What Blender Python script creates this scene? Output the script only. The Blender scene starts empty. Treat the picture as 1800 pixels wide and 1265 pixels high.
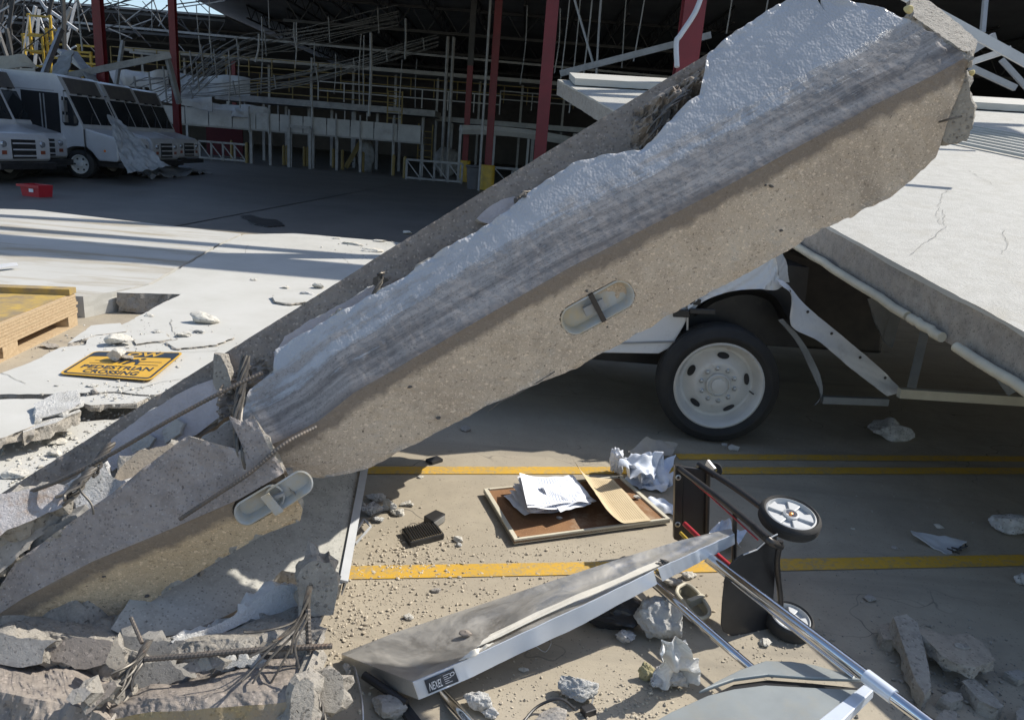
import bpy, bmesh, math, random
import numpy as np
from mathutils import Vector, Matrix
random.seed(7); rng = np.random.RandomState(7)
R = math.radians
sc = bpy.context.scene
COL = sc.collection

# ---------------------------------------------------------------- camera
CAMZ, FPX, PITCH, ROLL = 1.79, 1300.0, R(15.8), R(4.6)
Fv = Vector((0, math.cos(PITCH), -math.sin(PITCH)))
_R0 = Vector((1, 0, 0)); _U0 = Vector((0, math.sin(PITCH), math.cos(PITCH)))
Rv = _R0*math.cos(ROLL) + _U0*math.sin(ROLL)
Uv = _U0*math.cos(ROLL) - _R0*math.sin(ROLL)
CP = Vector((0, 0, CAMZ))
cam = bpy.data.cameras.new('camera'); camo = bpy.data.objects.new('camera', cam); COL.objects.link(camo)
m = Matrix((Rv, Uv, -Fv)).transposed().to_4x4(); m.translation = CP
camo.matrix_world = m
cam.sensor_width = 36; cam.lens = FPX/1800*36; cam.clip_start = .05; cam.clip_end = 600
sc.camera = camo

# ---------------------------------------------------------------- light
SUN_AZ, SUN_EL = R(63), R(45)          # azimuth measured from +Y (view direction) towards +X
sun_dir = Vector((math.cos(SUN_EL)*math.sin(SUN_AZ), math.cos(SUN_EL)*math.cos(SUN_AZ), math.sin(SUN_EL)))
w = bpy.data.worlds.new('World'); sc.world = w; w.use_nodes = True
nt = w.node_tree; nt.nodes.clear()
sky = nt.nodes.new('ShaderNodeTexSky'); sky.sky_type = 'NISHITA'; sky.sun_disc = False
sky.sun_elevation = SUN_EL; sky.sun_rotation = SUN_AZ
bg = nt.nodes.new('ShaderNodeBackground'); bg.inputs[1].default_value = .13
wo = nt.nodes.new('ShaderNodeOutputWorld')
nt.links.new(sky.outputs[0], bg.inputs[0]); nt.links.new(bg.outputs[0], wo.inputs[0])
sl = bpy.data.lights.new('sun', 'SUN'); sl.energy = 4.2; sl.angle = R(.53); sl.color = (1, .95, .86)
so = bpy.data.objects.new('sun', sl); COL.objects.link(so)
so.rotation_euler = sun_dir.to_track_quat('Z', 'Y').to_euler(); so.location = (10, 10, 30)
sc.view_settings.view_transform = 'Standard'; sc.view_settings.look = 'None'
sc.view_settings.gamma = 1; sc.view_settings.use_curve_mapping = False
sc.view_settings.exposure = .5

# ---------------------------------------------------------------- points in the place
def ray(px, py): return Fv + Rv*((px-900)/FPX) + Uv*((632.5-py)/FPX)
def P(px, py, d): return CP + ray(px, py)*d
def G(px, py, z=0.0):
    r = ray(px, py); return CP + r*((z-CAMZ)/r.z)
def Yp(px, py, Y): r = ray(px, py); return CP + r*(Y/r.y)
class Plane:
    def __init__(s, a, b, c):
        s.o = a; s.n = (b-a).cross(c-a).normalized()
        if s.n.dot(CP-a) < 0: s.n = -s.n
    def at(s, px, py):
        r = ray(px, py); return CP + r*((s.o-CP).dot(s.n)/r.dot(s.n))
def plane3(a, b, c): return Plane(P(*a), P(*b), P(*c))

# ---------------------------------------------------------------- noise
def _h(i, j, k, s):
    n = (i*374761393 + j*668265263 + k*2147483647 + s*144269) & 0xffffffff
    n = ((n ^ (n >> 13))*1274126177) & 0xffffffff
    return ((n ^ (n >> 16)) & 0xffff)/65535.0
def vnoise(p, s=0):
    p = np.asarray(p, float); f = np.floor(p).astype(np.int64); t = p-f; t = t*t*(3-2*t)
    o = 0
    for a in (0, 1):
        for b in (0, 1):
            for c in (0, 1):
                wgt = (t[:, 0] if a else 1-t[:, 0])*(t[:, 1] if b else 1-t[:, 1])*(t[:, 2] if c else 1-t[:, 2])
                o = o + wgt*_h(f[:, 0]+a, f[:, 1]+b, f[:, 2]+c, s)
    return o*2-1
def fbm(p, s=0, oc=4, g=.5):
    p = np.asarray(p, float); o = 0; a = 1.
    for k in range(oc): o = o + a*vnoise(p*(2.03**k)+k*7.3, s+k); a *= g
    return o
def fb1(x, s=0, oc=3): return float(fbm([[x, s*1.7, .3]], s, oc)[0])

# ---------------------------------------------------------------- mesh building
def new_obj(name, me, parent=None, sub=Vector((0, 0, 0))):
    o = bpy.data.objects.new(name, me); COL.objects.link(o)
    if parent is not None: o.parent = parent
    return o
ORG = {}
def org(o):
    while o.parent is not None: o = o.parent
    return ORG.get(o.name, Vector((0, 0, 0)))
def thing(name, label, cat, loc=(0, 0, 0), group=None):
    o = bpy.data.objects.new(name, None); COL.objects.link(o); o.location = loc
    o.empty_display_size = .1
    ORG[o.name] = Vector(loc); o['label'] = label; o['category'] = cat
    if group: o['group'] = group
    return o
def tag(o, label, cat, group=None):
    o['label'] = label; o['category'] = cat
    if group: o['group'] = group
    return o
def kind(o, k): o['kind'] = k; return o

class MB:
    def __init__(s): s.v = []; s.f = []; s.m = []
    def add(s, vs, fs, m=0):
        b = len(s.v); s.v += [tuple(x) for x in vs]; s.f += [tuple(i+b for i in f) for f in fs]; s.m += [m]*len(fs); return s
    def box(s, c, sz, rot=None, m=0):
        c = Vector(c); hx, hy, hz = (k/2 for k in sz)
        vs = [Vector((x, y, z)) for x in (-hx, hx) for y in (-hy, hy) for z in (-hz, hz)]
        if rot is not None: vs = [rot @ v for v in vs]
        return s.add([v+c for v in vs], [(0, 1, 3, 2), (4, 6, 7, 5), (0, 4, 5, 1), (2, 3, 7, 6), (0, 2, 6, 4), (1, 5, 7, 3)], m)
    def box2(s, a, b, m=0):
        a = Vector(a); b = Vector(b); return s.box((a+b)/2, [abs(x) for x in (b-a)], m=m)
    def bar(s, p, q, w, h, up=Vector((0, 0, 1)), m=0):
        p = Vector(p); q = Vector(q); d = (q-p); L = d.length; d.normalize()
        sd = d.cross(up)
        if sd.length < 1e-3: sd = d.cross(Vector((1, 0, 0)))
        sd.normalize(); u = sd.cross(d)
        return s.box((p+q)/2, (L, w, h), Matrix((d, sd, u)).transposed(), m)
    def tube(s, pts, r, n=8, m=0, cap=True, rf=None, closed=False):
        pts = [Vector(p) for p in pts]; N = len(pts); vs = []; fs = []
        u = None
        for i, p in enumerate(pts):
            a = pts[(i-1) % N] if (closed or i > 0) else p; b = pts[(i+1) % N] if (closed or i < N-1) else p
            t = (b-a).normalized()
            if u is None:
                u = t.cross(Vector((0, 0, 1)));
                if u.length < .05: u = t.cross(Vector((1, 0, 0)))
            u = (u - t*u.dot(t)).normalized(); w_ = t.cross(u)
            rr = r[i] if isinstance(r, (list, tuple)) else r
            for k in range(n):
                a_ = 2*math.pi*k/n; q = rr*(rf(i, a_) if rf else 1)
                vs.append(p + u*(math.cos(a_)*q) + w_*(math.sin(a_)*q))
        for i in range(N if closed else N-1):
            j = (i+1) % N
            for k in range(n):
                fs.append((i*n+k, i*n+(k+1) % n, j*n+(k+1) % n, j*n+k))
        if cap and not closed: fs += [tuple(range(n-1, -1, -1)), tuple((N-1)*n+k for k in range(n))]
        return s.add(vs, fs, m)
    def lathe(s, prof, c, ax, n=32, m=0, close=False):
        ax = Vector(ax).normalized(); u = ax.cross(Vector((0, 0, 1)))
        if u.length < .05: u = ax.cross(Vector((1, 0, 0)))
        u.normalize(); w_ = ax.cross(u); c = Vector(c); vs = []; fs = []
        for (r, h) in prof:
            for k in range(n):
                a = 2*math.pi*k/n; vs.append(c+ax*h+(u*math.cos(a)+w_*math.sin(a))*r)
        M_ = len(prof)
        for i in range(M_ if close else M_-1):
            j = (i+1) % M_
            for k in range(n): fs.append((i*n+k, i*n+(k+1) % n, j*n+(k+1) % n, j*n+k))
        return s.add(vs, fs, m)
    def prism(s, poly, n, t, m=0, ms=None):
        n = Vector(n); N = len(poly); vs = [Vector(p) for p in poly]+[Vector(p)-n*t for p in poly]
        s.add(vs, [tuple(range(N))], m); b = len(s.v)-2*N
        s.f.append(tuple(b+N+k for k in range(N-1, -1, -1))); s.m.append(m)
        for k in range(N):
            s.f.append((b+k, b+N+k, b+N+(k+1) % N, b+(k+1) % N)); s.m.append(m if ms is None else ms)
        return s
    def build(s, name, mats, parent=None, smooth=False, bevel=0, loc=None, fix=True):
        me = bpy.data.meshes.new(name)
        if parent is not None: o0 = org(parent)
        elif loc is not None: o0 = Vector(loc)
        else:
            a = np.array([tuple(v) for v in s.v]); o0 = Vector(((a[:, 0].min()+a[:, 0].max())/2, (a[:, 1].min()+a[:, 1].max())/2, a[:, 2].min()))
        me.from_pydata([(v[0]-o0.x, v[1]-o0.y, v[2]-o0.z) for v in s.v], [], s.f)
        if not isinstance(mats, (list, tuple)): mats = [mats]
        for q in mats: me.materials.append(q)
        me.polygons.foreach_set('material_index', s.m)
        if fix or bevel:
            bm = bmesh.new(); bm.from_mesh(me)
            if fix: bmesh.ops.recalc_face_normals(bm, faces=bm.faces)
            if bevel:
                es = [e for e in bm.edges if len(e.link_faces) == 2 and e.calc_face_angle(0) > .5]
                bmesh.ops.bevel(bm, geom=es, offset=bevel, segments=2, profile=.6, affect='EDGES', clamp_overlap=True)
            bm.to_mesh(me); bm.free()
        if smooth:
            me.polygons.foreach_set('use_smooth', [True]*len(me.polygons))
            me.set_sharp_from_angle(angle=R(40)) if smooth != 2 else None
        o = new_obj(name, me, parent)
        if parent is None: o.location = o0; ORG[o.name] = o0.copy()
        return o

def curve_pts(ctrl, n=24):
    c = [Vector(p) for p in ctrl]
    if len(c) == 2: return [c[0].lerp(c[1], i/n) for i in range(n+1)]
    out = []
    c = [c[0]*2-c[1]]+c+[c[-1]*2-c[-2]]
    segs = len(c)-3; per = max(2, n//segs)
    for i in range(segs):
        p0, p1, p2, p3 = c[i:i+4]
        for k in range(per):
            t = k/per
            out.append(.5*((2*p1)+(p2-p0)*t+(2*p0-5*p1+4*p2-p3)*t*t+(3*p1-p0-3*p2+p3)*t**3))
    out.append(c[-2].copy()); return out

# ---------------------------------------------------------------- materials
MATS = {}
class NT:
    def __init__(s, name):
        s.m = bpy.data.materials.new(name); s.m.use_nodes = True; s.t = s.m.node_tree
        s.b = s.t.nodes['Principled BSDF']; s.tc = None; MATS[name] = s.m
    def n(s, ty, **k):
        x = s.t.nodes.new(ty)
        for a, v in k.items(): setattr(x, a, v)
        return x
    def l(s, a, b): s.t.links.new(a, b)
    def co(s):
        if s.tc is None: s.tc = s.n('ShaderNodeTexCoord').outputs['Object']
        return s.tc
    def noise(s, sc_, det=6, rough=.6, dist=0, stretch=None, dim='3D'):
        x = s.n('ShaderNodeTexNoise'); x.inputs['Scale'].default_value = sc_; x.inputs['Detail'].default_value = det
        x.inputs['Roughness'].default_value = rough; x.inputs['Distortion'].default_value = dist
        c = s.co()
        if stretch:
            mp = s.n('ShaderNodeMapping'); mp.inputs['Scale'].default_value = stretch[0]
            if len(stretch) > 1: mp.inputs['Rotation'].default_value = stretch[1]
            s.l(c, mp.inputs[0]); c = mp.outputs[0]
        s.l(c, x.inputs['Vector']); return x.outputs['Fac']
    def voro(s, sc_, feat='F1', rnd=1, dist=None, stretch=None):
        x = s.n('ShaderNodeTexVoronoi', feature=feat); x.inputs['Scale'].default_value = sc_
        nz = s.n('ShaderNodeTexNoise'); nz.inputs['Scale'].default_value = sc_*1.6; nz.inputs['Detail'].default_value = 3; s.l(s.co(), nz.inputs['Vector'])
        va = s.n('ShaderNodeVectorMath', operation='SCALE'); va.inputs['Scale'].default_value = 1.1/sc_; s.l(nz.outputs['Color'], va.inputs[0])
        vb = s.n('ShaderNodeVectorMath', operation='ADD'); s.l(s.co(), vb.inputs[0]); s.l(va.outputs[0], vb.inputs[1]); c = vb.outputs[0]
        if stretch:
            mp = s.n('ShaderNodeMapping'); mp.inputs['Scale'].default_value = stretch; s.l(c, mp.inputs[0]); c = mp.outputs[0]
        s.l(c, x.inputs['Vector']); return x
    def ramp(s, fac, a, b):
        x = s.n('ShaderNodeMapRange'); x.clamp = True
        x.inputs[1].default_value = a; x.inputs[2].default_value = b; s.l(fac, x.inputs[0]); return x.outputs[0]
    def math(s, op, a, b=None, clamp=False):
        x = s.n('ShaderNodeMath', operation=op); x.use_clamp = clamp
        for i, q in enumerate((a, b)):
            if q is None: continue
            if isinstance(q, (int, float)): x.inputs[i].default_value = q
            else: s.l(q, x.inputs[i])
        return x.outputs[0]
    def mix(s, fac, a, b):
        x = s.n('ShaderNodeMix', data_type='RGBA')
        for i, q in ((0, fac), (6, a), (7, b)):
            if isinstance(q, (int, float)): x.inputs[i].default_value = q
            elif isinstance(q, tuple): x.inputs[i].default_value = (*q, 1)
            else: s.l(q, x.inputs[i])
        return x.outputs[2]
    def base(s, c):
        if isinstance(c, tuple): s.b.inputs['Base Color'].default_value = (*c, 1)
        else: s.l(c, s.b.inputs['Base Color'])
    def rough(s, r):
        if isinstance(r, (int, float)): s.b.inputs['Roughness'].default_value = r
        else: s.l(r, s.b.inputs['Roughness'])
    def bump(s, h, strength=.5, dist=.01):
        x = s.n('ShaderNodeBump'); x.inputs['Strength'].default_value = strength; x.inputs['Distance'].default_value = dist
        s.l(h, x.inputs['Height'])
        if s.b.inputs['Normal'].is_linked: s.l(s.b.inputs['Normal'].links[0].from_socket, x.inputs['Normal'])
        s.l(x.outputs[0], s.b.inputs['Normal'])

def mat(name, col, col2=None, ns=3, rough=.8, metal=0, bump=.3, bs=60, bd=.004, specks=(), dirt=None, coat=0, rv=.1, stretch=None, spec=.5):
    t = NT(name); col2 = col2 or tuple(c*.8 for c in col)
    c = t.mix(t.ramp(t.noise(ns, 8, .65, stretch=stretch), .36, .64), col, col2)
    for (sc_, lo, hi, cc) in specks:
        v = t.voro(sc_); c = t.mix(t.ramp(v.outputs['Distance'], hi, lo), c, cc)
    if dirt: # (scale, lo, hi, colour)
        c = t.mix(t.ramp(t.noise(dirt[0], 9, .7), dirt[1], dirt[2]), c, dirt[3])
    t.base(c)
    t.rough(t.math('ADD', rough-rv/2, t.math('MULTIPLY', t.noise(ns*6, 4), rv), True))
    t.b.inputs['Metallic'].default_value = metal
    t.b.inputs['Specular IOR Level'].default_value = spec
    if coat: t.b.inputs['Coat Weight'].default_value = coat; t.b.inputs['Coat Roughness'].default_value = .08
    if bump: t.bump(t.noise(bs, 7, .7), bump, bd)
    return t.m

def conc(name, c1, c2, ag=None, agl=None, pit=.5, bs=45, bump=.6, bd=.006, stain=None, agscale=95, rough=.92):
    """weathered concrete: two-tone matrix, dark and pale aggregate grains, pits"""
    t = NT(name)
    c = t.mix(t.ramp(t.noise(2.2, 9, .7), .33, .67), c1, c2)
    c = t.mix(t.ramp(t.noise(14, 8, .75), .45, .75), c, tuple(x*.68 for x in c1))
    vo = t.voro(agscale)
    rnd = t.n('ShaderNodeSeparateColor'); t.l(vo.outputs['Color'], rnd.inputs[0])
    grain = t.math('MULTIPLY', t.ramp(vo.outputs['Distance'], .42, .30), t.ramp(rnd.outputs[0], .60, .66))
    c = t.mix(t.math('MULTIPLY', grain, .6), c, ag or tuple(x*.5 for x in c1))
    grain2 = t.math('MULTIPLY', t.ramp(vo.outputs['Distance'], .40, .28), t.ramp(rnd.outputs[1], .66, .72))
    c = t.mix(t.math('MULTIPLY', grain2, .5), c, agl or tuple(min(1, x*1.5) for x in c1))
    v2 = t.voro(agscale*.42); r2 = t.n('ShaderNodeSeparateColor'); t.l(v2.outputs['Color'], r2.inputs[0])
    pitm = t.math('MULTIPLY', t.ramp(v2.outputs['Distance'], .16, .09), t.ramp(r2.outputs[2], .6, .65))
    c = t.mix(t.math('MULTIPLY', pitm, pit), c, tuple(x*.25 for x in c1))
    if stain: c = t.mix(t.ramp(t.noise(stain[0], 8, .6), stain[1], stain[2]), c, stain[3])
    t.base(c); t.rough(rough)
    h = t.math('ADD', t.noise(bs, 9, .75), t.math('MULTIPLY', pitm, -1.2))
    h = t.math('ADD', h, t.math('MULTIPLY', grain, .25))
    t.bump(h, bump, bd); return t.m

CONC = conc('concrete_grey', (.30, .275, .245), (.40, .37, .33))
CONC_BR = conc('concrete_broken', (.34, .31, .265), (.46, .42, .36), bs=30, bump=1, bd=.015, agscale=80)
CONC_WARM = conc('concrete_warm', (.33, .28, .22), (.43, .37, .29), bs=60, agscale=90)
CONC_BROWN = conc('concrete_brown', (.23, .195, .165), (.31, .27, .23), bs=50, agscale=85, agl=(.5, .42, .36))
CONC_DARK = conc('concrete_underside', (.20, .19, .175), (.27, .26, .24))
WHITE = mat('white_coating', (.50, .49, .455), (.44, .43, .39), ns=1.3, rough=.75, bump=.5, bs=90, bd=.003, dirt=(1.1, .62, .85, (.50, .46, .38)))
FOAM = mat('white_foam', (.66, .65, .62), (.52, .51, .48), ns=9, rough=.9, bump=1, bs=75, bd=.02, dirt=(16, .55, .8, (.34, .31, .26)))
FOAM_DIRTY = mat('dirty_foam', (.68, .67, .66), (.40, .39, .37), ns=14, rough=.95, bump=1, bs=60, bd=.015, specks=((55, .1, .28, (.10, .10, .10)),))
BLACK = mat('black_plastic', (.018, .018, .020), (.035, .034, .034), ns=6, rough=.42, bump=.15, bs=200, bd=.001, dirt=(5, .6, .9, (.12, .11, .09)))
RUBBER = mat('black_rubber', (.022, .022, .022), (.04, .038, .035), ns=9, rough=.8, bump=.3, bs=150, bd=.002)
TYRE = mat('dusty_tyre', (.020, .020, .021), (.034, .033, .031), ns=4, rough=.85, bump=.3, bs=120, bd=.002)
DARKSTEEL = mat('dark_steel', (.05, .05, .052), (.075, .07, .068), ns=5, rough=.5, metal=.7, bump=.2, bs=90, bd=.001)
REBAR = mat('rebar_steel', (.10, .095, .09), (.17, .14, .115), ns=20, rough=.65, metal=.5, bump=.4, bs=140, bd=.001, dirt=(8, .6, .8, (.24, .12, .06)))
WIRE = mat('tendon_wire', (.075, .07, .065), (.15, .135, .115), ns=30, rough=.5, metal=.6, bump=.2, bs=90, bd=.001, dirt=(11, .6, .8, (.26, .13, .06)))
CHROME = mat('chrome', (.72, .73, .75), (.62, .62, .62), ns=6, rough=.12, metal=1, bump=.05, bs=30, bd=.001, rv=.12)
GALV = mat('galvanised', (.50, .51, .52), (.38, .39, .40), ns=8, rough=.42, metal=.85, bump=.15, bs=40, bd=.001)
REDSTEEL = mat('red_steel', (.17, .014, .020), (.12, .012, .016), ns=2, rough=.5, bump=.15, bs=30, dirt=(3, .62, .85, (.10, .03, .03)))
BLKSTEEL = mat('roof_steel', (.045, .045, .048), (.07, .07, .07), ns=2, rough=.7, bump=0)
DIMSTEEL = mat('shaded_steel', (.34, .345, .35), (.22, .225, .23), ns=3, rough=.6, metal=.1, bump=0)  # darker copy of the pale steel; indoor shade is put into the colour
YELDIM = mat('shaded_yellow_steel', (.26, .19, .06), (.19, .15, .06), ns=4, rough=.6, bump=0)  # dimmed copy of the yellow steel with the interior's shade in its colour
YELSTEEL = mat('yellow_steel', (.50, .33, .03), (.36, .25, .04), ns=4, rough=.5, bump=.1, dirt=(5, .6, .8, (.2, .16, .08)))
GREYSTEEL = mat('grey_steel', (.33, .34, .35), (.25, .26, .27), ns=3, rough=.55, metal=.2, bump=.1)
PALESTEEL = mat('pale_steel', (.52, .53, .54), (.42, .43, .44), ns=3, rough=.5, metal=.1, bump=.1, dirt=(2, .6, .8, (.3, .29, .27)))
VANW = mat('van_white', (.52, .53, .55), (.43, .44, .46), ns=1.5, rough=.3, bump=.05, bs=8, coat=.3, dirt=(2.5, .55, .85, (.45, .43, .40)))
TRUCKW = mat('truck_white', (.74, .76, .78), (.66, .68, .70), ns=2, rough=.28, bump=.06, bs=8, coat=.35, dirt=(4, .6, .85, (.45, .43, .40)))
VISOR = mat('visor_grey', (.085, .08, .08), (.12, .11, .10), ns=3, rough=.6, bump=.1)
GLASS = mat('dark_glass', (.015, .018, .022), (.03, .034, .038), ns=2, rough=.08, bump=0, rv=.05, spec=.8)
DECKM = mat('roof_deck', (.30, .30, .30), (.22, .22, .22), ns=.6, rough=.6, metal=.2, bump=0)
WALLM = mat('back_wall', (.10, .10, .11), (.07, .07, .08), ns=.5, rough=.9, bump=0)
CONV = mat('conveyor_panel', (.46, .47, .47), (.34, .35, .36), ns=.8, rough=.6, bump=.1, dirt=(1, .55, .8, (.22, .2, .18)))
TRAYM = mat('cable_grey', (.30, .31, .32), (.20, .21, .215), ns=4, rough=.6, bump=.2, bs=30)
WOOD = mat('plywood_edge', (.50, .38, .235), (.39, .28, .165), ns=3, rough=.8, bump=.6, bs=50, bd=.003, stretch=((.6, 12, 14),), dirt=(9, .6, .75, (.30, .18, .08)))
WOODY = mat('yellow_painted_wood', (.46, .31, .07), (.38, .26, .08), ns=3, rough=.7, bump=.3, bs=50, dirt=(3, .42, .58, (.25, .19, .11)))
CORK = mat('corkboard', (.26, .135, .06), (.19, .095, .045), ns=6, rough=.95, bump=.5, bs=180, bd=.002, specks=((140, .1, .3, (.36, .22, .12)),), dirt=(4, .55, .75, (.40, .31, .21)))
PAPER = mat('paper', (.80, .81, .84), (.70, .72, .76), ns=7, rough=.85, bump=.15, bs=20)
KRAFT = mat('kraft_paper', (.66, .50, .27), (.58, .43, .22), ns=4, rough=.85, bump=.2, bs=14)
CREAM = mat('cream_trim', (.60, .56, .44), (.50, .46, .36), ns=6, rough=.6, bump=.3, bs=50, bd=.002)
REDP = mat('red_plastic', (.42, .02, .03), (.32, .02, .03), ns=3, rough=.4, bump=.05)
BLUELIN = mat('blue_white_cloth', (.55, .60, .70), (.68, .71, .76), ns=12, rough=.9, bump=.5, bs=40)
BEIGEF = mat('beige_panel', (.42, .39, .33), (.34, .31, .27), ns=3, rough=.8)
ORANGE = mat('orange_lens', (.9, .22, .02), (.8, .2, .02), rough=.3, bump=0)
LENS = mat('headlight_lens', (.5, .52, .55), (.4, .42, .45), rough=.1, bump=0, metal=.6)
TUB = mat('grey_plastic_liner', (.45, .47, .48), (.36, .38, .38), ns=6, rough=.35, bump=.2, bs=30, dirt=(9, .42, .62, (.46, .40, .29)))
BIN = mat('grey_bin', (.10, .10, .11), rough=.6, bump=0)

def stainless():
    t = NT('dusty_stainless')
    d = t.ramp(t.noise(3.2, 9, .72, 1.5), .40, .66)
    sp = t.ramp(t.noise(70, 6, .8), .55, .72)
    dd = t.math('ADD', .24, t.math('MULTIPLY', t.math('MAXIMUM', d, t.math('MULTIPLY', sp, .7)), .65))
    t.base(t.mix(dd, (.60, .59, .57), (.40, .37, .315)))
    t.l(t.math('SUBTRACT', 1, t.math('MULTIPLY', dd, .9)), t.b.inputs['Metallic'])
    t.rough(t.math('ADD', .16, t.math('MULTIPLY', dd, .5)))
    t.bump(t.noise(4.5, 2, .5, 2.0), .22, .02)
    t.bump(t.noise(160, 5, .7), .25, .001); return t.m
STAIN = stainless()
BRIGHT = mat('sky_tinted_metal', (.74, .79, .86), (.66, .71, .78), ns=3, rough=.25, metal=.25, bump=.1, bs=6, bd=.004)  # pale blue base colour imitates the sky reflected in the metal
FILM = mat('torn_film', (.66, .62, .53), (.56, .53, .46), ns=5, rough=.7, bump=.4, bs=40)
SHEET = mat('grey_green_sheet', (.37, .395, .385), (.32, .34, .33), ns=4, rough=.38, metal=.35, bump=.2, bs=5, bd=.004, dirt=(6, .5, .75, (.36, .35, .30)), rv=.2)

def ground_mat():
    t = NT('floor_concrete')
    c = t.mix(t.ramp(t.noise(.35, 9, .7), .35, .65), (.36, .31, .235), (.30, .262, .20))
    c = t.mix(t.ramp(t.noise(2.5, 9, .72), .46, .75), c, (.40, .35, .265))
    c = t.mix(t.math('MULTIPLY', t.ramp(t.noise(.9, 8, .65, 1.2), .58, .78), .6), c, (.20, .18, .145))
    v = t.voro(85); rr = t.n('ShaderNodeSeparateColor'); t.l(v.outputs['Color'], rr.inputs[0])
    g = t.math('MULTIPLY', t.ramp(v.outputs['Distance'], .4, .2), t.ramp(rr.outputs[0], .82, .9))
    c = t.mix(t.math('MULTIPLY', g, .6), c, (.12, .105, .085))
    ty = t.noise(1, 8, .6, .4, stretch=((.25, 5, 1), (0, 0, R(-8)))); c = t.mix(t.math('MULTIPLY', t.ramp(ty, .56, .72), .35), c, (.12, .11, .095))
    ck = t.voro(.9, 'DISTANCE_TO_EDGE'); c = t.mix(t.math('MULTIPLY', t.ramp(ck.outputs['Distance'], .004, .001), t.ramp(t.noise(.7, 3), .5, .6)), c, (.10, .09, .075))
    t.base(c); t.rough(t.math('ADD', .62, t.math('MULTIPLY', t.noise(3, 5), .3)))
    t.bump(t.noise(120, 8, .75), .35, .003); t.bump(t.noise(7, 6, .6), .12, .01); return t.m
PALEC = conc('concrete_pale_panel', (.40, .39, .35), (.47, .455, .41), bs=60, bump=.4, bd=.004, pit=.9)
GROUND = ground_mat()
def paint_mat():
    t = NT('worn_yellow_paint')
    wr = t.ramp(t.math('ADD', t.noise(38, 9, .8), t.math('MULTIPLY', t.noise(3, 5), .35)), .66, .76)
    c = t.mix(t.ramp(t.noise(2, 6), .3, .7), (.62, .36, .03), (.50, .30, .035))
    c = t.mix(t.math('MULTIPLY', t.ramp(t.noise(6, 8, .75), .5, .7), .5), c, (.36, .26, .09))
    c = t.mix(t.math('MULTIPLY', wr, .75), c, (.30, .25, .16)); t.base(c); t.rough(.6); t.bump(t.noise(120, 6), .3, .002); return t.m
YPAINT = paint_mat()
# ================================================================ SETTING
def flat(name, pts, z, mt, k='structure'):
    b = MB(); b.add([Vector((p.x, p.y, z)) for p in pts], [tuple(range(len(pts)))]); o = b.build(name, mt)
    return kind(o, k)
V = lambda *a: Vector(a)
flat('ground', [V(-250, -40, 0), V(250, -40, 0), V(250, 320, 0), V(-250, 320, 0)], 0, GROUND)
def line(a, b, hw, name='painted_line'):
    p, q = G(*a), G(*b); d = (q-p).normalized(); n = Vector((-d.y, d.x, 0)); p = p-d*.25 if a[0] < 700 and a[1] > 900 else p
    flat(name, [p-n*hw, q-n*hw+d*3, q+n*hw+d*3, p+n*hw], .004, YPAINT)
line((560, 1008), (1800, 985), .051)
line((640, 827), (1800, 828), .050)
line((1190, 803), (1800, 807), .045)
JOINT = mat('joint_filler', (.05, .05, .05), rough=.9, bump=0)
def joint(a, b, hw=.02):
    p, q = G(*a), G(*b); d = (q-p).normalized(); n = Vector((-d.y, d.x, 0))
    flat('floor_joint', [p-n*hw, q-n*hw, q+n*hw, p+n*hw], .004, JOINT)
joint((300, 400), (720, 320), .03); joint((640, 300), (1000, 330), .03)

# ---------------------------------------------------------------- broken slab tool
def densify(poly, step, jit, seed, nrm):
    out = []; N = len(poly)
    for i in range(N):
        a, b = Vector(poly[i]), Vector(poly[(i+1) % N]); L = (b-a).length; k = max(1, int(L/step))
        d = (b-a).normalized(); sd = d.cross(nrm)
        for j in range(k):
            p = a.lerp(b, j/k); w_ = min(1, 4*min(j, k-j)/k) if k > 1 else 0
            f = float(fbm([[p.x*9, p.y*9, p.z*9+seed]], seed, 4)[0])*jit + float(fbm([[p.x*60, p.y*60, p.z*60]], seed+9, 2)[0])*jit*.25
            out.append(p+sd*f*(.4+.6*w_))
    return out
def slab_mb(poly, nrm, t, jit=.01, rough=.01, step=.04, rings=4, seed=1, under=None, mb=None, mtop=0, mside=1, inset=0.0, chip=.004):
    nrm = Vector(nrm).normalized(); b = mb or MB()
    top = densify(poly, step, jit, seed, nrm); N = len(top); c = sum(top, Vector())/N
    pts = []; 
    for r_ in range(rings+1):
        f = r_/rings
        for i, p in enumerate(top):
            a = top[i-1]; d = top[(i+1) % N]-a; sd = d.cross(nrm)
            sd = sd.normalized() if sd.length > 1e-6 else (p-c).normalized()
            q = p-nrm*(t*f)
            if r_ > 0:
                nz = fbm([[q.x*22, q.y*22, q.z*22]], seed+3, 4)[0]
                q = q+sd*(float(nz)*rough - inset*f) + nrm*(float(nz)*rough*.3 if r_ < rings else float(nz)*rough*.6)
            pts.append(q)
    fs = [tuple(range(N))]
    base = len(b.v); b.v += [tuple(p) for p in pts]
    area = Vector((0, 0, 0))
    for i in range(N): area += top[i].cross(top[(i+1) % N])
    b.f.append(tuple(base+i for i in range(N))); b.m.append(mtop)
    for r_ in range(rings):
        for i in range(N):
            j = (i+1) % N
            b.f.append((base+r_*N+i, base+r_*N+j, base+(r_+1)*N+j, base+(r_+1)*N+i)); b.m.append(mside)
    b.f.append(tuple(base+rings*N+i for i in range(N-1, -1, -1))); b.m.append(mside if under is None else under)
    return b
def slab(name, poly, nrm, t, mats, parent=None, smooth=False, **k):
    return slab_mb(poly, nrm, t, **k).build(name, mats, parent, smooth=smooth)

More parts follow.
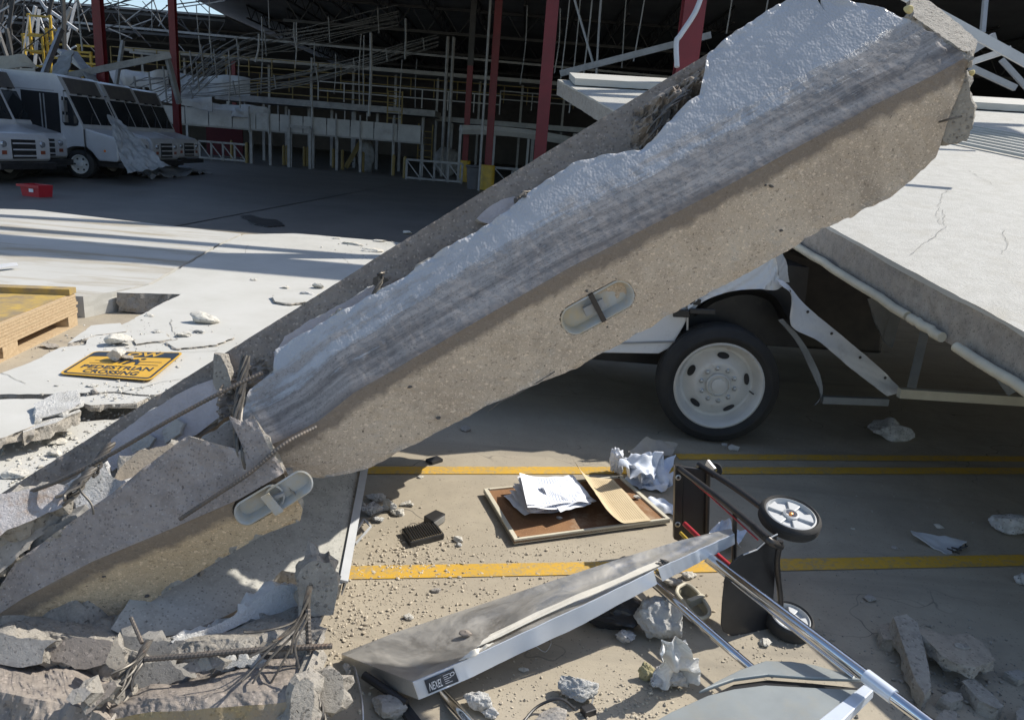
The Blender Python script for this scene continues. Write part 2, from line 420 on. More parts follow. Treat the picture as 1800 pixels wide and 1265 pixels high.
# ---------------------------------------------------------------- rocks
_ico = {}
def ico(n):
    if n not in _ico:
        bm = bmesh.new(); bmesh.ops.create_icosphere(bm, subdivisions=n, radius=1)
        _ico[n] = (np.array([tuple(v.co) for v in bm.verts]), [tuple(v.index for v in f.verts) for f in bm.faces]); bm.free()
    return _ico[n]
def rock_pts(size, seed, lumpy=0., cuts=9, sub=4, fine=.03):
    v, f = ico(sub); v = v.copy(); rs = np.random.RandomState(seed)
    if cuts:
        for k in range(cuts):
            n = rs.normal(size=3); n /= np.linalg.norm(n); h = rs.uniform(.45, .8)
            d = v@n-h; v = v-np.outer(np.maximum(d, 0), n)
    nn = v/np.linalg.norm(v, axis=1)[:, None]
    v = v+nn*(fbm(v*1.6+seed, seed, 3)*(.10+lumpy))[:, None]
    v = v+nn*((1-np.abs(fbm(v*5+seed, seed+2, 3)))*lumpy*.55)[:, None]
    v = v+nn*(fbm(v*11+seed, seed+4, 3)*fine)[:, None]
    if lumpy > .12: v = v+nn*(fbm(v*22+seed, seed+8, 3)*.035)[:, None]
    v = v*np.array(size)/2/np.abs(v).max(0)
    return v, f
def rock(name, c, size, mt, seed=1, rot=0, tilt=(0, 0), parent=None, lumpy=0., cuts=9, sub=4, fine=.03, sit=True, smooth=False):
    v, f = rock_pts(size, seed, lumpy, cuts, 5 if (lumpy > .12 and sub == 4) else sub, fine)
    M_ = np.array((Matrix.Rotation(rot, 3, 'Z') @ Matrix.Rotation(tilt[0], 3, 'X') @ Matrix.Rotation(tilt[1], 3, 'Y')))
    v = v@M_.T; c = Vector(c)
    if sit: v[:, 2] -= v[:, 2].min()+.002+.08*(v[:, 2].max()-v[:, 2].min())
    b = MB(); b.add([(x[0]+c.x, x[1]+c.y, x[2]+c.z) for x in v], f)
    return b.build(name, mt, parent, smooth=(2 if lumpy > .08 else smooth), fix=False, loc=None if parent else c)

# ---------------------------------------------------------------- crumpled sheets
def sheet(name, c4, mt, nu=30, nv=30, amp=.02, fr=6, th=.002, seed=1, parent=None, crease=.6, fn=None, smooth=True, edge=.0, holes=None):
    A, B, C_, D = (Vector(c) for c in c4)
    nrm = (B-A).cross(D-A).normalized()
    if nrm.dot(CP-A) < 0: nrm = -nrm
    P_ = []
    for i in range(nu+1):
        for j in range(nv+1):
            u, v = i/nu, j/nv; P_.append(A*(1-u)*(1-v)+B*u*(1-v)+C_*u*v+D*(1-u)*v)
    a = np.array([tuple(p) for p in P_]); q = a*fr+seed*3.1
    h = fbm(q, seed, 3)*amp*(1-crease) + (np.abs(fbm(q*.9+5, seed+5, 3))-.35)*amp*crease*1.6
    a = a+np.outer(h, nrm)
    if edge:
        a = a+np.stack([fbm(a*8, seed+21, 3), fbm(a*8, seed+22, 3), fbm(a*8, seed+23, 3)], 1)*edge
    if fn is not None: a = fn(a, nu, nv)
    n = len(a); b2 = a-np.array(tuple(nrm))*th; fs = []
    W = nv+1
    for i in range(nu):
        for j in range(nv):
            k = i*W+j; fs.append((k, k+1, k+W+1, k+W)); fs.append((n+k, n+k+W, n+k+W+1, n+k+1))
    bd = [j for j in range(W)]+[i*W+nv for i in range(1, nu+1)]+[nu*W+j for j in range(nv-1, -1, -1)]+[i*W for i in range(nu-1, 0, -1)]
    for i, k in enumerate(bd):
        k2 = bd[(i+1) % len(bd)]; fs.append((k, n+k, n+k2, k2))
    b = MB(); b.add(list(map(tuple, a))+list(map(tuple, b2)), fs)
    return b.build(name, mt, parent, smooth=smooth)

# ================================================================ WAREHOUSE
wh = thing('warehouse', 'collapsed dark warehouse with its open front and steel roof joists behind the rubble', 'warehouse', (0, 20, 0))
RZ = 9.5
YF = 13.35+RZ*sun_dir.y/sun_dir.z
HA, HB = G(400, 30, RZ), G(345, 0, RZ); LZ = Yp(340, 26, 50.3).z
kind(MB().add([V(-120, 13.2, .004), V(90, 13.2, .004), V(90, 99, .004), V(-120, 99, .004)], [(0, 1, 2, 3)]).build('shade_toned_floor', mat('floor_shade_tone', (.15, .142, .13), (.11, .105, .098), ns=.5, rough=.55, bump=.1, dirt=(1.2, .6, .8, (.2, .19, .18)))), 'structure')  # darker sheet over the floor; the interior's shade is put into its colour
b = MB(); poly = [V(-24, YF, RZ), V(70, YF, RZ), V(70, 95, RZ), V(-24, 95, RZ), V(HA.x, HA.y+4, RZ), V(HA.x, HA.y, RZ), V(HB.x, HB.y, RZ), V(-14, 34, RZ), V(-15, 28, RZ), V(-24, 26, RZ)]
b.prism([p+V(0, 0, .12) for p in poly], (0, 0, 1), .12); b.build('roof_deck', DECKM, wh)
b = MB(); poly = [V(HA.x+3, 50.3, LZ), V(HA.x+3, 94.9, LZ), V(-80, 94.9, LZ), V(-80, 50.3, LZ)]; print('HA', HA, 'HB', HB, 'LZ', LZ)
b.prism([p+V(0, 0, .12) for p in poly], (0, 0, 1), .12); b.build('roof_deck', DECKM, wh)
b = MB(); b.box2((-80, 95, 0), (70, 95.3, RZ-.01)); b.build('rear_wall', WALLM, wh)
b = MB(); b.box2((70, 20, 0), (70.3, 95, RZ)); b.build('side_wall', WALLM, wh)
def truss(p, q, h, mt, n=None, w_=.09, name='roof_joist'):
    p, q = Vector(p), Vector(q); L = (q-p).length; n = n or int(L/1.3); b = MB()
    dn = Vector((0, 0, -h))
    b.bar(p, q, w_, w_); b.bar(p+dn, q+dn, w_, w_)
    for i in range(n):
        a0 = p.lerp(q, i/n); a1 = p.lerp(q, (i+.5)/n)+dn; a2 = p.lerp(q, (i+1)/n)
        b.bar(a0, a1, .05, .05); b.bar(a1, a2, .05, .05)
    return b.build(name, mt, wh)
for i in range(18):
    x = -19+i*2.6; truss((x, 40 if x > -14 else 52, RZ-.06), (x, 94, RZ-.06), .75, BLKSTEEL, 26)
for y in (47, 57, 68, 80): truss((-19.4 if y > 50 else -15, y, RZ-.15), (30, y, RZ-.15), 1.3, BLKSTEEL, 24, .16, 'roof_girder')
truss((-78, 50.5, LZ-.2), (-19.8, 50.5, LZ-.2), 1.1, BLKSTEEL, 40, .14, 'roof_girder')
truss((-78, 56, LZ-.2), (-19.8, 56, LZ-.2), 1.1, BLKSTEEL, 30, .14, 'roof_girder')
# girders and purlins left standing over the open bay, which throw the bands of shade on the white slabs
def over(a, b_, hw, z=9.3, zs=.2):
    p, q = G(*a, zs), G(*b_, zs); off = sun_dir*((z-zs)/sun_dir.z); e = (q-p).normalized()
    bb = MB(); bb.bar(p+off-e*3, q+off+e*6, hw*2, .25); bb.build('purlin', BLKSTEEL, wh)
over((-100, 417), (640, 480), .55); over((-60, 376), (500, 407), .16); over((-60, 396), (500, 440), .12)
over((300, 462), (700, 486), .10)
b = MB(); b.bar(V(-45, 47, 7.2), V(12, 47, 6.6), .12, .12); b.build('sprinkler_pipe', DIMSTEEL, wh)

# red columns
def column(px, pb, Y, w_, label, z1=RZ, mt=REDSTEEL, base=False, black=None, lean=0):
    x = Yp(px, pb, Y).x
    t = thing('steel_column', label, 'column', (x, Y, 0), 'red steel columns of the warehouse')
    h = w_*.9
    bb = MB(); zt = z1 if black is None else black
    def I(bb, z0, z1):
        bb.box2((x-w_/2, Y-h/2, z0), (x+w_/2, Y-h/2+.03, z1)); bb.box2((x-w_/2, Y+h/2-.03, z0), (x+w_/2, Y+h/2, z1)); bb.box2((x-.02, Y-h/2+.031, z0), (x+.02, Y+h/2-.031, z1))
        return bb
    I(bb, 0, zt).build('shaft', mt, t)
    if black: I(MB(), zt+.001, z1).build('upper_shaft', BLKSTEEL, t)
    b2 = MB(); b2.box((x, Y, .015), (w_*1.7, w_*1.7, .03)); b2.build('base_plate', BLKSTEEL, t)
    if base:
        b3 = MB(); b3.lathe([(w_*1.05, 0), (w_*1.05, 1.0), (w_*.95, 1.05), (w_*.2, 1.05)], (x, Y, .03), (0, 0, 1), 20)
        b3.build('bumper_sleeve', YELSTEEL, t, smooth=True)
    return t
column(178, 100, 28, .30, 'red steel column rising behind the cab of the first van')
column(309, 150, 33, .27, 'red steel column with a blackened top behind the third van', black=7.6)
column(412, 160, 52, .25, 'short distant red column seen between hanging cable bundles at left', z1=6.0)
column(955, 200, 19.5, .30, 'tall red column just above the middle of the broken beam')
column(864, 200, 33, .30, 'slim red column with yellow sleeve beside the grey bin', base=True)
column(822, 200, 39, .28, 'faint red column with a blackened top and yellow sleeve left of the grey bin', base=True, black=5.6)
column(1214, 50, 12.6, .33, 'wide red column right behind the top of the broken beam')

# mezzanines, conveyors and rails inside
def hz(px0, py0, px1, Y):
    p = Yp(px0, py0, Y); q = Yp(px1, py0+.0805*(px1-px0), Y); return p, Vector((q.x, Y, p.z))
def run(name, parent, px0, py0, px1, Y, th, mt, dep=.1):
    p, q = hz(px0, py0, px1, Y); b = MB(); b.bar(p, q, dep, th); return b.build(name, mt, parent), p, q
def post(name, parent, x, Y, z0, z1, w_, mt):
    b = MB(); b.box2((x-w_/2, Y-w_/2, z0), (x+w_/2, Y+w_/2, z1)); return b.build(name, mt, parent)
mz = thing('mezzanine', 'long two level mezzanine with pale edge beams across the dark warehouse', 'mezzanine', (0, 47, 0))
o, p, q = run('edge_beam', mz, 395, 172, 770, 47, .35, DIMSTEEL, 3)
for k in range(9): post('post', mz, p.x+1.2+k*(q.x-p.x-2)/8, 46.4, 0, p.z-.2, .16, GREYSTEEL)
o, p, q = run('edge_beam', mz, 770, 210, 1350, 50, .3, GREYSTEEL, 3)
for k in range(9): post('post', mz, p.x+1+k*2.6, 49, 0, p.z-.2, .2, GREYSTEEL)
o, p, q = run('edge_beam', mz, 230, 90, 1060, 56, .25, CONV, 3)
for k in range(12): post('post', mz, p.x+1+k*3, 55.6, 0, p.z-.2, .16, GREYSTEEL)
def handrail(px0, py0, px1, Y, h, mt, label, sp=1.5, mid=True):
    p, q = hz(px0, py0, px1, Y)
    t = thing('handrail', label, 'railing', (p.x, Y, p.z-h), 'guard rails on the mezzanines')
    for k, f in enumerate((0, .5) if mid else (0,)):
        b = MB(); b.bar(p-V(0, 0, h*f), q-V(0, 0, h*f), .06, .06); b.build('rail', mt, t)
    n = max(1, int((q.x-p.x)/sp))
    for k in range(n+1):
        x = p.x+(q.x-p.x)*k/n; b = MB(); b.box2((x-.03, Y-.1, p.z-h-.05), (x+.03, Y-.031, p.z)); b.build('baluster', mt, t)
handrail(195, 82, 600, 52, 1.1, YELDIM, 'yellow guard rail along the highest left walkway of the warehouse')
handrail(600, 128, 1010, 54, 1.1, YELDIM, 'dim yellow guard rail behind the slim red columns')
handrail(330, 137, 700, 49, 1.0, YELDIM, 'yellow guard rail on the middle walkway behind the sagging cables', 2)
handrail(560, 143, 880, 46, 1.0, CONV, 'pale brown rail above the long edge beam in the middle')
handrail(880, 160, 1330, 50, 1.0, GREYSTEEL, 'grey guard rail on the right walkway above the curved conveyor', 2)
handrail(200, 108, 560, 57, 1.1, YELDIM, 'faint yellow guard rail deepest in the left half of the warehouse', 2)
for (px, py, Y, n, lab) in ((695, 160, 43, 6, 'yellow caged ladder by the end of the white conveyor'), (903-203, 195, 44, 5, 'short yellow ladder right of the white conveyor end')):
    x = Yp(px, py, Y).x; z = Yp(px, py, Y).z
    t = thing('ladder', lab, 'ladder', (x, Y, z-2))
    if px == 700: x += 1.6; z -= .6
    for s in (-.4, .4): post('stile', t, x+s, Y, z-2, z, .07, YELDIM)
    for k in range(n):
        b = MB(); b.box((x, Y, z-1.8+k*.35), (.72, .05, .05)); b.build('rung', YELDIM, t)
cv = thing('conveyor', 'long white sided conveyor raised on posts in front of the mezzanine', 'conveyor', (-12, 41, 0))
p, q = hz(290, 200, 742, 41)
n = 11
for k in range(n):
    a = p.lerp(q, k/n); c_ = p.lerp(q, (k+1)/n)
    b = MB(); b.box2((a.x+.03, 40.6, a.z-.42), (c_.x-.03, 40.66, a.z+.42)); b.build('side_panel', CONV, cv)
b = MB(); b.box2((p.x, 40.67, p.z-.5), (q.x, 42, p.z+.1)); b.build('belt', GREYSTEEL, cv)
for px in (438, 472, 508, 548, 590, 632, 690, 742):
    x = Yp(px, 250, 40.5).x; post('post', cv, x, 40.8, 0, p.z-.5, .14, DIMSTEEL)
    post('bracket', cv, x, 40.55, p.z-.6, p.z+.7, .07, DIMSTEEL)
for px in (330, 360, 393, 420, 455, 480, 540, 600, 640):
    x = Yp(px, 180, 40.5).x; post('upright', cv, x, 41.3, p.z+.1, p.z+.9, .06, DIMSTEEL)
# collapsed pale conveyor pieces above the vans
for i, (c4, lab) in enumerate((
    (((255, 142, 37), (372, 168, 37), (372, 196, 37), (262, 172, 37)), 'fallen white conveyor side panel lying askew behind the second red column'),
    (((190, 122, 38), (300, 128, 38), (300, 160, 38.5), (205, 150, 38)), 'crumpled pale sheet metal sunlit behind the first red column'),
    (((300, 128, 40), (440, 138, 40), (440, 170, 40), (305, 168, 40)), 'crumpled pale conveyor cover beneath the left cable bundle'),
    (((335, 176, 39), (470, 190, 39), (480, 210, 39), (345, 205, 39)), 'bent pale conveyor panel resting on the white conveyor'))):
    o = sheet('fallen_cover', [P(*c) for c in c4], CONV, 16, 8, .5, .8, .05, 11+i); tag(o, lab, 'panel')
cb = thing('conveyor', 'curved grey roller conveyor low in the right background between columns', 'conveyor', (8, 36, 0))
pts = [Yp(1010+i*30-200, 228+i*i*.5, 38+i*.4) for i in range(12)]
b = MB(); b.tube(pts, .25, 6); b.build('frame', CONV, cb)
for k in range(0, 12, 2): post('post', cb, pts[k].x, pts[k].y, 0, pts[k].z, .12, GREYSTEEL)
# low guard frames and bollards
def guard(px0, px1, py, Y, h, label):
    p, q = Yp(px0, py, Y), Yp(px1, py, Y); t = thing('guard_frame', label, 'barrier', (p.x, Y, 0), 'low guard frames on the warehouse floor')
    for z in (.1, h):
        b = MB(); b.bar(V(p.x, Y, z), V(q.x, Y, z), .1, .1); b.build('rail', DIMSTEEL, t)
    n = 4
    for k in range(n+1):
        x = p.x+(q.x-p.x)*k/n; post('post', t, x, Y+.11, 0, h, .1, DIMSTEEL)
        if k < n:
            b = MB(); b.bar(V(x, Y-.1, h), V(x+(q.x-p.x)/n, Y-.1, .15), .05, .05); b.build('brace', DIMSTEEL, t)
guard(350, 432, 265, 41, .95, 'grey cross braced guard frame beside the crumpled sheet near the vans')
guard(714, 812, 300, 37, .95, 'grey cross braced guard frame left of the yellow column sleeves')
guard(868, 1000, 300, 35, .95, 'grey guard frame right of the slim red column')
k = 0
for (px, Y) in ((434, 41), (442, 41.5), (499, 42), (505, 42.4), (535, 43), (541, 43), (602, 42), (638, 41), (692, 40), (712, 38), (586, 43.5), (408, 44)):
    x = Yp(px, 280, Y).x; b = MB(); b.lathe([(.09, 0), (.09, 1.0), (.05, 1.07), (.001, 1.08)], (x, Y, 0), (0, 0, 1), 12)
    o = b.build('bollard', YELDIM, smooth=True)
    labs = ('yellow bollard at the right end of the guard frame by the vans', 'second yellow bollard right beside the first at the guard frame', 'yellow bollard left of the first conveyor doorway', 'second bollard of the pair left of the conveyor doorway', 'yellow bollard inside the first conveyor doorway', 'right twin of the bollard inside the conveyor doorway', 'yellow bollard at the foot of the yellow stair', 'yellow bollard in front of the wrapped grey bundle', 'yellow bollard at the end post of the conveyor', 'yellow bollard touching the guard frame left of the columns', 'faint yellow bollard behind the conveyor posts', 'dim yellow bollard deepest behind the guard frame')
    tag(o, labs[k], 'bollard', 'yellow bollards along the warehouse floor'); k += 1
t = thing('stair', 'yellow steel stair climbing under the white conveyor', 'stair', tuple(G(615, 290)))
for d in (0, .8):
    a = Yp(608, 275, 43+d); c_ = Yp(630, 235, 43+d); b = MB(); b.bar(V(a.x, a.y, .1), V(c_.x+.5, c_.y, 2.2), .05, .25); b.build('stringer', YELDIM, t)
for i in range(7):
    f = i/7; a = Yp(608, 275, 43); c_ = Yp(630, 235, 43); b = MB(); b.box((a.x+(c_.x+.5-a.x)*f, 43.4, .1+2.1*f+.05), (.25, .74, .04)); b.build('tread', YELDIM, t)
# bin, wrapped bundle, door frame
x = Yp(838, 300, 33.5).x; b = MB(); b.lathe([(.38, 0), (.45, .9), (.5, .95), (.48, 1.0), (.42, 1.02), (.40, .9), (.001, .88)], (x, 33.5, 0), (0, 0, 1), 20)
tag(b.build('waste_bin', BIN, smooth=True), 'dark grey bin between the two yellow column sleeves', 'bin')
x = Yp(645, 250, 42).x
o = rock('wrapped_bundle', (x, 42, 0), (1.0, .8, 2.2), TRAYM, 5, lumpy=.1, cuts=0); tag(o, 'upright grey wrapped bundle under the end of the conveyor', 'bundle')
o = rock('wrapped_bundle', (Yp(785, 280, 45).x, 45, 0), (1.6, .9, 1.9), TRAYM, 6, lumpy=.1, cuts=0); tag(o, 'broad dark wrapped bundle beside the tall paired pipes', 'bundle')
t = thing('doorway_frame', 'pale portal frame standing on the floor under the conveyor', 'frame', tuple(V(Yp(525, 280, 40).x, 40, 0)))
for px in (508, 545): post('post', t, Yp(px, 280, 40).x, 40, 0, 2.0, .14, DIMSTEEL)
b = MB(); b.box2((Yp(508, 280, 40).x, 39.93, 2.001), (Yp(545, 280, 40).x, 40.07, 2.15)); b.build('lintel', DIMSTEEL, t)
for (px, py, w_, lab) in ((395, 240, 2.2, 'dark red curtain hanging behind the guard frame near the vans'),):
    c_ = Yp(px, py, 46); b = MB(); b.box((c_.x, 46, 1.3), (w_, .08, 2.4)); tag(b.build('curtain', mat('dark_red_cloth', (.07, .010, .016), rough=.9)), lab, 'curtain')
t = thing('pipe_pair', 'pair of tall pale vertical pipes rising to the roof in mid background', 'pipe', tuple(V(Yp(784, 200, 44).x, 44, 0)))
for px in (781, 791): 
    b = MB(); x = Yp(px, 200, 44).x; b.tube([V(x, 44, 0), V(x, 44, 7.5)], .09, 8); b.build('pipe', DIMSTEEL, t)
b = MB(); x = Yp(862, 200, 32.6).x; b.tube([V(x-.28, 32.4, 0), V(x-.28, 32.4, 9.3)], .05, 8)
tag(b.build('conduit_pipe', DIMSTEEL), 'thin pale conduit running up beside the slim red column', 'pipe')
# sagging cable bundles
def bundle(ctrl, n, spread, label, r=.022, seed=1):
    base = curve_pts([P(*c) for c in ctrl], 36); t = thing('cable_bundle', label, 'cable bundle', tuple(base[0]))
    for k in range(n):
        off = (k/(n-1)-.5)*spread
        pts = [p+V(0, .3*math.sin(k*2.1), off*(1+.5*fb1(i*.08+k*.1, seed)))+V(0, 0, .09*fb1(i*.12, seed+k*3)) for i, p in enumerate(base)]
        b = MB(); b.tube(pts, r, 5); b.build('cable', TRAYM, t)
    for i in range(3, len(base)-2, 5):
        p = base[i]; b = MB(); b.bar(p+V(0, -.35, spread*.62), p+V(.1, -.35, -spread*.62), .06, .05); b.build('tray_rung', TRAYM, t)
bundle([(335, 150, 33), (375, 118, 34), (430, 88, 35), (500, 70, 37), (580, 55, 38), (700, 32, 40)], 12, 1.0, 'upper sagging cable bundle sweeping up to the right under the roof', seed=3)
bundle([(295, 166, 35), (400, 157, 35), (500, 143, 36), (600, 122, 37), (680, 98, 38), (770, 72, 40)], 9, .5, 'lower sagging cable bundle crossing in front of the yellow rails', seed=8)
bundle([(230, 172, 30), (290, 152, 31), (345, 118, 33), (385, 92, 35)], 8, 1.1, 'loose cable fan spreading between the second red column and the vans', seed=15)
# hanging rods and pipes
rods = [(455, 60, 110, 33, .04), (460, 165, 30, 38, 0.03), (521, 40, 120, 37, .03), (517, 40, 80, 36, .04), (548, 102, 215, 39, .05), (553, 75, 125, 39, .03), (635, 60, 190, 38, .03), (640, 62, 190, 38, .03), (652, 58, 205, 38, .07), (713, 33, 105, 40, .05), (707, 105, 230, 40, .025), (733, 105, 190, 41, .02), (1000, 0, 140, 26, .02), (1035, 0, 132, 25, .025), (1060, 0, 132, 22, .03), (1018, 0, 200, 27, .02), (1135, 0, 110, 24, .02), (1100, 0, 120, 28, .02), (1283, 0, 60, 24, .02), (1352, 0, 35, 22, .02), (470, 0, 50, 36, .02), (372, 0, 75, 30, .02), (345, 10, 90, 31, .02), (262, 0, 55, 33, .02), (140, 0, 90, 27, .03), (206, 0, 75, 30, .02), (402, 90, 185, 36, .03), (420, 80, 190, 37, .03), (590, 95, 165, 38, .02), (927, 10, 150, 33, .02), (985, 15, 130, 30, .02)]
for i, (px, y0, y1, d, r_) in enumerate(rods):
    a = Yp(px, min(y0, y1), d); c_ = Yp(px+(y1-y0)*.0, max(y0, y1), d); c_ = V(a.x+.15*fb1(i*3.3), a.y, c_.z)
    if r_ == 0: continue
    b = MB(); top = V(a.x, a.y, min(a.z+(0 if y0 > 5 else 2.0), 9.4)); mid = (top+c_)/2+V(.12*fb1(i*1.7, 4), 0, 0)
    b.tube(curve_pts([top, mid, c_], 8), r_, 5)
    tag(b.build('hanging_rod', TRAYM if i % 2 else DIMSTEEL), 'thin loose rod or wire hanging down from the damaged warehouse roof', 'rod', 'loose rods hanging from the warehouse roof')
# tangled wreck at far left
random.seed(21)
for k in range(64):
    px = random.uniform(-40, 125); py = random.uniform(-10, 110); L = random.uniform(1.2, 4.5); a = random.gauss(1.35, .5)
    p = P(px, py, random.uniform(30, 40)); d = V(math.cos(a), random.uniform(-.2, .2), math.sin(a))
    b = MB(); w_ = random.choice((.03, .05, .07, .12))
    b.bar(p-d*L/2, p+d*L/2, w_, w_)
    tag(b.build('twisted_bar', random.choice((BLKSTEEL, BLKSTEEL, DARKSTEEL, DIMSTEEL, PALESTEEL))), 'twisted steel bar in the tangled wreck above the vans at far left', 'steel bar', 'twisted bars in the wreck at far left')
for k in range(26):
    px = random.uniform(120, 420); py = random.uniform(-10, 60); L = random.uniform(1.5, 4); a = random.choice((random.gauss(.5, .4), random.gauss(2.4, .5)))
    p = P(px, py, random.uniform(36, 46)); d = V(math.cos(a), random.uniform(-.2, .2), math.sin(a)); b = MB(); b.bar(p-d*L/2, p+d*L/2, .05, .05)
    tag(b.build('twisted_bar', random.choice((BLKSTEEL, BLKSTEEL, GREYSTEEL))), 'loose steel bar dangling under the torn roof edge at upper left', 'steel bar', 'loose bars under the torn roof edge')
for (px, py, w_, h, lab) in ((72, 62, .9, 1.6, 'yellow steel frame tangled in the wreck above the vans, leftmost'), (98, 78, .7, 1.2, 'yellow steel frame in the wreck, just left of the first red column'), (118, 132, 1.3, 1.4, 'sunlit yellow platform frame behind the roof of the first van'), (140, 112, 1.0, 1.0, 'sunlit yellow gate frame left of the first red column'), (158, 100, .9, .9, 'sunlit yellow frame touching the first red column'), (150, 128, 1.6, .8, 'low sunlit yellow platform rail behind the van roof'), (60, 90, .8, 1.3, 'narrow yellow frame above the beige boards')):
    c_ = P(px, py, 31); t = thing('platform_frame', lab, 'frame', tuple(c_))
    for s in (-1, 1): post('upright', t, c_.x+s*w_/2, c_.y, c_.z-h/2, c_.z+h/2, .09, YELSTEEL)
    for f in (-.45, 0, .45):
        b = MB(); b.box((c_.x, c_.y-.06, c_.z+f*h), (w_+.1, .03, .08)); b.build('crossbar', YELSTEEL, t)
def stick(name, a, c_, w_, h, mt, label, cat, group=None):
    b = MB(); b.bar(P(*a), P(*c_), w_, h); return tag(b.build(name, mt), label, cat, group)
stick('fallen_beam', (98, 138, 26), (300, 97, 27), .12, .22, DIMSTEEL, 'long pale steel angle lying across the van roofs to the red column', 'beam')
stick('fallen_beam', (293, 97, 27), (315, 182, 28), .12, .2, TRAYM, 'grey bent beam hanging down beside the second red column', 'beam')
stick('fallen_beam', (75, 135, 25.5), (108, 52, 26), .12, .18, GALV, 'bright short steel channel standing upright behind the first van', 'beam')
stick('fallen_beam', (128, 92, 27), (165, 145, 26), .3, .1, TRAYM, 'dark folded beam leaning down onto the first van roof', 'beam')
stick('fallen_beam', (110, 90, 28), (170, 135, 27), .4, .12, GREYSTEEL, 'broad grey plate beam sloping behind the first van roof', 'beam')
stick('fallen_beam', (216, 72, 29), (204, 150, 29), .12, .12, TRAYM, 'thin leaning post between the first two red columns', 'beam')
stick('fallen_beam', (228, 92, 30), (275, 97, 30), .06, .08, DIMSTEEL, 'short pale rail above the long pale steel angle', 'beam')
for i, (c4, lab) in enumerate(((((-20, 98, 23), (45, 96, 23), (62, 118, 23), (-20, 122, 23)), 'broad beige board lying on top of the leftmost van'), (((-20, 122, 22.7), (60, 118, 22.7), (66, 138, 22.7), (-20, 134, 22.7)), 'lower beige board lying on the leftmost van roof'), (((85, 132, 24), (105, 88, 25), (130, 90, 25), (118, 128, 24)), 'dark folded sheet leaning above the first van roof'))):
    tag(sheet('board', [P(*c) for c in c4], (BEIGEF, BEIGEF, TRAYM)[i], 12, 8, .25, 1, .04, 31+i), lab, 'board')

# ---------------------------------------------------------------- bent steel angles at upper right
stick('steel_angle', (1585, -10, 6.5), (1850, 135, 6.2), .05, .075, PALESTEEL, 'long pale steel angle slanting down behind the top end of the broken beam', 'steel angle')
stick('steel_angle', (1700, 112, 6.6), (1778, 86, 6.4), .04, .05, PALESTEEL, 'short pale steel strut meeting the long angle at upper right', 'steel angle')
stick('steel_angle', (1690, 100, 7.5), (1748, 64, 7.5), .05, .07, GREYSTEEL, 'grey strut behind the long pale angle', 'steel angle')
stick('steel_angle', (1705, 118, 8), (1785, 155, 8), .05, .06, GREYSTEEL, 'grey lower bar with small slots right of the beam end', 'steel angle')
stick('steel_angle', (1733, -10, 9), (1727, 58, 9), .05, .05, GREYSTEEL, 'upright grey strut at the upper right corner', 'steel angle')
stick('steel_angle', (1760, 105, 8), (1810, 160, 8), .05, .05, GREYSTEEL, 'dim curved strut at the right edge above the white slab', 'steel angle')
stick('steel_angle', (985, 130, 20), (1250, 62, 19), .12, .16, TRAYM, 'dark beam slanting between the two tall red columns', 'steel angle')
stick('steel_angle', (1010, 0, 20), (1045, 120, 20), .04, .05, GREYSTEEL, 'thin diagonal strut right of the tall red column', 'steel angle')
b = MB(); b.tube(curve_pts([P(1236, -15, 9.6), P(1222, 22, 9.6), P(1196, 62, 9.6), P(1189, 75, 9.6), P(1190, 118, 9.6)], 24), .034, 8)
tag(b.build('bent_conduit', PALESTEEL, smooth=True), 'pale bent conduit dropping in front of the wide red column', 'conduit')

# ================================================================ WHITE SLABS
SZ = .2
def wpoly(pts, z=SZ): return [G(x, y, z) for x, y in pts]
UPV = V(0, 0, 1)
def ws_mat():
    t = NT('white_slab_coating')
    c = t.mix(t.ramp(t.noise(.8, 8, .65), .35, .7), (.49, .48, .445), (.42, .41, .375))
    c = t.mix(t.math('MULTIPLY', t.ramp(t.noise(1.0, 9, .7, .5, stretch=((.35, 2.2, 1), (0, 0, R(62)))), .50, .64), .85), c, (.30, .25, .17))
    c = t.mix(t.math('MULTIPLY', t.ramp(t.noise(30, 8, .8), .62, .8), .4), c, (.42, .38, .31))
    t.base(c); t.rough(.7); t.bump(t.noise(150, 6, .7), .3, .002); t.bump(t.noise(5, 5), .1, .01); return t.m
WSLAB = ws_mat()
WS = mat('white_rough_roof', (.445, .435, .40), (.385, .375, .34), ns=9, rough=.8, bump=.8, bs=60, bd=.008, dirt=(3, .52, .75, (.36, .34, .29)), specks=((45, .10, .30, (.33, .315, .28)),))
FCRACK = mat('fine_crack', (.24, .23, .205), rough=1, bump=0)
A_ = slab('fallen_wall_panel', wpoly([(-180, 362), (60, 369), (424, 411), (382, 430), (312, 470), (262, 498), (196, 513), (146, 521), (-180, 505)]), UPV, .2, [WSLAB, WHITE, CONC_DARK], jit=.004, rough=.006, step=.08, under=2)
tag(A_, 'big white coated wall panel lying flat at far left with brown dirty streaks', 'wall panel')
B_ = slab('fallen_wall_panel', wpoly([(428, 412), (520, 410), (610, 418), (690, 425), (900, 445), (960, 560), (700, 700), (420, 700), (300, 690), (272, 694), (190, 688), (120, 692), (-40, 694), (-150, 700), (-160, 668), (0, 656), (45, 640), (108, 610), (150, 606), (160, 588), (208, 574), (318, 517), (206, 514), (268, 500), (318, 471), (386, 431)]), UPV, .19, [WHITE, CONC_BR, CONC_DARK], jit=.014, rough=.02, step=.04, under=2, seed=5)
tag(B_, 'large cracked white wall panel lying flat under the broken beam and the warning sign', 'wall panel')
D_ = slab('fallen_wall_panel', wpoly([(-200, 760), (30, 772), (120, 742), (200, 738), (290, 705), (420, 705), (560, 720), (420, 900), (0, 1040), (-200, 1000)], .10), UPV, .1, [WHITE, CONC_BR, CONC_DARK], jit=.02, rough=.02, step=.04, under=2, seed=8)
tag(D_, 'low white wall panel covered in concrete crumbs nearest the beam at lower left', 'wall panel')
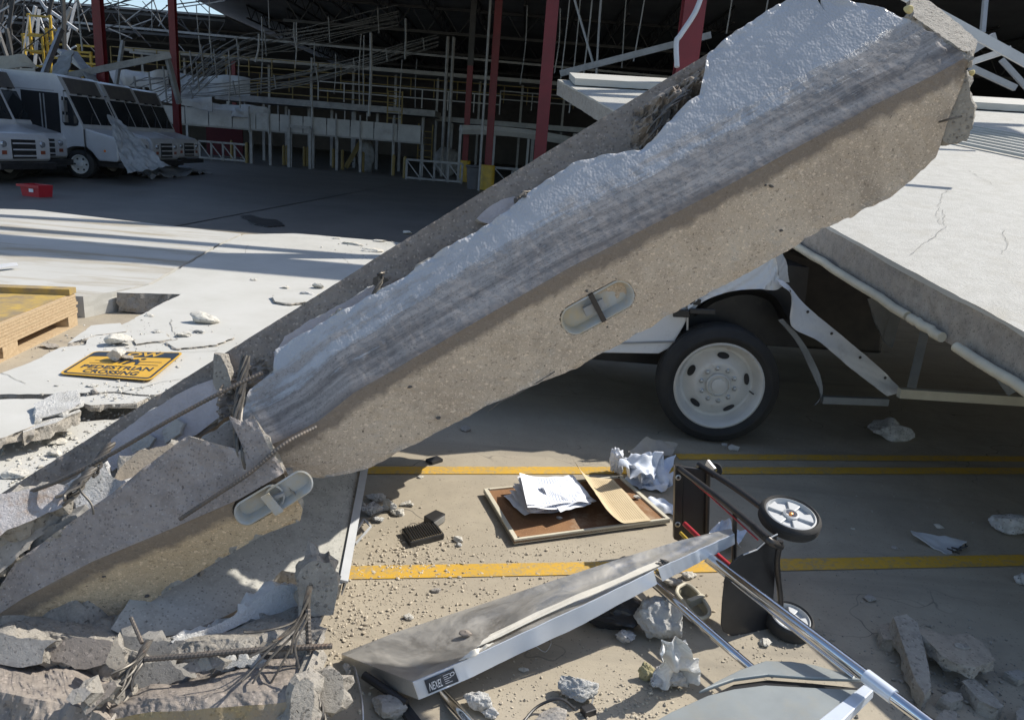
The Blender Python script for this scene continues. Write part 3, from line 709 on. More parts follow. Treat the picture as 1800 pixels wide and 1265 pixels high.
# cracks
CRACKM = mat('crack_dark', (.12, .11, .10), rough=1, bump=0)
def crack(parent, pts, fn, w_=.003, seed=1, name='crack'):
    P_ = [fn(x, y) for x, y in pts]; out = []
    for i in range(len(P_)-1):
        n = max(2, int((P_[i+1]-P_[i]).length/.03))
        for k in range(n): out.append(P_[i].lerp(P_[i+1], k/n))
    out = [p+V(fb1(i*.35, seed), fb1(i*.35, seed+7), 0)*.018 for i, p in enumerate(out)]
    b = MB(); vs = []
    for i, p in enumerate(out):
        a = out[max(0, i-1)]; d = (out[min(len(out)-1, i+1)]-a); s_ = d.cross(UPV).normalized()*w_*(.4+abs(fb1(i*.5, seed+3)))*.8
        vs += [p-s_+V(0, 0, .002), p+s_+V(0, 0, .002)]
    fs = [(2*i, 2*i+1, 2*i+3, 2*i+2) for i in range(len(out)-1)]
    b.add(vs, fs); return b.build(name, FCRACK, parent, fix=False)
g2 = lambda x, y: G(x, y, SZ+.002)
for i, c_ in enumerate(([(330, 430), (390, 442), (430, 446), (436, 430)], [(560, 455), (600, 452), (620, 466)], [(0, 655), (20, 662), (50, 676)], [(212, 690), (300, 668), (390, 655)], [(330, 580), (360, 590), (415, 592)], [(240, 596), (310, 600), (300, 560)], [(280, 620), (350, 618), (390, 616)], [(470, 414), (560, 420), (640, 432)])):
    crack(B_ if i else B_, c_, g2, .0035, i)

# big tilted slab at right
RS = plane3((980, 140, 12.5), (1800, 583, 3.3), (1790, 187, 12.5))
c0, c1 = RS.at(980, 140), RS.at(1800, 583); far = RS.at(1790, 187)
e1 = (c1-c0); e2 = (far-c0)
c1b = c0+e1*1.12; poly = [c0, c0+e1*.33, c0+e1*.66, c1b, c1b+e2*1.0, far, c0+e2*.5]
big = slab('roof_slab', poly, RS.n, .24, [WS, CONC, CONC_DARK], jit=.008, rough=.006, step=.05, under=2, seed=12)
tag(big, 'huge tilted white roof slab resting on the crushed truck at right', 'roof slab')
rs = lambda x, y: RS.at(x, y)+RS.n*.003
for i, c_ in enumerate(([(1660, 370), (1658, 400), (1640, 420), (1590, 450)], [(1700, 300), (1745, 325), (1770, 326)], [(1765, 405), (1768, 430), (1762, 450)], [(1648, 395), (1650, 360), (1665, 330)])):
    crack(big, c_, rs, .0022, 30+i)
b = MB()
q0 = [RS.at(*p)+RS.n*.03 for p in ((1440, 392), (1805, 585), (1805, 592), (1440, 398))]
# white drip edge along the slab's near edge
e = e1.normalized(); out_ = e.cross(RS.n).normalized()
if out_.x > 0: out_ = -out_
pp = [c0+e1*f + out_*.012 + RS.n*(.004) for f in np.linspace(.02, 1.1, 90)]
b.add([v for i, p in enumerate(pp) for v in (p, p-RS.n*(.022+.010*fb1(i*.6, 3)), )], [(2*i, 2*i+1, 2*i+3, 2*i+2) for i in range(89)])
b.build('coating_edge', WHITE, big)
def cond(f0, f1, n=12, r_=.026, sag=.0):
    pts = [c0+e1*(f0+(f1-f0)*k/n)+out_*(.045)-RS.n*(.212+sag*math.sin(math.pi*k/n)+.01*fb1(k*.7+f0*9, 2)) for k in range(n+1)]
    return MB().tube(pts, r_, 10)
for (f0, f1, lab) in ((.79, .935, 'cream pipe fixed along the lower edge of the tilted roof slab, upper length'), (.937, .962, 'cream pipe along the lower edge of the tilted roof slab, second length'), (.972, 1.12, 'cream pipe at the lower edge of the tilted slab, nearest the right edge')):
    tag(cond(f0, f1).build('edge_pipe', CREAM, smooth=True), lab, 'pipe')
# grille lying on the slab
t = thing('floor_grille', 'white slotted metal grille lying on the tilted roof slab at upper right', 'grille', tuple(RS.at(1730, 235)))
ga, gb, gc = RS.at(1640, 214), RS.at(1835, 250), RS.at(1640, 246)
for k in range(8):
    f = k/7; a = ga.lerp(gc, f)+RS.n*.03; c_ = a+(gb-RS.at(1640, 214+32*.9))*1.0
    bb = MB(); bb.bar(a, a+(gb-ga)*.98, .045, .03, RS.n); bb.build('slat', WHITE, t)
# pale slab stripes beyond: second panel lying on the far end
t2 = slab('roof_slab', [RS.at(1000, 141)+RS.n*.12, RS.at(1790, 187)+RS.n*.12, RS.at(1900, 205)+RS.n*.12, RS.at(1010, 152)+RS.n*.12], RS.n, .1, [WHITE, WHITE, CONC_DARK], jit=.004, rough=.004, step=.1, under=2, seed=3)
tag(t2, 'narrow raised white strip along the far edge of the tilted roof slab', 'roof slab')
# ================================================================ BROKEN BEAM
EX = np.array((.886, -.465)); NX = np.array((.465, .886))
def sn(p): p = np.array(p, float); return float(p@EX), float(p@NX)
def curve(pts, smooth=0):
    q = sorted(sn(p) for p in pts); S = np.array([a for a, _ in q]); N_ = np.array([b for _, b in q])
    return lambda s: np.interp(s, S, N_)
def beam_loft(name, parent, top, r1, r2, bot, dfun, kd, kt, mats, ns=340, nd=70, ntn=46, s0=None, s1=None, hole=None, seed=1, rough_end=.02, brk=.02, deck_amp=.004, nb=24, over=None):
    """closed solid: coated deck face, chamfer, tan edge face, hidden back face and broken upper face.
       top/r1/r2/bot give the n-coordinate of each edge as a function of the length s"""
    S = np.linspace(s0, s1, ns); rows = []; prm = []
    axis = (Rv*EX[0]-Uv*EX[1]); mdir = (-Rv*NX[0]+Uv*NX[1])
    cols = nd+3+ntn
    pos = np.zeros((ns, cols, 3)); vv = np.zeros((ns, cols))
    for i, s in enumerate(S):
        nA, n1, n2, nL = top(s), r1(s), r2(s), bot(s)
        n1 = max(n1, nA+.5) if nA < n1 else nA+.5
        nL = max(nL, n1+1.0); n2 = min(max(n2, n1+.3), nL-.3)
        q = list(np.linspace(nA, n1, nd))+list(np.linspace(n1, n2, 5))[1:4]+list(np.linspace(n2, nL, ntn))
        d0 = dfun(s)
        for j, n in enumerate(q):
            d = d0+(n1-n)*kd if n <= n1 else d0+(n-n1)*kt
            if n > n1 and n < n2: d -= 0
            px, py = EX*s+NX*n
            pos[i, j] = P(px, py, d); vv[i, j] = n-n1
    # normals of the two faces
    dn = (axis.cross(mdir-Fv*(-kd*FPX/1.0*0)))  # placeholder
    def fn(a, b, c):
        n_ = (b-a).cross(c-a).normalized(); return n_ if n_.dot(CP-a) > 0 else -n_
    mi = ns//2; A3 = lambda i, j: Vector(pos[i, j])
    nD = fn(A3(mi, 5), A3(mi+20, 5), A3(mi, nd-5)); nT = fn(A3(mi, nd+6), A3(mi+20, nd+6), A3(mi, cols-4))
    flat_ = pos.reshape(-1, 3).copy(); V_ = vv.reshape(-1)
    isD = V_ <= 0
    h = fbm(flat_*7, seed, 3)*(.0012 if deck_amp < .003 else .006)+fbm(flat_*38, seed+2, 3)*deck_amp*.6
    h2 = fbm(flat_*5, seed+6, 3)*.004+fbm(flat_*60, seed+8, 2)*.0012
    disp = np.where(isD[:, None], np.outer(h, nD), np.outer(h2, nT))
    # worn ridge and edges
    col = np.tile(np.arange(cols), ns); row = np.repeat(np.arange(ns), cols)
    near_end = np.minimum(row, ns-1-row)/ns
    ef = np.clip(1-near_end/.03, 0, 1)
    disp += np.outer(fbm(flat_*18, seed+11, 4)*rough_end*ef, tuple((nD+nT)*.5))
    ed = np.clip(1-col/6., 0, 1)+np.clip(1-(cols-1-col)/3.5, 0, 1)*1.1
    disp += np.outer(fbm(flat_*24, seed+13, 3)*.010*ed, tuple(nD))
    if hole is not None:
        for (cx, cy, hl, hr, dep, ang) in hole:
            for k in np.where(~isD)[0]:
                s = S[row[k]]; n = V_[k]+r1(s); px, py = EX*s+NX*n
                dx, dy = px-cx, py-cy; a = dx*math.cos(ang)-dy*math.sin(ang); c_ = dx*math.sin(ang)+dy*math.cos(ang)
                r_ = math.hypot(max(0, abs(a)-hl), c_)
                if r_ < hr: disp[k] += -np.array(tuple(nT))*dep*min(1, (hr-r_)/3.)
    if over is not None: disp += over(flat_, V_, S[row], nD, nT)
    pos = (flat_+disp).reshape(ns, cols, 3)
    # back: L -> back ; Ab = A + (L-R)
    loops = []; nb2 = 10
    for i in range(ns):
        A, Rr, L = pos[i, 0], pos[i, nd], pos[i, -1]
        off = L-Rr; wd = off-np.array(tuple(axis))*np.dot(off, tuple(axis))
        Ab = A+wd
        q1 = [L+(Ab-L)*k/nb2 for k in range(1, nb2+1)]
        q2 = [Ab+(A-Ab)*k/nb for k in range(1, nb)]
        loops.append(np.vstack([pos[i], np.array(q1), np.array(q2)]))
    L_ = np.array(loops); K = L_.shape[1]
    # roughen broken upper face and back
    seg = L_[:, cols:, :].reshape(-1, 3); up = np.array(tuple(mdir))
    amp = np.tile(np.concatenate([np.full(nb2, brk*.4), np.full(nb-1, brk)]), ns)
    seg = seg+np.outer(fbm(seg*14, seed+15, 4)*amp, up); L_[:, cols:, :] = seg.reshape(ns, -1, 3)
    vs = L_.reshape(-1, 3); fs = []; ms = []
    for i in range(ns-1):
        for k in range(K):
            k2 = (k+1) % K
            fs.append((i*K+k, i*K+k2, (i+1)*K+k2, (i+1)*K+k)); ms.append(0 if k < nd-1 else 1 if k < cols-1 else 2)
    vs = list(map(tuple, vs))
    for end, i in ((0, 0), (1, ns-1)):      # rough caps
        ring = L_[i]; c = ring.mean(0); prev = [i*K+k for k in range(K)]; sg = -1 if end == 0 else 1
        R_ = 14
        for r_ in range(1, R_+1):
            f = 1-r_/R_
            if r_ == R_: pts = np.array([c])
            else: pts = c+(ring-c)*f
            pts = pts+np.outer(fbm(pts*16, seed+31, 4)*rough_end*1.6+sg*0, tuple(axis))
            b0 = len(vs); vs += list(map(tuple, pts))
            if r_ == R_:
                for k in range(K): fs.append((prev[k], prev[(k+1) % K], b0)); ms.append(2)
            else:
                cur = [b0+k for k in range(K)]
                for k in range(K): fs.append((prev[k], prev[(k+1) % K], cur[(k+1) % K], cur[k])); ms.append(2)
                prev = cur
    b = MB(); b.v = vs; b.f = fs; b.m = ms
    o = b.build(name, mats, parent)
    # attribute: distance from the ridge in pixels of the trace -> metres
    at = o.data.attributes.new('ridge', 'FLOAT', 'POINT'); vals = np.full(len(vs), 0.); 
    tmp = np.zeros((ns, K)); tmp[:, :cols] = vv
    vals[:ns*K] = tmp.reshape(-1)*.00195; at.data.foreach_set('value', vals)
    at2 = o.data.attributes.new('along', 'FLOAT', 'POINT'); v2 = np.zeros(len(vs)); v2[:ns*K] = np.repeat(S, K)*.00195; at2.data.foreach_set('value', v2)
    return o, nD, nT

def deck_mat(name, coat=True, dark=1.):
    """coated, blistered white paint at the outer edge wearing to stained grey concrete by the ridge"""
    t = NT(name)
    at = t.n('ShaderNodeAttribute', attribute_name='ridge').outputs['Fac']; al = t.n('ShaderNodeAttribute', attribute_name='along').outputs['Fac']
    cx = t.n('ShaderNodeCombineXYZ'); t.l(t.math('MULTIPLY', al, .55), cx.inputs[0]); t.l(t.math('MULTIPLY', at, 8), cx.inputs[1])
    st = t.n('ShaderNodeTexNoise'); st.inputs['Scale'].default_value = 2.4; st.inputs['Detail'].default_value = 9; st.inputs['Roughness'].default_value = .68; t.l(cx.outputs[0], st.inputs['Vector'])
    sf = st.outputs['Fac']
    n1 = t.noise(10, 9, .75)
    g = t.mix(t.ramp(sf, .42, .58), tuple(x*dark for x in (.155, .135, .122)), tuple(x*dark for x in (.38, .34, .31)))
    g = t.mix(t.math('MULTIPLY', t.ramp(n1, .42, .66), .35), g, tuple(x*dark for x in (.47, .43, .39)))
    g = t.mix(t.math('MULTIPLY', t.ramp(t.noise(90, 6, .8), .52, .66), .65), g, tuple(x*dark for x in (.10, .095, .09)))
    v = t.voro(70); g = t.mix(t.math('MULTIPLY', t.ramp(v.outputs['Distance'], .22, .1), .5), g, (.08, .075, .07))
    if coat:
        wob = t.math('MULTIPLY', t.math('SUBTRACT', sf, .5), .55)
        wob = t.math('ADD', wob, t.math('MULTIPLY', t.math('SUBTRACT', n1, .5), .22))
        wob = t.math('ADD', wob, t.math('MULTIPLY', t.math('SUBTRACT', t.noise(55, 6, .8), .5), .10))
        edge = t.ramp(t.math('ADD', at, wob), -.14, -.21)
        w_ = t.mix(t.ramp(t.noise(5, 6), .3, .7), (.48, .475, .475), (.41, .405, .405))
        c = t.mix(edge, g, w_)
        t.rough(t.math('SUBTRACT', .92, t.math('MULTIPLY', edge, .68)))
    else: c = g; t.rough(.92)
    # darker brownish band just along the ridge
    rd = t.math('MULTIPLY', t.ramp(at, -.035, -.008), t.ramp(n1, .3, .5))
    c = t.mix(t.math('MULTIPLY', rd, .6), c, (.17, .14, .12))
    t.base(c)
    if coat:
        wv = t.n('ShaderNodeTexVoronoi', feature='SMOOTH_F1'); wv.inputs['Scale'].default_value = 125
        mp = t.n('ShaderNodeMapping'); mp.inputs['Scale'].default_value = (1, .8, .6); t.l(t.co(), mp.inputs[0]); t.l(mp.outputs[0], wv.inputs['Vector'])
        t.bump(t.math('MULTIPLY', wv.outputs['Distance'], edge), .75, .0034)
    t.bump(t.noise(60, 8, .75), .35, .002); return t.m
DECK = deck_mat('coated_deck'); DECK2 = conc('bare_deck', (.30, .265, .245), (.40, .36, .335), bs=45, bump=.8, bd=.008, agscale=120, ag=(.16, .145, .14), agl=(.50, .45, .41), stain=(2.5, .5, .7, (.27, .215, .17)))
def tan_mat(name, c1, c2, brown=(.15, .125, .105)):
    t = NT(name)
    at = t.n('ShaderNodeAttribute', attribute_name='ridge').outputs['Fac']
    n = t.noise(3, 9, .7); c = t.mix(t.ramp(n, .34, .66), c1, c2)
    c = t.mix(t.math('MULTIPLY', t.ramp(t.noise(20, 7, .75), .5, .75), .5), c, tuple(x*.62 for x in c1))
    c = t.mix(t.math('MULTIPLY', t.ramp(t.noise(1.6, 9, .75, 1.0), .52, .68), .55), c, tuple(x*.55 for x in c1))
    c = t.mix(t.math('MULTIPLY', t.ramp(t.noise(3.1, 9, .8, .6), .58, .72), .45), c, (.50, .48, .44))
    for sc_, a, hi in ((150, .30, .62), (85, .26, .66), (44, .24, .72)):
        v = t.voro(sc_, stretch=(1, 1, 1.8)); rr = t.n('ShaderNodeSeparateColor'); t.l(v.outputs['Color'], rr.inputs[0])
        c = t.mix(t.math('MULTIPLY', t.math('MULTIPLY', t.ramp(v.outputs['Distance'], a+.12, a), t.ramp(rr.outputs[0], hi, hi+.05)), .5), c, tuple(min(1, x*1.55) for x in c2))
        c = t.mix(t.math('MULTIPLY', t.math('MULTIPLY', t.ramp(v.outputs['Distance'], a+.08, a-.04), t.ramp(rr.outputs[1], hi+.04, hi+.09)), .6), c, tuple(x*.4 for x in c1))
    v = t.voro(34); rr = t.n('ShaderNodeSeparateColor'); t.l(v.outputs['Color'], rr.inputs[0])
    pm = t.math('MULTIPLY', t.ramp(v.outputs['Distance'], .10, .06), t.ramp(rr.outputs[2], .45, .5)); c = t.mix(pm, c, (.05, .04, .035))
    band = t.ramp(t.math('ADD', at, t.math('MULTIPLY', t.math('SUBTRACT', t.noise(14, 7), .5), .07)), .062, .038)
    c = t.mix(t.math('MULTIPLY', band, .8), c, brown)
    t.base(c); t.rough(.93)
    t.bump(t.math('SUBTRACT', t.noise(130, 7, .8), pm), .6, .004); return t.m
TAN = tan_mat('tan_aggregate', (.46, .37, .28), (.575, .475, .365)); TAN2 = tan_mat('tan_aggregate_warm', (.52, .385, .235), (.62, .475, .31))

tp = curve([(418, 770), (425, 722), (440, 682), (478, 652), (484, 612), (540, 580), (600, 546), (660, 512), (700, 490), (760, 450), (840, 402), (872, 384), (930, 335), (1010, 285), (1065, 270), (1122, 262), (1152, 240), (1185, 200), (1228, 165), (1238, 120), (1242, 94), (1310, 42), (1380, 0), (1420, -22), (1438, -6), (1450, 18), (1530, 9), (1572, 22), (1640, 58), (1692, 92)])
r1 = curve([(430, 800), (500, 770), (560, 738), (620, 690), (1000, 470), (1280, 325), (1530, 187), (1648, 128), (1690, 104)])
r2 = curve([(430, 812), (500, 790), (568, 757), (630, 708), (1008, 486), (1288, 341), (1538, 203), (1652, 140), (1691, 112)])
bt = curve([(420, 782), (436, 800), (470, 820), (520, 832), (572, 839), (640, 826), (745, 770), (850, 716), (1000, 651), (1120, 585), (1232, 520), (1340, 465), (1450, 400), (1562, 349), (1605, 312), (1643, 278), (1652, 250), (1668, 200), (1690, 150), (1698, 112)])
beam = thing('broken_beam', 'long broken concrete beam slanting across the whole view, white paint on top and tan below', 'concrete beam', tuple(P(1000, 520, 2.6)))
BD = 2.55
bo, nD, nT = beam_loft('concrete_body', beam, tp, r1, r2, bt, lambda s: BD+.0000*s, .00112, .0011, [DECK, TAN, CONC_BR], s0=16, s1=1452, hole=[(1050, 540, 44, 26, .035, math.radians(29))], seed=4, deck_amp=.0012)
# added slab, unseen behind the beam, placed to shade the leaning panel
wq = [V(-.17, 4.2, .42), V(-.10, 3.5, .75), V(0, 2.9, 1.25), V(-.6, 2.78, 1.05), V(-1.1, 2.8, .75), V(-1.0, 3.2, .64), V(-.95, 4.2, .42)]
wn = (wq[1]-wq[0]).cross(wq[4]-wq[0]).normalized(); wn = wn if wn.z > 0 else -wn
slab('shade_block', wq, wn, .12, [CONC, CONC_BR], beam, jit=.01, rough=.03, step=.04, seed=33)
# recess liner on the tan face
def tan_pt(px, py, lift=0.0, k=.0011, d0=None):
    s, n = sn((px, py)); n1 = r1(s); d = (d0 if d0 is not None else BD)+(n-n1)*k
    return P(px, py, d)+nT*lift
def capsule(cx, cy, hl, hr, ang, n=40):
    out = []
    for i in range(n):
        a = 2*math.pi*i/n; x = math.cos(a)*hr+(hl if math.cos(a) > 0 else -hl); y = math.sin(a)*hr
        out.append((cx+x*math.cos(ang)+y*math.sin(ang), cy-x*math.sin(ang)+y*math.cos(ang)))
    return out
def liner(name, parent, cx, cy, hl, hr, ang, fpt, dep=.03, mt=None, protr=0.0):
    b = MB(); rings = [(hr+1.5, protr+.003), (hr-1, protr+.006), (hr-3, protr+.002), (hr-7, -dep), (hr*.3, -dep)]; n = 40; vs = []
    for (r_, lf) in rings: vs += [fpt(x, y, lf) for x, y in capsule(cx, cy, hl*(1 if r_ > hr*.5 else .9), r_, ang, n)]
    fs = []
    for i in range(len(rings)-1):
        for k in range(n): fs.append((i*n+k, i*n+(k+1) % n, (i+1)*n+(k+1) % n, (i+1)*n+k))
    fs.append(tuple((len(rings)-1)*n+k for k in range(n)))
    b.add(vs, fs); return b.build(name, mt or TUB, parent, smooth=True)
lin = liner('recess_liner', beam, 1050, 540, 44, 25, math.radians(29), tan_pt)
b = MB(); b.bar(tan_pt(1036, 515, .010), tan_pt(1060, 562, .010), .018, .012, nT); b.build('anchor_bar', DARKSTEEL, beam)
b = MB(); b.bar(tan_pt(1028, 549, -.005), tan_pt(1062, 532, -.005), .035, .012, nT); b.build('anchor_plate', GREYSTEEL, beam)
for i, (x, y, r_) in enumerate(((1030, 511, .007), (1068, 574, .006), (1355, 328, .009), (1372, 405, .008), (720, 680, .009), (770, 734, .008), (862, 742, .0), (1345, 326, .005))):
    if r_: rock('bolt_hole', tan_pt(x, y, 0), (r_*2.4, r_*2.4, r_*1.6), CRACKM, 60+i, parent=beam, sub=2, sit=False)
b = MB(); cr = [(858, 722), (880, 704), (912, 690), (950, 668), (975, 652)]
vs = []
for i, (x, y) in enumerate(cr): vs += [tan_pt(x, y-1.0, .0035), tan_pt(x, y+1.0, .0035)]
b.add(vs, [(2*i, 2*i+1, 2*i+3, 2*i+2) for i in range(len(cr)-1)]); b.build('crack', CRACKM, beam, fix=False)
# fine broken edge crumbs on the ridge
# broken end pieces at upper right
pl = plane3((1600, 10, 2.75), (1710, 70, 2.62), (1600, 60, 2.6))
tag(slab('broken_chunk', [pl.at(*p) for p in ((1602, 2), (1618, -6), (1650, 14), (1692, 48), (1716, 70), (1714, 84), (1694, 90), (1660, 68), (1625, 44), (1603, 28))], pl.n, .12, [CONC_BR, CONC_BR], jit=.012, rough=.03, step=.012, seed=17, rings=6), 'speckled concrete chunk sticking out above the top end of the beam', 'concrete chunk')
pl = plane3((1660, 120, 2.60), (1712, 160, 2.60), (1680, 240, 2.66))
tag(slab('broken_chunk', [pl.at(*p) for p in ((1668, 118), (1688, 112), (1700, 126), (1706, 160), (1714, 190), (1712, 225), (1700, 246), (1668, 252), (1656, 240), (1664, 205), (1672, 180), (1662, 150))], pl.n, .09, [CONC_BR, CONC_BR], jit=.012, rough=.03, step=.012, seed=18, rings=6), 'rough concrete chunk hanging from the upper right end of the beam', 'concrete chunk')
b = MB(); b.tube(curve_pts([P(1650, 215, 2.62), P(1668, 210, 2.6), P(1690, 205, 2.62)], 10), .004, 6); tag(b.build('wire', WIRE), 'short wire holding the hanging chunk at the upper right beam end', 'wire')
for (x, y, lab) in ((1597, 17, 'small yellowish foam plug at the top right corner of the beam'), (1706, 130, 'small yellowish foam plug beside the hanging chunk')):
    tag(rock('foam_plug', P(x, y, 2.62), (.035, .03, .03), mat('yellow_foam' + str(x), (.62, .52, .25), rough=.9), x, sit=False, sub=2), lab, 'foam plug')

# ---------------------------------------------------------------- back flange: brown strip behind the painted deck
bf = thing('beam_flange', 'long brown concrete flange strip showing behind the upper edge of the broken beam', 'concrete strip', tuple(P(500, 650, 2.9)))
def strip(name, parent, topl, botl, d0, d1, mats, ns=300, nn=34, amp=.003, roughz=(), seed=3, thick=.07, lean=.03):
    """topl/botl: px polylines as functions of x; depth goes d0..d1 along x"""
    tx = np.array(topl, float); bx = np.array(botl, float); X = np.linspace(tx[0, 0], tx[-1, 0], ns); vs = []
    U_ = np.linspace(0, 1, ns)
    T = np.array([np.interp(U_*tx[-1, 0]+(1-U_)*tx[0, 0], tx[:, 0], tx[:, 1])]).T; Bx = np.interp(U_, (bx[:, 0]-bx[0, 0])/(bx[-1, 0]-bx[0, 0]), bx[:, 1])
    BX = bx[0, 0]+(bx[-1, 0]-bx[0, 0])*U_
    g = np.zeros((ns, nn, 3)); am = np.zeros((ns, nn))
    for i in range(ns):
        inv = (1-U_[i])/d0+U_[i]/d1; d = 1/inv
        for j in range(nn):
            f = j/(nn-1); px = X[i]*(1-f)+BX[i]*f; py = T[i, 0]*(1-f)+Bx[i]*f
            g[i, j] = P(px, py, d-lean*f); a = amp
            for (x0, x1, A_, f0) in roughz:
                if x0 < px < x1 and f > f0: a = max(a, A_*min(1, (px-x0)/25, (x1-px)/25)*min(1, (f-f0)*6))
            am[i, j] = a
    q = g.reshape(-1, 3); aa = am.reshape(-1); h = fbm(q*26, seed, 5)*aa+fbm(q*70, seed+3, 3)*aa*.5+np.where(aa > .02, aa*.7, 0)
    n_ = np.cross(g[ns//2+9, 2]-g[ns//2, 2], g[ns//2, nn-1]-g[ns//2, 0]); n_ /= np.linalg.norm(n_)
    if n_@np.array(tuple(CP-Vector(g[ns//2, 2]))) < 0: n_ = -n_
    q = q+np.outer(h, n_); n = len(q); q2 = q-n_*thick; fs = []; W = nn
    for i in range(ns-1):
        for j in range(nn-1):
            k = i*W+j; fs.append((k, k+1, k+W+1, k+W)); fs.append((n+k, n+k+W, n+k+W+1, n+k+1))
    bd = [j for j in range(W)]+[i*W+nn-1 for i in range(1, ns)]+[(ns-1)*W+j for j in range(nn-2, -1, -1)]+[i*W for i in range(ns-2, 0, -1)]
    for i, k in enumerate(bd):
        k2 = bd[(i+1) % len(bd)]; fs.append((k, n+k, n+k2, k2))
    b = MB(); b.add(list(map(tuple, q))+list(map(tuple, q2)), fs); return b.build(name, mats, parent)
FL0, FL1 = 2.75, 2.95
strip('flange_body', bf, [(-60, 905), (0, 868), (380, 630), (620, 480), (656, 456), (905, 302), (1240, 97), (1262, 84)], [(-60, 1010), (60, 930), (300, 800), (470, 690), (700, 545), (960, 400), (1200, 260), (1290, 180)], FL0, FL1, CONC_BROWN, roughz=((1105, 1290, .055, .12), (880, 990, .035, .45), (640, 720, .03, .5), (370, 480, .035, .35)), seed=3)
b = MB(); fq = [P(-60, 922, 2.78), P(1232, 120, 2.98), P(1232, 120, 3.7), P(-60, 922, 3.5)]; fn0 = (fq[1]-fq[0]).cross(fq[3]-fq[0]).normalized(); fn0 = fn0 if fn0.z > 0 else -fn0
b.prism(fq, fn0, .07); b.build('shade_plate', CONC_BROWN, bf)  # added plate, unseen behind the strip, keeps sun off the rubble pile
def fl(px, py, lift=.0):
    u = (px+60)/1322.; d = 1/((1-u)/FL0+u/FL1)-.03-lift; return P(px, py, d)
PINKW = mat('pinkish_foam_residue', (.56, .52, .53), (.44, .41, .42), ns=8, rough=.95, bump=1, bs=60, bd=.01)
def patch(pts, lift, t, mts, seed, name='coating_layer', parent=bf):
    n_ = (fl(*pts[1])-fl(*pts[0])).cross(fl(*pts[2])-fl(*pts[0])).normalized()
    if n_.dot(CP-fl(*pts[0])) < 0: n_ = -n_
    return slab(name, [fl(x, y, lift) for x, y in pts], n_, t, mts, parent, jit=.006, rough=.008, step=.015, seed=seed, rings=3)
patch(((184, 792), (196, 770), (260, 722), (330, 684), (392, 660), (398, 700), (386, 735), (330, 770), (250, 800), (196, 828)), .02, .03, [PINKW, FOAM], 41)
patch(((480, 618), (500, 590), (560, 556), (640, 512), (668, 497), (660, 530), (560, 585), (520, 640), (480, 650)), .02, .03, [PINKW, FOAM], 42)
patch(((838, 385), (880, 352), (905, 345), (918, 362), (960, 318), (1025, 282), (1030, 292), (960, 350), (880, 400)), .02, .03, [PINKW, FOAM], 43)
patch(((285, 756), (310, 736), (322, 745), (316, 762), (290, 780)), .04, .02, [FOAM, FOAM], 44)
patch(((228, 778), (260, 762), (272, 770), (262, 786), (232, 796)), .04, .02, [FOAM, FOAM], 45)
# dark lumps with the shade of hollows put into their colour, and a shard
for i, (x, y, sx, sy) in enumerate(((668, 492, .07, .05), (930, 345, .07, .045), (1172, 205, .05, .09), (912, 352, .04, .03), (428, 660, .05, .08))):
    rock('hollow_shade_lump', fl(x, y, .045), (sx, .02, sy), CRACKM, 500+i, rot=0, parent=bf, lumpy=.06, sub=3, sit=False)
pl = plane3((400, 640, 2.68), (380, 690, 2.66), (410, 660, 2.62))
tag(slab('broken_chunk', [fl(x, y, .03) for x, y in ((376, 621), (388, 625), (400, 650), (407, 680), (404, 690), (380, 684), (376, 655))], -Fv, .06, [CONC_BR, CONC_BR], jit=.008, rough=.015, step=.01, seed=19), 'small sunlit concrete shard standing beside the vertical wire bundle', 'concrete chunk')

# ---------------------------------------------------------------- lower broken length of the beam
lb = thing('beam_fragment', 'lower broken length of the beam at bottom left with a warm tan edge', 'concrete beam', tuple(P(250, 1000, 2.4)))
tp2 = curve([(-70, 1080), (0, 1030), (30, 985), (70, 955), (140, 905), (200, 862), (260, 815), (330, 765), (400, 728), (424, 740), (430, 792)])
r12 = curve([(-70, 1112), (0, 1076), (40, 1050), (160, 986), (300, 928), (420, 876), (520, 818)])
r22 = curve([(-70, 1124), (0, 1088), (44, 1062), (165, 998), (305, 936), (425, 882), (522, 824)])
bt2 = curve([(-80, 1130), (0, 1104), (45, 1122), (150, 1132), (200, 1102), (256, 1062), (330, 1015), (410, 968), (470, 936), (527, 914), (534, 884)])
def D2(s): return 2.37+.00010*(s+400)
lb_o, nD2, nT2 = beam_loft('concrete_body', lb, tp2, r12, r22, bt2, D2, .0000, .0011, [DECK2, TAN2, CONC_BR], s0=-560, s1=55, ns=220, seed=9, rough_end=.014, hole=[(470, 876, 40, 26, .03, math.radians(31))], brk=.012, deck_amp=.0025)
def tan2(px, py, lift=0.0):
    s, n = sn((px, py)); return P(px, py, D2(s)+(n-r12(s))*.0011)+nT2*lift
liner('recess_liner', lb, 456, 886, 26, 21, math.radians(31), tan2)
tubp = liner('recess_liner', lb, 508, 858, 24, 21, math.radians(33), lambda x, y, l: tan2(x, y, l+.010), dep=.022)
b = MB(); b.bar(tan2(466, 862, .025), tan2(492, 890, .035), .03, .006, nT2); b.build('anchor_plate', TUB, lb)
b = MB(); b.bar(tan2(474, 872, .012), tan2(500, 862, .016), .012, .01, nT2); b.build('anchor_bar', GREYSTEEL, lb)
for i, (x, y) in enumerate(((258, 1046), (182, 1012))): rock('bolt_hole', tan2(x, y), (.018, .018, .012), CRACKM, 80+i, parent=lb, sub=2, sit=False)
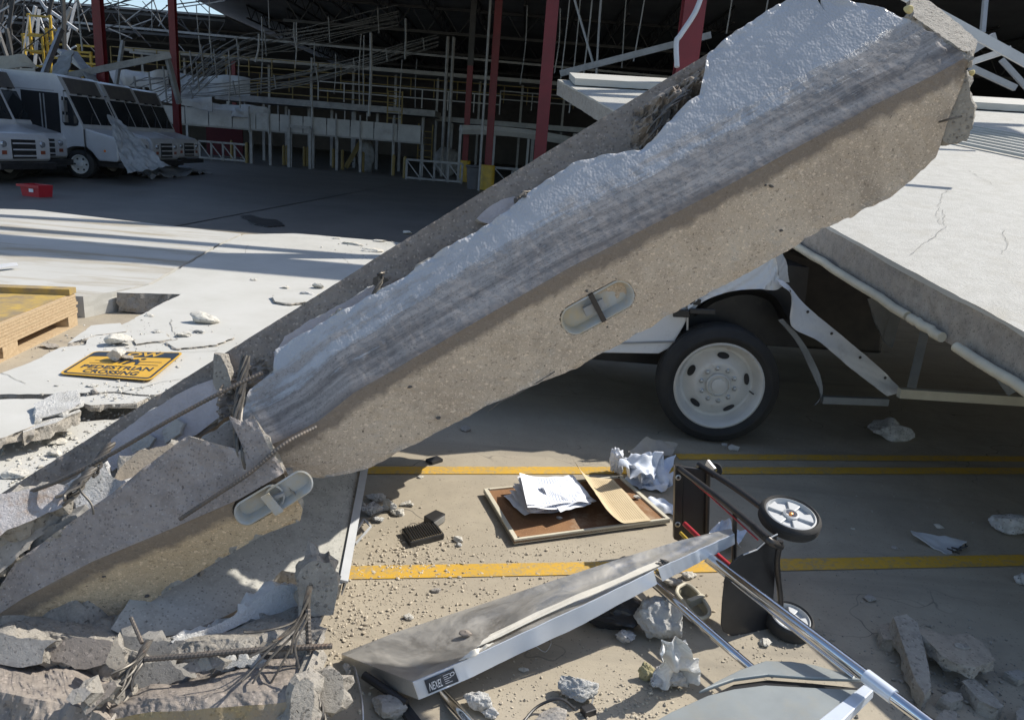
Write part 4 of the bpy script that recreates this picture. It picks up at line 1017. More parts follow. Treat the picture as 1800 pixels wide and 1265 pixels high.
# shattered core between the two lengths
def chunkpx(name, pts, d, t, mats, label, seed, lean=(0, 0), jit=.012, rough=.03, rings=6, step=.014, cat='concrete chunk'):
    c = np.mean(pts, 0)
    pl = plane3((c[0], c[1], d), (c[0]+100, c[1], d+lean[0]), (c[0], c[1]+100, d-lean[1]))
    return tag(slab(name, [pl.at(*p) for p in pts], pl.n, t, mats, jit=jit, rough=rough, step=step, seed=seed, rings=rings), label, cat)
chunkpx('broken_chunk', [(150, 905), (215, 860), (300, 800), (330, 785), (415, 735), (432, 790), (440, 830), (470, 838), (455, 852), (380, 880), (300, 925), (160, 985)], 2.62, .1, [CONC, CONC_BR], 'shattered grey core exposed between the two lengths of the beam', 91, (.05, .02), jit=.005, rough=.015)
chunkpx('broken_chunk', [(198, 845), (245, 790), (300, 775), (330, 778), (300, 820), (255, 850), (205, 862)], 2.58, .06, [CONC_WARM, CONC_BR], 'flat beige flake lying on the flange below the long rebar', 92, (.06, .05))
chunkpx('broken_chunk', [(446, 838), (470, 822), (500, 835), (515, 848), (500, 862), (470, 870), (452, 860)], 2.50, .06, [CONC, CONC_BR], 'small grey chunk wedged above the loose plastic recess liner', 93)
chunkpx('broken_chunk', [(-60, 880), (0, 868), (60, 858), (110, 852), (126, 866), (110, 890), (40, 920), (-60, 975)], 2.36, .10, [mat('sparkling_paint', (.42, .40, .40), (.30, .27, .25), ns=9, rough=.3, bump=.8, bs=70, bd=.01, dirt=(14, .5, .7, (.22, .14, .08))), CONC_BR], 'rusty sparkling painted block at the left edge', 94, (.05, .08), rough=.04)
chunkpx('broken_chunk', [(-60, 960), (0, 925), (60, 890), (120, 870), (150, 892), (90, 935), (60, 950), (20, 990), (-60, 1060)], 2.38, .12, [CONC, CONC_BR], 'dark grey broken core at the left edge under the rusty painted block', 95, (.05, .05), rough=.05)
chunkpx('foam_block', [(118, 850), (150, 825), (186, 812), (200, 838), (226, 858), (190, 885), (150, 915), (135, 900)], 2.46, .06, [FOAM_DIRTY, FOAM_DIRTY], 'black speckled white foam lump where the wires cross the rebar', 96, (.04, .05), rough=.03, cat='foam lump')
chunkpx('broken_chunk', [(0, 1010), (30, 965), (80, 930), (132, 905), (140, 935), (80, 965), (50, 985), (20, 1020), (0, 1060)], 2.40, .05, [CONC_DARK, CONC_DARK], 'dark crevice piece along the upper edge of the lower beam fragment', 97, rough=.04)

# rebars and tendon wires
def rebar(label, ctrl, r_=.0075, tied=None):
    pts = curve_pts([P(*c) for c in ctrl], 60); L = sum((pts[i+1]-pts[i]).length for i in range(len(pts)-1)); n = max(20, int(L/.0028))
    cum = [0]
    for i in range(len(pts)-1): cum.append(cum[-1]+(pts[i+1]-pts[i]).length)
    a = np.array([tuple(p) for p in pts]); q = np.linspace(0, L, n); res = [Vector((np.interp(x, cum, a[:, 0]), np.interp(x, cum, a[:, 1]), np.interp(x, cum, a[:, 2]))) for x in q]
    b = MB(); b.tube(res, r_, 8, rf=lambda i, ang: (1.09 if (i+int(ang*1.2/1.57)) % 4 < 2 else .96))
    return tag(b.build('reinforcing_bar', REBAR), label, 'rebar')
rebar('long ribbed rebar lying over the flange down to the lower left', [(40, 868, 2.40), (110, 842, 2.38), (200, 795, 2.40), (300, 737, 2.42), (400, 684, 2.46), (462, 655, 2.50)], .0068)
rebar('short ribbed rebar bent out of the beam break towards the lower fragment', [(316, 912, 2.36), (380, 870, 2.36), (440, 830, 2.38), (500, 780, 2.42), (556, 750, 2.50)], .0070)
rebar('rusty ribbed rebar lying level in the rubble gap at bottom left', [(255, 1158, 2.16), (330, 1152, 2.16), (460, 1141, 2.18), (584, 1135, 2.2)], .0082)
rebar('thick upright rebar standing in front of the yellow line at bottom left', [(541, 1070, 2.25), (543, 1130, 2.22), (549, 1182, 2.2)], .0085)
rebar('small rebar stub pointing at the stainless shelf corner', [(505, 1195, 2.2), (560, 1180, 2.2)], .010)
rebar('thin rusty bar across the bottom of the rubble gap', [(230, 1085, 2.3), (250, 1130, 2.25)], .006)
def strands(label, ends, n, r_=.0035, fan=.3, seed=1):
    """a bundle of twisted wires fanning out at its end"""
    rs = np.random.RandomState(seed); t = thing('tendon_strand', label, 'wire bundle', tuple(P(*ends[0])))
    base = curve_pts([P(*c) for c in ends], 30); L = len(base)
    for k in range(n):
        ph = 2*math.pi*k/n; f2 = rs.normal(size=3)*fan*.1; pts = []; stop = L-rs.randint(0, 5)
        for i, p in enumerate(base[:stop]):
            u = i/L; rr = r_*1.9; a = ph+u*9
            pts.append(p+Rv*(math.cos(a)*rr)+Uv*(math.sin(a)*rr*.3)-Fv*(math.sin(a)*rr)+Vector(f2)*u**2)
        b = MB(); b.tube(pts, r_, 6); b.build('wire', WIRE, t, smooth=True)
strands('dark twisted tendon standing upright in the break of the beam', [(432, 626, 2.56), (424, 680, 2.52), (418, 740, 2.46), (425, 800, 2.42), (450, 850, 2.44)], 6, .0058, .04, 2)
strands('dark tendon buried in the flange by the white foam patch', [(196, 778, 2.5), (172, 810, 2.44), (160, 832, 2.38)], 5, .0055, .1, 3)
strands('sunlit sheared wire ends beside the black speckled foam', [(163, 822, 2.36), (135, 855, 2.30), (110, 882, 2.26)], 6, .0055, .25, 4)
strands('fanned out tendon wires hanging from the rough block', [(545, 1030, 2.36), (530, 1090, 2.22), (495, 1140, 2.12), (462, 1190, 2.05)], 9, .0034, .55, 5)
strands('bundle of parallel tendon wires leaning in the rubble gap', [(262, 1125, 2.22), (240, 1165, 2.15), (206, 1218, 2.08)], 8, .0040, .22, 6)
strands('pale tendon wires fraying out of the block at the bottom', [(543, 1200, 2.1), (552, 1235, 2.06), (548, 1290, 2.02)], 7, .0045, .3, 7)
strands('black cable lying in the crack of the broken beam near the top', [(1205, 165, 2.78), (1170, 195, 2.75), (1140, 240, 2.76)], 3, .0045, .1, 8)
strands('dark wires poking from the notch above the white paint', [(672, 478, 2.75), (668, 490, 2.72), (655, 512, 2.70)], 4, .004, .4, 9)
strands('dark wires in the gap beside the pink foam residue', [(940, 335, 2.8), (922, 345, 2.76), (915, 362, 2.74)], 4, .005, .4, 10)
strands('single pale tie wire curling below the speckled foam', [(140, 845, 2.3), (148, 872, 2.28), (163, 912, 2.3)], 1, .0035, .1, 11)

# ================================================================ BOTTOM LEFT RUBBLE
BFOAM = mat('lit_foam', (.86, .85, .82), (.74, .73, .70), ns=9, rough=.9, bump=1, bs=75, bd=.02)  # lighter copy of the foam; bounced light is put into its colour
LP = plane3((605, 1028, 2.88), (640, 830, 3.55), (330, 1110, 2.45))
t = slab('leaning_panel', [LP.at(*p) for p in ((642, 815), (603, 1024), (590, 1030), (540, 1010), (495, 1002), (470, 1035), (410, 1075), (330, 1112), (290, 1118), (235, 1122), (195, 1105), (260, 1000), (430, 815))], LP.n, .085, [PALEC, CONC_BR, CONC_DARK], jit=.006, rough=.012, step=.03, seed=51)
tag(t, 'smooth grey concrete panel leaning under the beam at lower left', 'concrete panel')
b = MB(); b.bar(LP.at(641, 818)+LP.n*.008, LP.at(603, 1024)+LP.n*.008, .034, .012, LP.n); b.bar(LP.at(647, 818)-LP.n*.03, LP.at(608, 1024)-LP.n*.03, .006, .07, LP.n)
b.build('edge_trim', PALESTEEL, t)
pl = plane3((400, 1080, 2.46), (500, 1030, 2.6), (420, 1110, 2.40))
chunkpx('foam_edge', [(300, 1128), (340, 1112), (420, 1078), (470, 1040), (488, 1030), (525, 1032), (522, 1082), (500, 1074), (470, 1080), (440, 1086), (400, 1108), (345, 1134)], 2.44, .07, [BFOAM, BFOAM], 'rough white foam along the broken lower edge of the leaning panel', 53, (.1, .02), rough=.03, cat='foam edge')
chunkpx('broken_block', [(530, 1000), (548, 986), (582, 988), (592, 1010), (594, 1030), (586, 1080), (556, 1084), (524, 1082), (522, 1040), (522, 1016)], 2.42, .16, [CONC_BR, CONC_BR], 'rough dark concrete block holding the fanned tendon wires', 54, (.05, 0), rough=.03, jit=.006)
chunkpx('broken_chunk', [(355, 1140), (370, 1110), (420, 1088), (460, 1076), (480, 1100), (478, 1128), (430, 1142), (390, 1148)], 2.46, .10, [CONC, CONC_BR], 'flat grey chunk beneath the white foam edge', 55)
def btube(label, pts, r_, mt, name='pipe', cat='pipe'):
    b = MB(); b.tube(curve_pts([P(*p) for p in pts], 16), r_, 14); return tag(b.build(name, mt, smooth=True), label, cat)
btube('grey plastic pipe standing in the rubble under the leaning panel', [(478, 1075, 2.55), (486, 1100, 2.5), (495, 1128, 2.45)], .016, TRAYM)
btube('second grey pipe beside the rough dark block', [(503, 1080, 2.6), (508, 1100, 2.56), (518, 1160, 2.5)], .016, TRAYM)
# big beam piece along the bottom edge
q0 = beam_loft  # same tool, horizontal run
def hloft(name, parent, rows, mats, mrow, ns=200, sub=10, amp=.01, seed=1, back=.25, endr=.03):
    """rows: list of (px polyline, depth polyline values) from top back edge to bottom front edge"""
    U_ = np.linspace(0, 1, ns); cols = []; mm = []
    R_ = [np.array(r_, float) for r_ in rows]
    def ev(r_, u):
        t_ = np.linspace(0, 1, len(r_)); return np.stack([np.interp(u, t_, r_[:, k]) for k in range(3)], 1)
    E = [ev(r_, U_) for r_ in R_]
    g = []
    for k in range(len(E)-1):
        for j in range(sub): g.append(E[k]*(1-j/sub)+E[k+1]*j/sub); mm.append(mrow[k])
    g.append(E[-1]); K = len(g)
    pts = np.array([[tuple(P(*g[k][i])) for k in range(K)] for i in range(ns)]).reshape(-1, 3)
    nrm = -np.array(tuple(Fv))*.8+np.array((0, 0, .6))
    pts = pts+np.outer(fbm(pts*12, seed, 4)*amp+fbm(pts*45, seed+3, 3)*amp*.3, nrm)
    ef = np.repeat(np.clip(1-np.minimum(U_, 1-U_)/.05, 0, 1), K)
    pts = pts+np.outer(fbm(pts*20, seed+5, 4)*endr*ef, tuple(Rv))
    n = len(pts); bk = pts+np.array((0, back, 0)); fs = []; ms = []
    for i in range(ns-1):
        for k in range(K-1):
            a = i*K+k; fs.append((a, a+1, a+K+1, a+K)); ms.append(mm[k]); fs.append((n+a, n+a+K, n+a+K+1, n+a+1)); ms.append(2)
    bd = [j for j in range(K)]+[i*K+K-1 for i in range(1, ns)]+[(ns-1)*K+j for j in range(K-2, -1, -1)]+[i*K for i in range(ns-2, 0, -1)]
    for i, k in enumerate(bd): k2 = bd[(i+1) % len(bd)]; fs.append((k, n+k, n+k2, k2)); ms.append(2)
    b = MB(); b.v = list(map(tuple, pts))+list(map(tuple, bk)); b.f = fs; b.m = ms; return b.build(name, mats, parent)
YST = conc('concrete_yellow_stained', (.40, .30, .14), (.33, .27, .19), bs=50, stain=(3, .45, .65, (.30, .25, .20)))
o = hloft('beam_fragment', None, [[(120, 1262, 2.3), (190, 1215, 2.32), (262, 1180, 2.32), (340, 1174, 2.32), (420, 1152, 2.3), (480, 1148, 2.3), (530, 1150, 2.28)], [(130, 1290, 2.1), (200, 1244, 2.08), (262, 1228, 2.06), (340, 1222, 2.06), (420, 1216, 2.05), (480, 1212, 2.05), (524, 1206, 2.05)], [(130, 1300, 2.08), (200, 1262, 2.05), (262, 1250, 2.03), (340, 1248, 2.02), (420, 1240, 2.02), (480, 1236, 2.02), (520, 1230, 2.02)], [(130, 1370, 2.06), (520, 1330, 2.0)]], [CONC_BROWN, YST, CONC_BR], [0, 0, 1], seed=61, amp=.012)
tag(o, 'brown stained beam piece along the bottom edge with a yellowish face', 'concrete beam')
o = hloft('beam_fragment', None, [[(-80, 1130, 2.3), (0, 1128, 2.3), (60, 1150, 2.3), (130, 1160, 2.28), (200, 1180, 2.3), (240, 1200, 2.3)], [(-80, 1215, 2.05), (0, 1215, 2.05), (60, 1228, 2.05), (130, 1240, 2.05), (180, 1255, 2.05), (200, 1270, 2.05)], [(-80, 1340, 2.0), (200, 1340, 2.0)]], [CONC_BROWN, YST, CONC_BR], [0, 0], seed=63, amp=.02)
tag(o, 'brownish broken beam piece in the bottom left corner', 'concrete beam')
chunkpx('broken_chunk', [(-60, 1118), (0, 1108), (50, 1118), (100, 1125), (80, 1140), (74, 1165), (40, 1172), (-60, 1178)], 2.2, .12, [CONC, CONC_BR], 'grey wedge of concrete at the left edge below the tan beam fragment', 64, (0, .06))
for i, (pts, d, t_, lab, ms) in enumerate((
    ([(186, 1165), (196, 1130), (206, 1116), (216, 1140), (224, 1170), (208, 1180)], 2.14, .06, 'upright pointed shard beside the leaning tendon wires', [CONC_WARM, CONC_BR]),
    ([(116, 1228), (128, 1210), (150, 1208), (160, 1216), (146, 1232), (128, 1238)], 2.0, .05, 'small pale chunk on the brown piece in the bottom left corner', [CONC, CONC_BR]),
    ([(140, 1240), (160, 1215), (200, 1195), (206, 1206), (170, 1240), (150, 1256)], 2.04, .05, 'narrow brownish chunk in the joint between the two bottom beam pieces', [CONC_BROWN, CONC_BR]),
    ([(228, 1200), (235, 1170), (300, 1160), (320, 1176), (330, 1190), (270, 1214)], 2.2, .06, 'dark crumpled concrete flakes under the rusty rebar', [CONC_DARK, CONC_DARK]),
    ([(320, 1172), (345, 1160), (380, 1155), (390, 1162), (365, 1178), (335, 1184)], 2.16, .05, 'reddish chunk lying against the rusty rebar', [CONC_BROWN, CONC_BR]),
    ([(380, 1170), (395, 1158), (430, 1156), (470, 1160), (440, 1168), (400, 1176)], 2.2, .04, 'white crumbly foam strip behind the bottom beam piece', [FOAM, FOAM]),
    ([(550, 1192), (556, 1180), (596, 1182), (602, 1190), (600, 1228), (590, 1250), (560, 1244), (548, 1222)], 2.12, .10, 'pale sunlit concrete block at the end of the bottom beam piece', [CONC_BR, CONC_BR]),
    ([(512, 1240), (518, 1205), (536, 1190), (550, 1200), (546, 1270), (530, 1330), (500, 1330)], 2.0, .10, 'coarse sunlit broken end of the bottom beam piece', [CONC_BR, CONC_BR]),
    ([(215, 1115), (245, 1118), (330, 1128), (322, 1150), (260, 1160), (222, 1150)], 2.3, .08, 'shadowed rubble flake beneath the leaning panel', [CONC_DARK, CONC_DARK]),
    ([(450, 1140), (462, 1128), (490, 1130), (500, 1142), (480, 1152), (458, 1150)], 2.25, .05, 'pinkish chunk behind the fanned tendon wires', [CONC_WARM, CONC_BR]),
    ([(90, 1130), (150, 1122), (200, 1128), (196, 1160), (150, 1175), (92, 1160)], 2.24, .1, 'brown crumbled concrete under the left end of the tan fragment', [CONC_BROWN, CONC_BR]))):
    chunkpx('broken_chunk', pts, d, t_, ms, lab, 70+i, (.02, .06), rough=.04)
# rubble bed that carries the pile
def bed(name, c, rad, hgt, mt, seed, label):
    n = 70; vs = []; fs = []
    for i in range(n+1):
        for j in range(n+1):
            x = (i/n*2-1)*rad[0]; y = (j/n*2-1)*rad[1]; r_ = math.hypot(x/rad[0], y/rad[1]); vs.append((c[0]+x, c[1]+y, hgt*max(0, 1-r_**2)))
    a = np.array(vs); k = np.clip(a[:, 2]/hgt*3, 0, 1); a[:, 2] += fbm(a*9, seed, 5)*.09*k-.02
    for i in range(n):
        for j in range(n): q = i*(n+1)+j; fs.append((q, q+1, q+n+2, q+n+1))
    b = MB(); b.add(list(map(tuple, a)), fs); o = b.build(name, mt); kind(o, 'stuff'); o['label'] = label; return o
gc = G(250, 1150); bed('rubble_bed', (gc.x-.45, gc.y+.15), (.95, .50), .30, CONC_BR, 5, 'crushed concrete rubble bed under the broken beams at bottom left')
# ================================================================ CRUSHED TRUCK
WR = .398; _wc = G(1262, 676, WR); TY = _wc.y+.10
def ypoly(pts, Y): return [Yp(x, y, Y) for x, y in pts]
YN = V(0, -1, 0)
tk = thing('crushed_truck', 'white delivery truck crushed beneath the tilted slab with its front wheel showing', 'truck', tuple(G(1262, 775)))
b = MB(); b.prism(ypoly([(790, 600), (880, 612), (1040, 620), (1158, 622), (1180, 610), (1198, 580), (1208, 562), (1208, 515), (1212, 440), (1208, 330), (1000, 370), (860, 430), (800, 490)], TY), YN, 1.85)
b.build('body', TRUCKW, tk, bevel=.012)
b = MB(); b.prism(ypoly([(1209.5, 515), (1235, 502), (1262, 495), (1270, 440), (1209.5, 430)], TY+.02), YN, 1.2); b.build('fender_rear', TRUCKW, tk)
WS_ = WR/.415; wc = _wc
ax = V(-.06, -1, 0).normalized()
b = MB(); b.prism([V(wc.x-.62, TY+.22, .62), V(wc.x+.62, TY+.22, .62), V(wc.x+.58, TY+.22, 1.18), V(wc.x-.55, TY+.22, 1.2)], YN, 1.3); b.build('wheel_well', BLACK, tk)
b = MB(); b.box((wc.x-1.1, TY+.7, .38), (2.6, .12, .16)); b.build('chassis_rail', DARKSTEEL, tk)
b = MB(); b.prism([V(wc.x+.3, TY+1.3, .35), V(wc.x+1.9, TY+1.6, .3), V(wc.x+1.8, TY+1.6, .95), V(wc.x+.3, TY+1.3, 1.3)], YN, 1.2); b.build('crushed_cab', DARKSTEEL, tk, bevel=.03)
b = MB(); b.bar(V(wc.x-.1, TY+.2, .42), V(wc.x-.1, TY+1.5, .42), .12, .12); b.build('axle', DARKSTEEL, tk)
b = MB(); b.box((wc.x+.15, TY+1.0, .6), (.8, .7, .5)); b.build('engine', DARKSTEEL, tk, bevel=.02)
tw = MB(); ty_prof = [(r_*WS_, h_*WS_) for r_, h_ in [(.302, .02), (.316, .045), (.338, .056), (.341, .060), (.356, .062), (.359, .058), (.388, .05), (.408, .03), (.415, .0), (.415, -.03), (.408, -.035), (.408, -.045), (.415, -.05), (.415, -.09), (.408, -.095), (.408, -.105), (.415, -.11), (.415, -.15), (.405, -.19), (.36, -.2), (.302, -.18)]]
wheel = tw.lathe(ty_prof, wc, ax, 64, close=True).build('wheel', TYRE, tk, smooth=True)
b = MB(); b.lathe([(r_*WS_*1.10, h_*WS_) for r_, h_ in [(.273, .022), (.281, .036), (.270, .042), (.258, .026), (.25, -.01), (.240, -.050), (.228, -.068), (.212, -.070), (.150, -.014), (.138, -.008), (.125, -.008), (.080, -.010), (.074, -.012), (.074, .016), (.066, .024), (.062, .010), (.046, .010), (.044, .028), (.012, .034), (.001, .034)]], wc, ax, 64)
RIMW = mat('rim_white', (.66, .65, .62), (.58, .57, .54), ns=5, rough=.42, bump=.1, dirt=(9, .58, .78, (.40, .33, .27)), coat=.2)
b.build('rim', RIMW, wheel, smooth=True)
uax = ax.cross(UPV).normalized(); wax = UPV
def radial(a, r_, h): return wc+ax*h+(uax*math.cos(a)+wax*math.sin(a))*r_
for k in range(10):
    a = 2*math.pi*k/10+.15; b = MB(); b.lathe([(.017, 0), (.017, .006), (.012, .008), (.012, .024), (.001, .026)], radial(a, .117*WS_, -.008), ax, 6); b.build('lug_nut', GALV, wheel)
for k in range(5):
    a = 2*math.pi*k/5+.38; c_ = radial(a, .199*WS_, -.042*WS_); rd = (uax*math.cos(a)+wax*math.sin(a)); tg = ax.cross(rd).normalized(); slope = (rd*.78-ax*.62).normalized()
    nn_ = slope.cross(tg).normalized();  nn_ = nn_ if nn_.dot(ax) > 0 else -nn_
    b = MB(); b.prism([c_+nn_*.008+tg*(math.cos(q)*.040)+slope*(math.sin(q)*.024) for q in np.linspace(0, 2*math.pi, 17)[:-1]], nn_, .004); b.build('hand_hole', BLACK, wheel)
b = MB(); b.tube([radial(3.3, .225, -.04), radial(3.3, .24, .01)], .005, 6); b.build('valve', BLACK, wheel)
# fender lip, crumpled
def ribbon(name, pts_a, pts_b, Ya, Yb, mt, parent, th=.01, amp=.006, n=40, seed=1):
    A = curve_pts([Yp(x, y, Ya) for x, y in pts_a], n); B = curve_pts([Yp(x, y, Yb) for x, y in pts_b], n); n_ = min(len(A), len(B))
    m_ = 8; vs = []
    for i in range(n_):
        for j in range(m_+1):
            p = A[i].lerp(B[i], j/m_); p = p+V(0, -1, .3)*(fb1(i*.33+j*.6, seed)*amp); vs.append(p)
    W = m_+1; N = len(vs); vs2 = [v+V(0, th, -th*.3) for v in vs]; fs = []
    for i in range(n_-1):
        for j in range(m_): k = i*W+j; fs += [(k, k+1, k+W+1, k+W), (N+k, N+k+W, N+k+W+1, N+k+1)]
    bd = [j for j in range(W)]+[i*W+m_ for i in range(1, n_)]+[(n_-1)*W+j for j in range(m_-1, -1, -1)]+[i*W for i in range(n_-2, 0, -1)]
    for i, k in enumerate(bd): k2 = bd[(i+1) % len(bd)]; fs.append((k, N+k, N+k2, k2))
    b = MB(); b.add(vs+vs2, fs); return b.build(name, mt, parent, smooth=True)
ribbon('fender', [(1208, 518), (1245, 500), (1300, 478), (1345, 455), (1362, 445), (1372, 470)], [(1210, 552), (1240, 528), (1285, 512), (1330, 508), (1362, 510), (1380, 500)], TY-.03, TY-.04, TRUCKW, tk, amp=.02, seed=4)
ribbon('hood', [(1255, 420), (1300, 405), (1340, 415), (1362, 445)], [(1262, 508), (1300, 480), (1345, 470), (1385, 480)], TY+.25, TY-.02, TRUCKW, tk, amp=.03, seed=6)
ribbon('hood_edge', [(1358, 442), (1366, 460), (1369, 480), (1372, 495)], [(1372, 440), (1383, 462), (1385, 482), (1388, 496)], TY-.05, TY-.05, PALESTEEL, tk, amp=.004, seed=7)
ribbon('fender_strip', [(1366, 490), (1385, 500), (1420, 540), (1480, 590), (1540, 640), (1588, 688)], [(1372, 500), (1392, 520), (1392, 572), (1440, 600), (1500, 650), (1560, 696)], TY-.10, TY-.16, TRUCKW, tk, amp=.006, n=60, seed=8)
ribbon('splash_panel', [(1368, 562), (1400, 600), (1425, 650), (1442, 690), (1440, 705)], [(1376, 560), (1410, 598), (1438, 650), (1446, 690), (1432, 712)], TY-.05, TY-.05, TRAYM, tk, amp=.004, seed=9)
ribbon('bent_panel', [(1525, 525), (1560, 520), (1590, 540)], [(1540, 570), (1555, 600), (1568, 612)], TY+.5, TY+.5, TRAYM, tk, amp=.01, seed=10)
ribbon('inner_fender', [(1225, 545), (1260, 520), (1310, 508), (1360, 520), (1385, 560)], [(1222, 560), (1260, 534), (1310, 522), (1350, 534), (1370, 570)], TY+.02, TY+.3, BLACK, tk, amp=.003, seed=11)
b = MB(); b.bar(Yp(1183, 550, TY-.04), Yp(1212, 551, TY-.05), .03, .05); b.bar(Yp(1212, 546, TY-.06), Yp(1257, 548, TY-.07), .03, .035); b.build('door_latch', BLACK, tk, bevel=.006)
for (x, y) in ((1388, 512), (1420, 548), (1462, 586), (1512, 628), (1556, 664)):
    b = MB(); b.lathe([(.010, 0), (.008, .004), (.001, .005)], Yp(x, y, TY-.125), (0, -1, 0), 8); b.build('bolt', DARKSTEEL, tk)
b = MB(); b.bar(Yp(1060, 604, TY-.006), Yp(1196, 600, TY-.006), .006, .012); b.build('body_seam', GREYSTEEL, tk)
b = MB(); b.box(Yp(1222, 530, TY-.03), (.07, .03, .04)); b.build('hinge', BLACK, tk, bevel=.005)
b = MB(); b.bar(Yp(1209, 512, TY-.012), Yp(1208, 580, TY-.012), .012, .012); b.build('door_edge', GALV, tk)
stick('fallen_bar', (1580, 690, 4.75), (1830, 706, 4.7), .05, .06, CREAM, 'long pale bar lying level under the tilted slab at right', 'bar')
stick('fallen_bar', (1445, 702, 5.2), (1560, 706, 5.2), .04, .05, TRAYM, 'dim bar behind the bent white fender strip', 'bar')
stick('fallen_bar', (1738, 636, 4.6), (1778, 690, 4.6), .04, .05, TRAYM, 'short slanted brace under the slab near the right edge', 'bar')
stick('fallen_bar', (1630, 565, 5.4), (1602, 682, 5.4), .06, .05, TRAYM, 'dim upright post under the tilted slab', 'bar')

# ================================================================ VANS
def make_van(label, pos, first=None, hood=True):
    t = thing('parked_van', label, 'van', (0, 0, 0), 'white vans parked in a row in the warehouse')
    prof = [(-7.2, .55), (-1.75, .55), (-1.66, .62)]+[(-1.17+.52*math.cos(a), .42+.50*math.sin(a)) for a in np.linspace(math.pi*.93, math.pi*.07, 12)]+[(-.62, .6), (-.5, .55), (-.12, .55), (0, .62), (0, 1.12), (-.08, 1.24), (-.95, 1.44), (-1.35, 2.33), (-1.58, 2.80), (-1.7, 2.86), (-7.2, 2.9)]
    # body in two widths: cab/box and narrower hood
    box = [p for p in prof if p[0] <= -.95 or p[0] < -.6]
    cab = [(-7.2, .55), (-1.75, .55), (-1.66, .62)]+[(-1.17+.52*math.cos(a), .42+.50*math.sin(a)) for a in np.linspace(math.pi*.93, math.pi*.5, 8)]+[(-.95, .92), (-.95, 1.46), (-1.35, 2.33), (-1.58, 2.80), (-1.7, 2.86), (-7.2, 2.9)]
    hd = [(-.949, .9), (-.78, .78), (-.66, .62), (-.6, .55), (-.08, .55), (0, .62), (0, 1.10), (-.10, 1.24), (-.949, 1.44)]
    b = MB(); b.prism([V(x, -1.0, z) for x, z in cab], (0, -1, 0), 2.0); b.build('body', VANW, t, bevel=.03)
    b = MB(); b.prism([V(x, -.93, z) for x, z in hd], (0, -1, 0), 1.86); hb = b.build('hood', VANW, t, bevel=.05)
    def slant(x0, z0, x1, z1, y0, y1, lift=.012, th=.01):
        n = V(z1-z0, 0, x0-x1).normalized(); n = n if n.x > 0 else -n
        return [V(x0, y0, z0)+n*lift, V(x0, y1, z0)+n*lift, V(x1, y1, z1)+n*lift, V(x1, y0, z1)+n*lift], n
    q, n = slant(-.99, 1.54, -1.33, 2.30, -.90, -.03); b = MB(); b.prism(q, n, .01); b.build('windscreen', GLASS, t)
    q, n = slant(-.99, 1.54, -1.33, 2.30, .03, .90); b = MB(); b.prism(q, n, .01); b.build('windscreen', GLASS, t)
    q, n = slant(-1.36, 2.36, -1.56, 2.77, -.80, .80, .02); b = MB(); b.prism(q, n, .02); v_ = b.build('visor_panel', VISOR, t)
    for y in (-.45, .1, .5):
        b = MB(); b.box((-1.30, y, 2.36), (.08, .1, .05)); b.build('clip', BLACK, v_)
    for y in (-.55, .35):
        b = MB(); b.bar(V(-.965, y, 1.56), V(-1.10, y+.35, 1.86), .02, .02); b.build('wiper', BLACK, t)
    # quarter window (rounded) and doorway on the near side
    qw = [(-1.50, 2.26), (-1.32, 2.24), (-1.05, 1.62), (-1.08, 1.50), (-1.16, 1.47), (-1.46, 1.47), (-1.52, 1.56)]
    b = MB(); b.prism([V(x, -1.012, z) for x, z in qw], (0, -1, 0), .01); b.build('quarter_window', GLASS, t, bevel=.0)
    b = MB(); b.prism([V(x, -1.006, z) for x, z in ((-2.66, .62), (-1.72, .62), (-1.60, .95), (-1.58, 2.34), (-2.66, 2.36))], (0, -1, 0), .004); dw = b.build('doorway', mat('doorway_dark' if 'doorway_dark' not in MATS else 'doorway_dark_b', (.012, .013, .016), rough=.8, bump=0), t)
    for x in (-2.1, -2.0):
        b = MB(); b.box((x, -1.02, 1.5), (.03, .02, 1.6)); b.build('door_rail', TRAYM, dw)
    b = MB(); b.box((-2.95, -1.012, 1.9), (.2, .02, .95)); b.build('side_window', GLASS, t)
    b = MB(); b.box((-2.1, -1.05, .52), (1.0, .14, .05)); b.build('step', TRAYM, t)
    b = MB(); b.bar(V(-1.35, -1.03, 2.42), V(-1.28, -1.25, 2.40), .03, .03); mr = b.build('mirror_arm', BLACK, t)
    for z, h in ((2.0, .3), (1.66, .2)):
        b = MB(); b.box((-1.30, -1.22, z), (.06, .16, h)); b.build('mirror', GALV, mr)
    b = MB(); b.bar(V(-1.30, -1.22, 2.39), V(-1.30, -1.22, 1.56), .02, .02); b.build('mirror_rod', GALV, mr)
    # front: grille, lamps, bumper
    b = MB(); b.box((.012, 0, .86), (.02, .78, .46)); g = b.build('grille', BLACK, t)
    for k in range(3):
        b = MB(); b.box((.03, 0, .70+k*.15), (.02, .74, .035)); b.build('grille_bar', VANW, g)
    for s in (-1, 1):
        b = MB(); b.lathe([(.001, .05), (.07, .04), (.085, 0)], (0, s*.64, .98), (1, 0, 0), 16); b.build('headlight', LENS, t, smooth=True)
        b = MB(); b.box((.012, s*.64, .78), (.02, .14, .09)); b.build('indicator', ORANGE if s > 5 else mat('amber_dark' if 'amber_dark' not in MATS else 'amber_dark2', (.25, .07, .04), rough=.3, bump=0), t)
    b = MB(); b.lathe([(.001, .012), (.03, .01), (.035, 0)], (-.40, -.93, .84), (0, -1, 0), 12); b.build('marker_light', ORANGE, t)
    b = MB(); b.box((.06, 0, .46), (.16, 1.9, .16)); b.build('bumper', BLACK, t, bevel=.02)
    b = MB(); b.box((-.95, -.965, 1.0), (.02, .04, .8)); b.build('hood_seam', BLACK, t)
    b = MB(); b.box((-2.9, -.3, .48), (5.5, .8, .2)); b.build('chassis', DARKSTEEL, t)
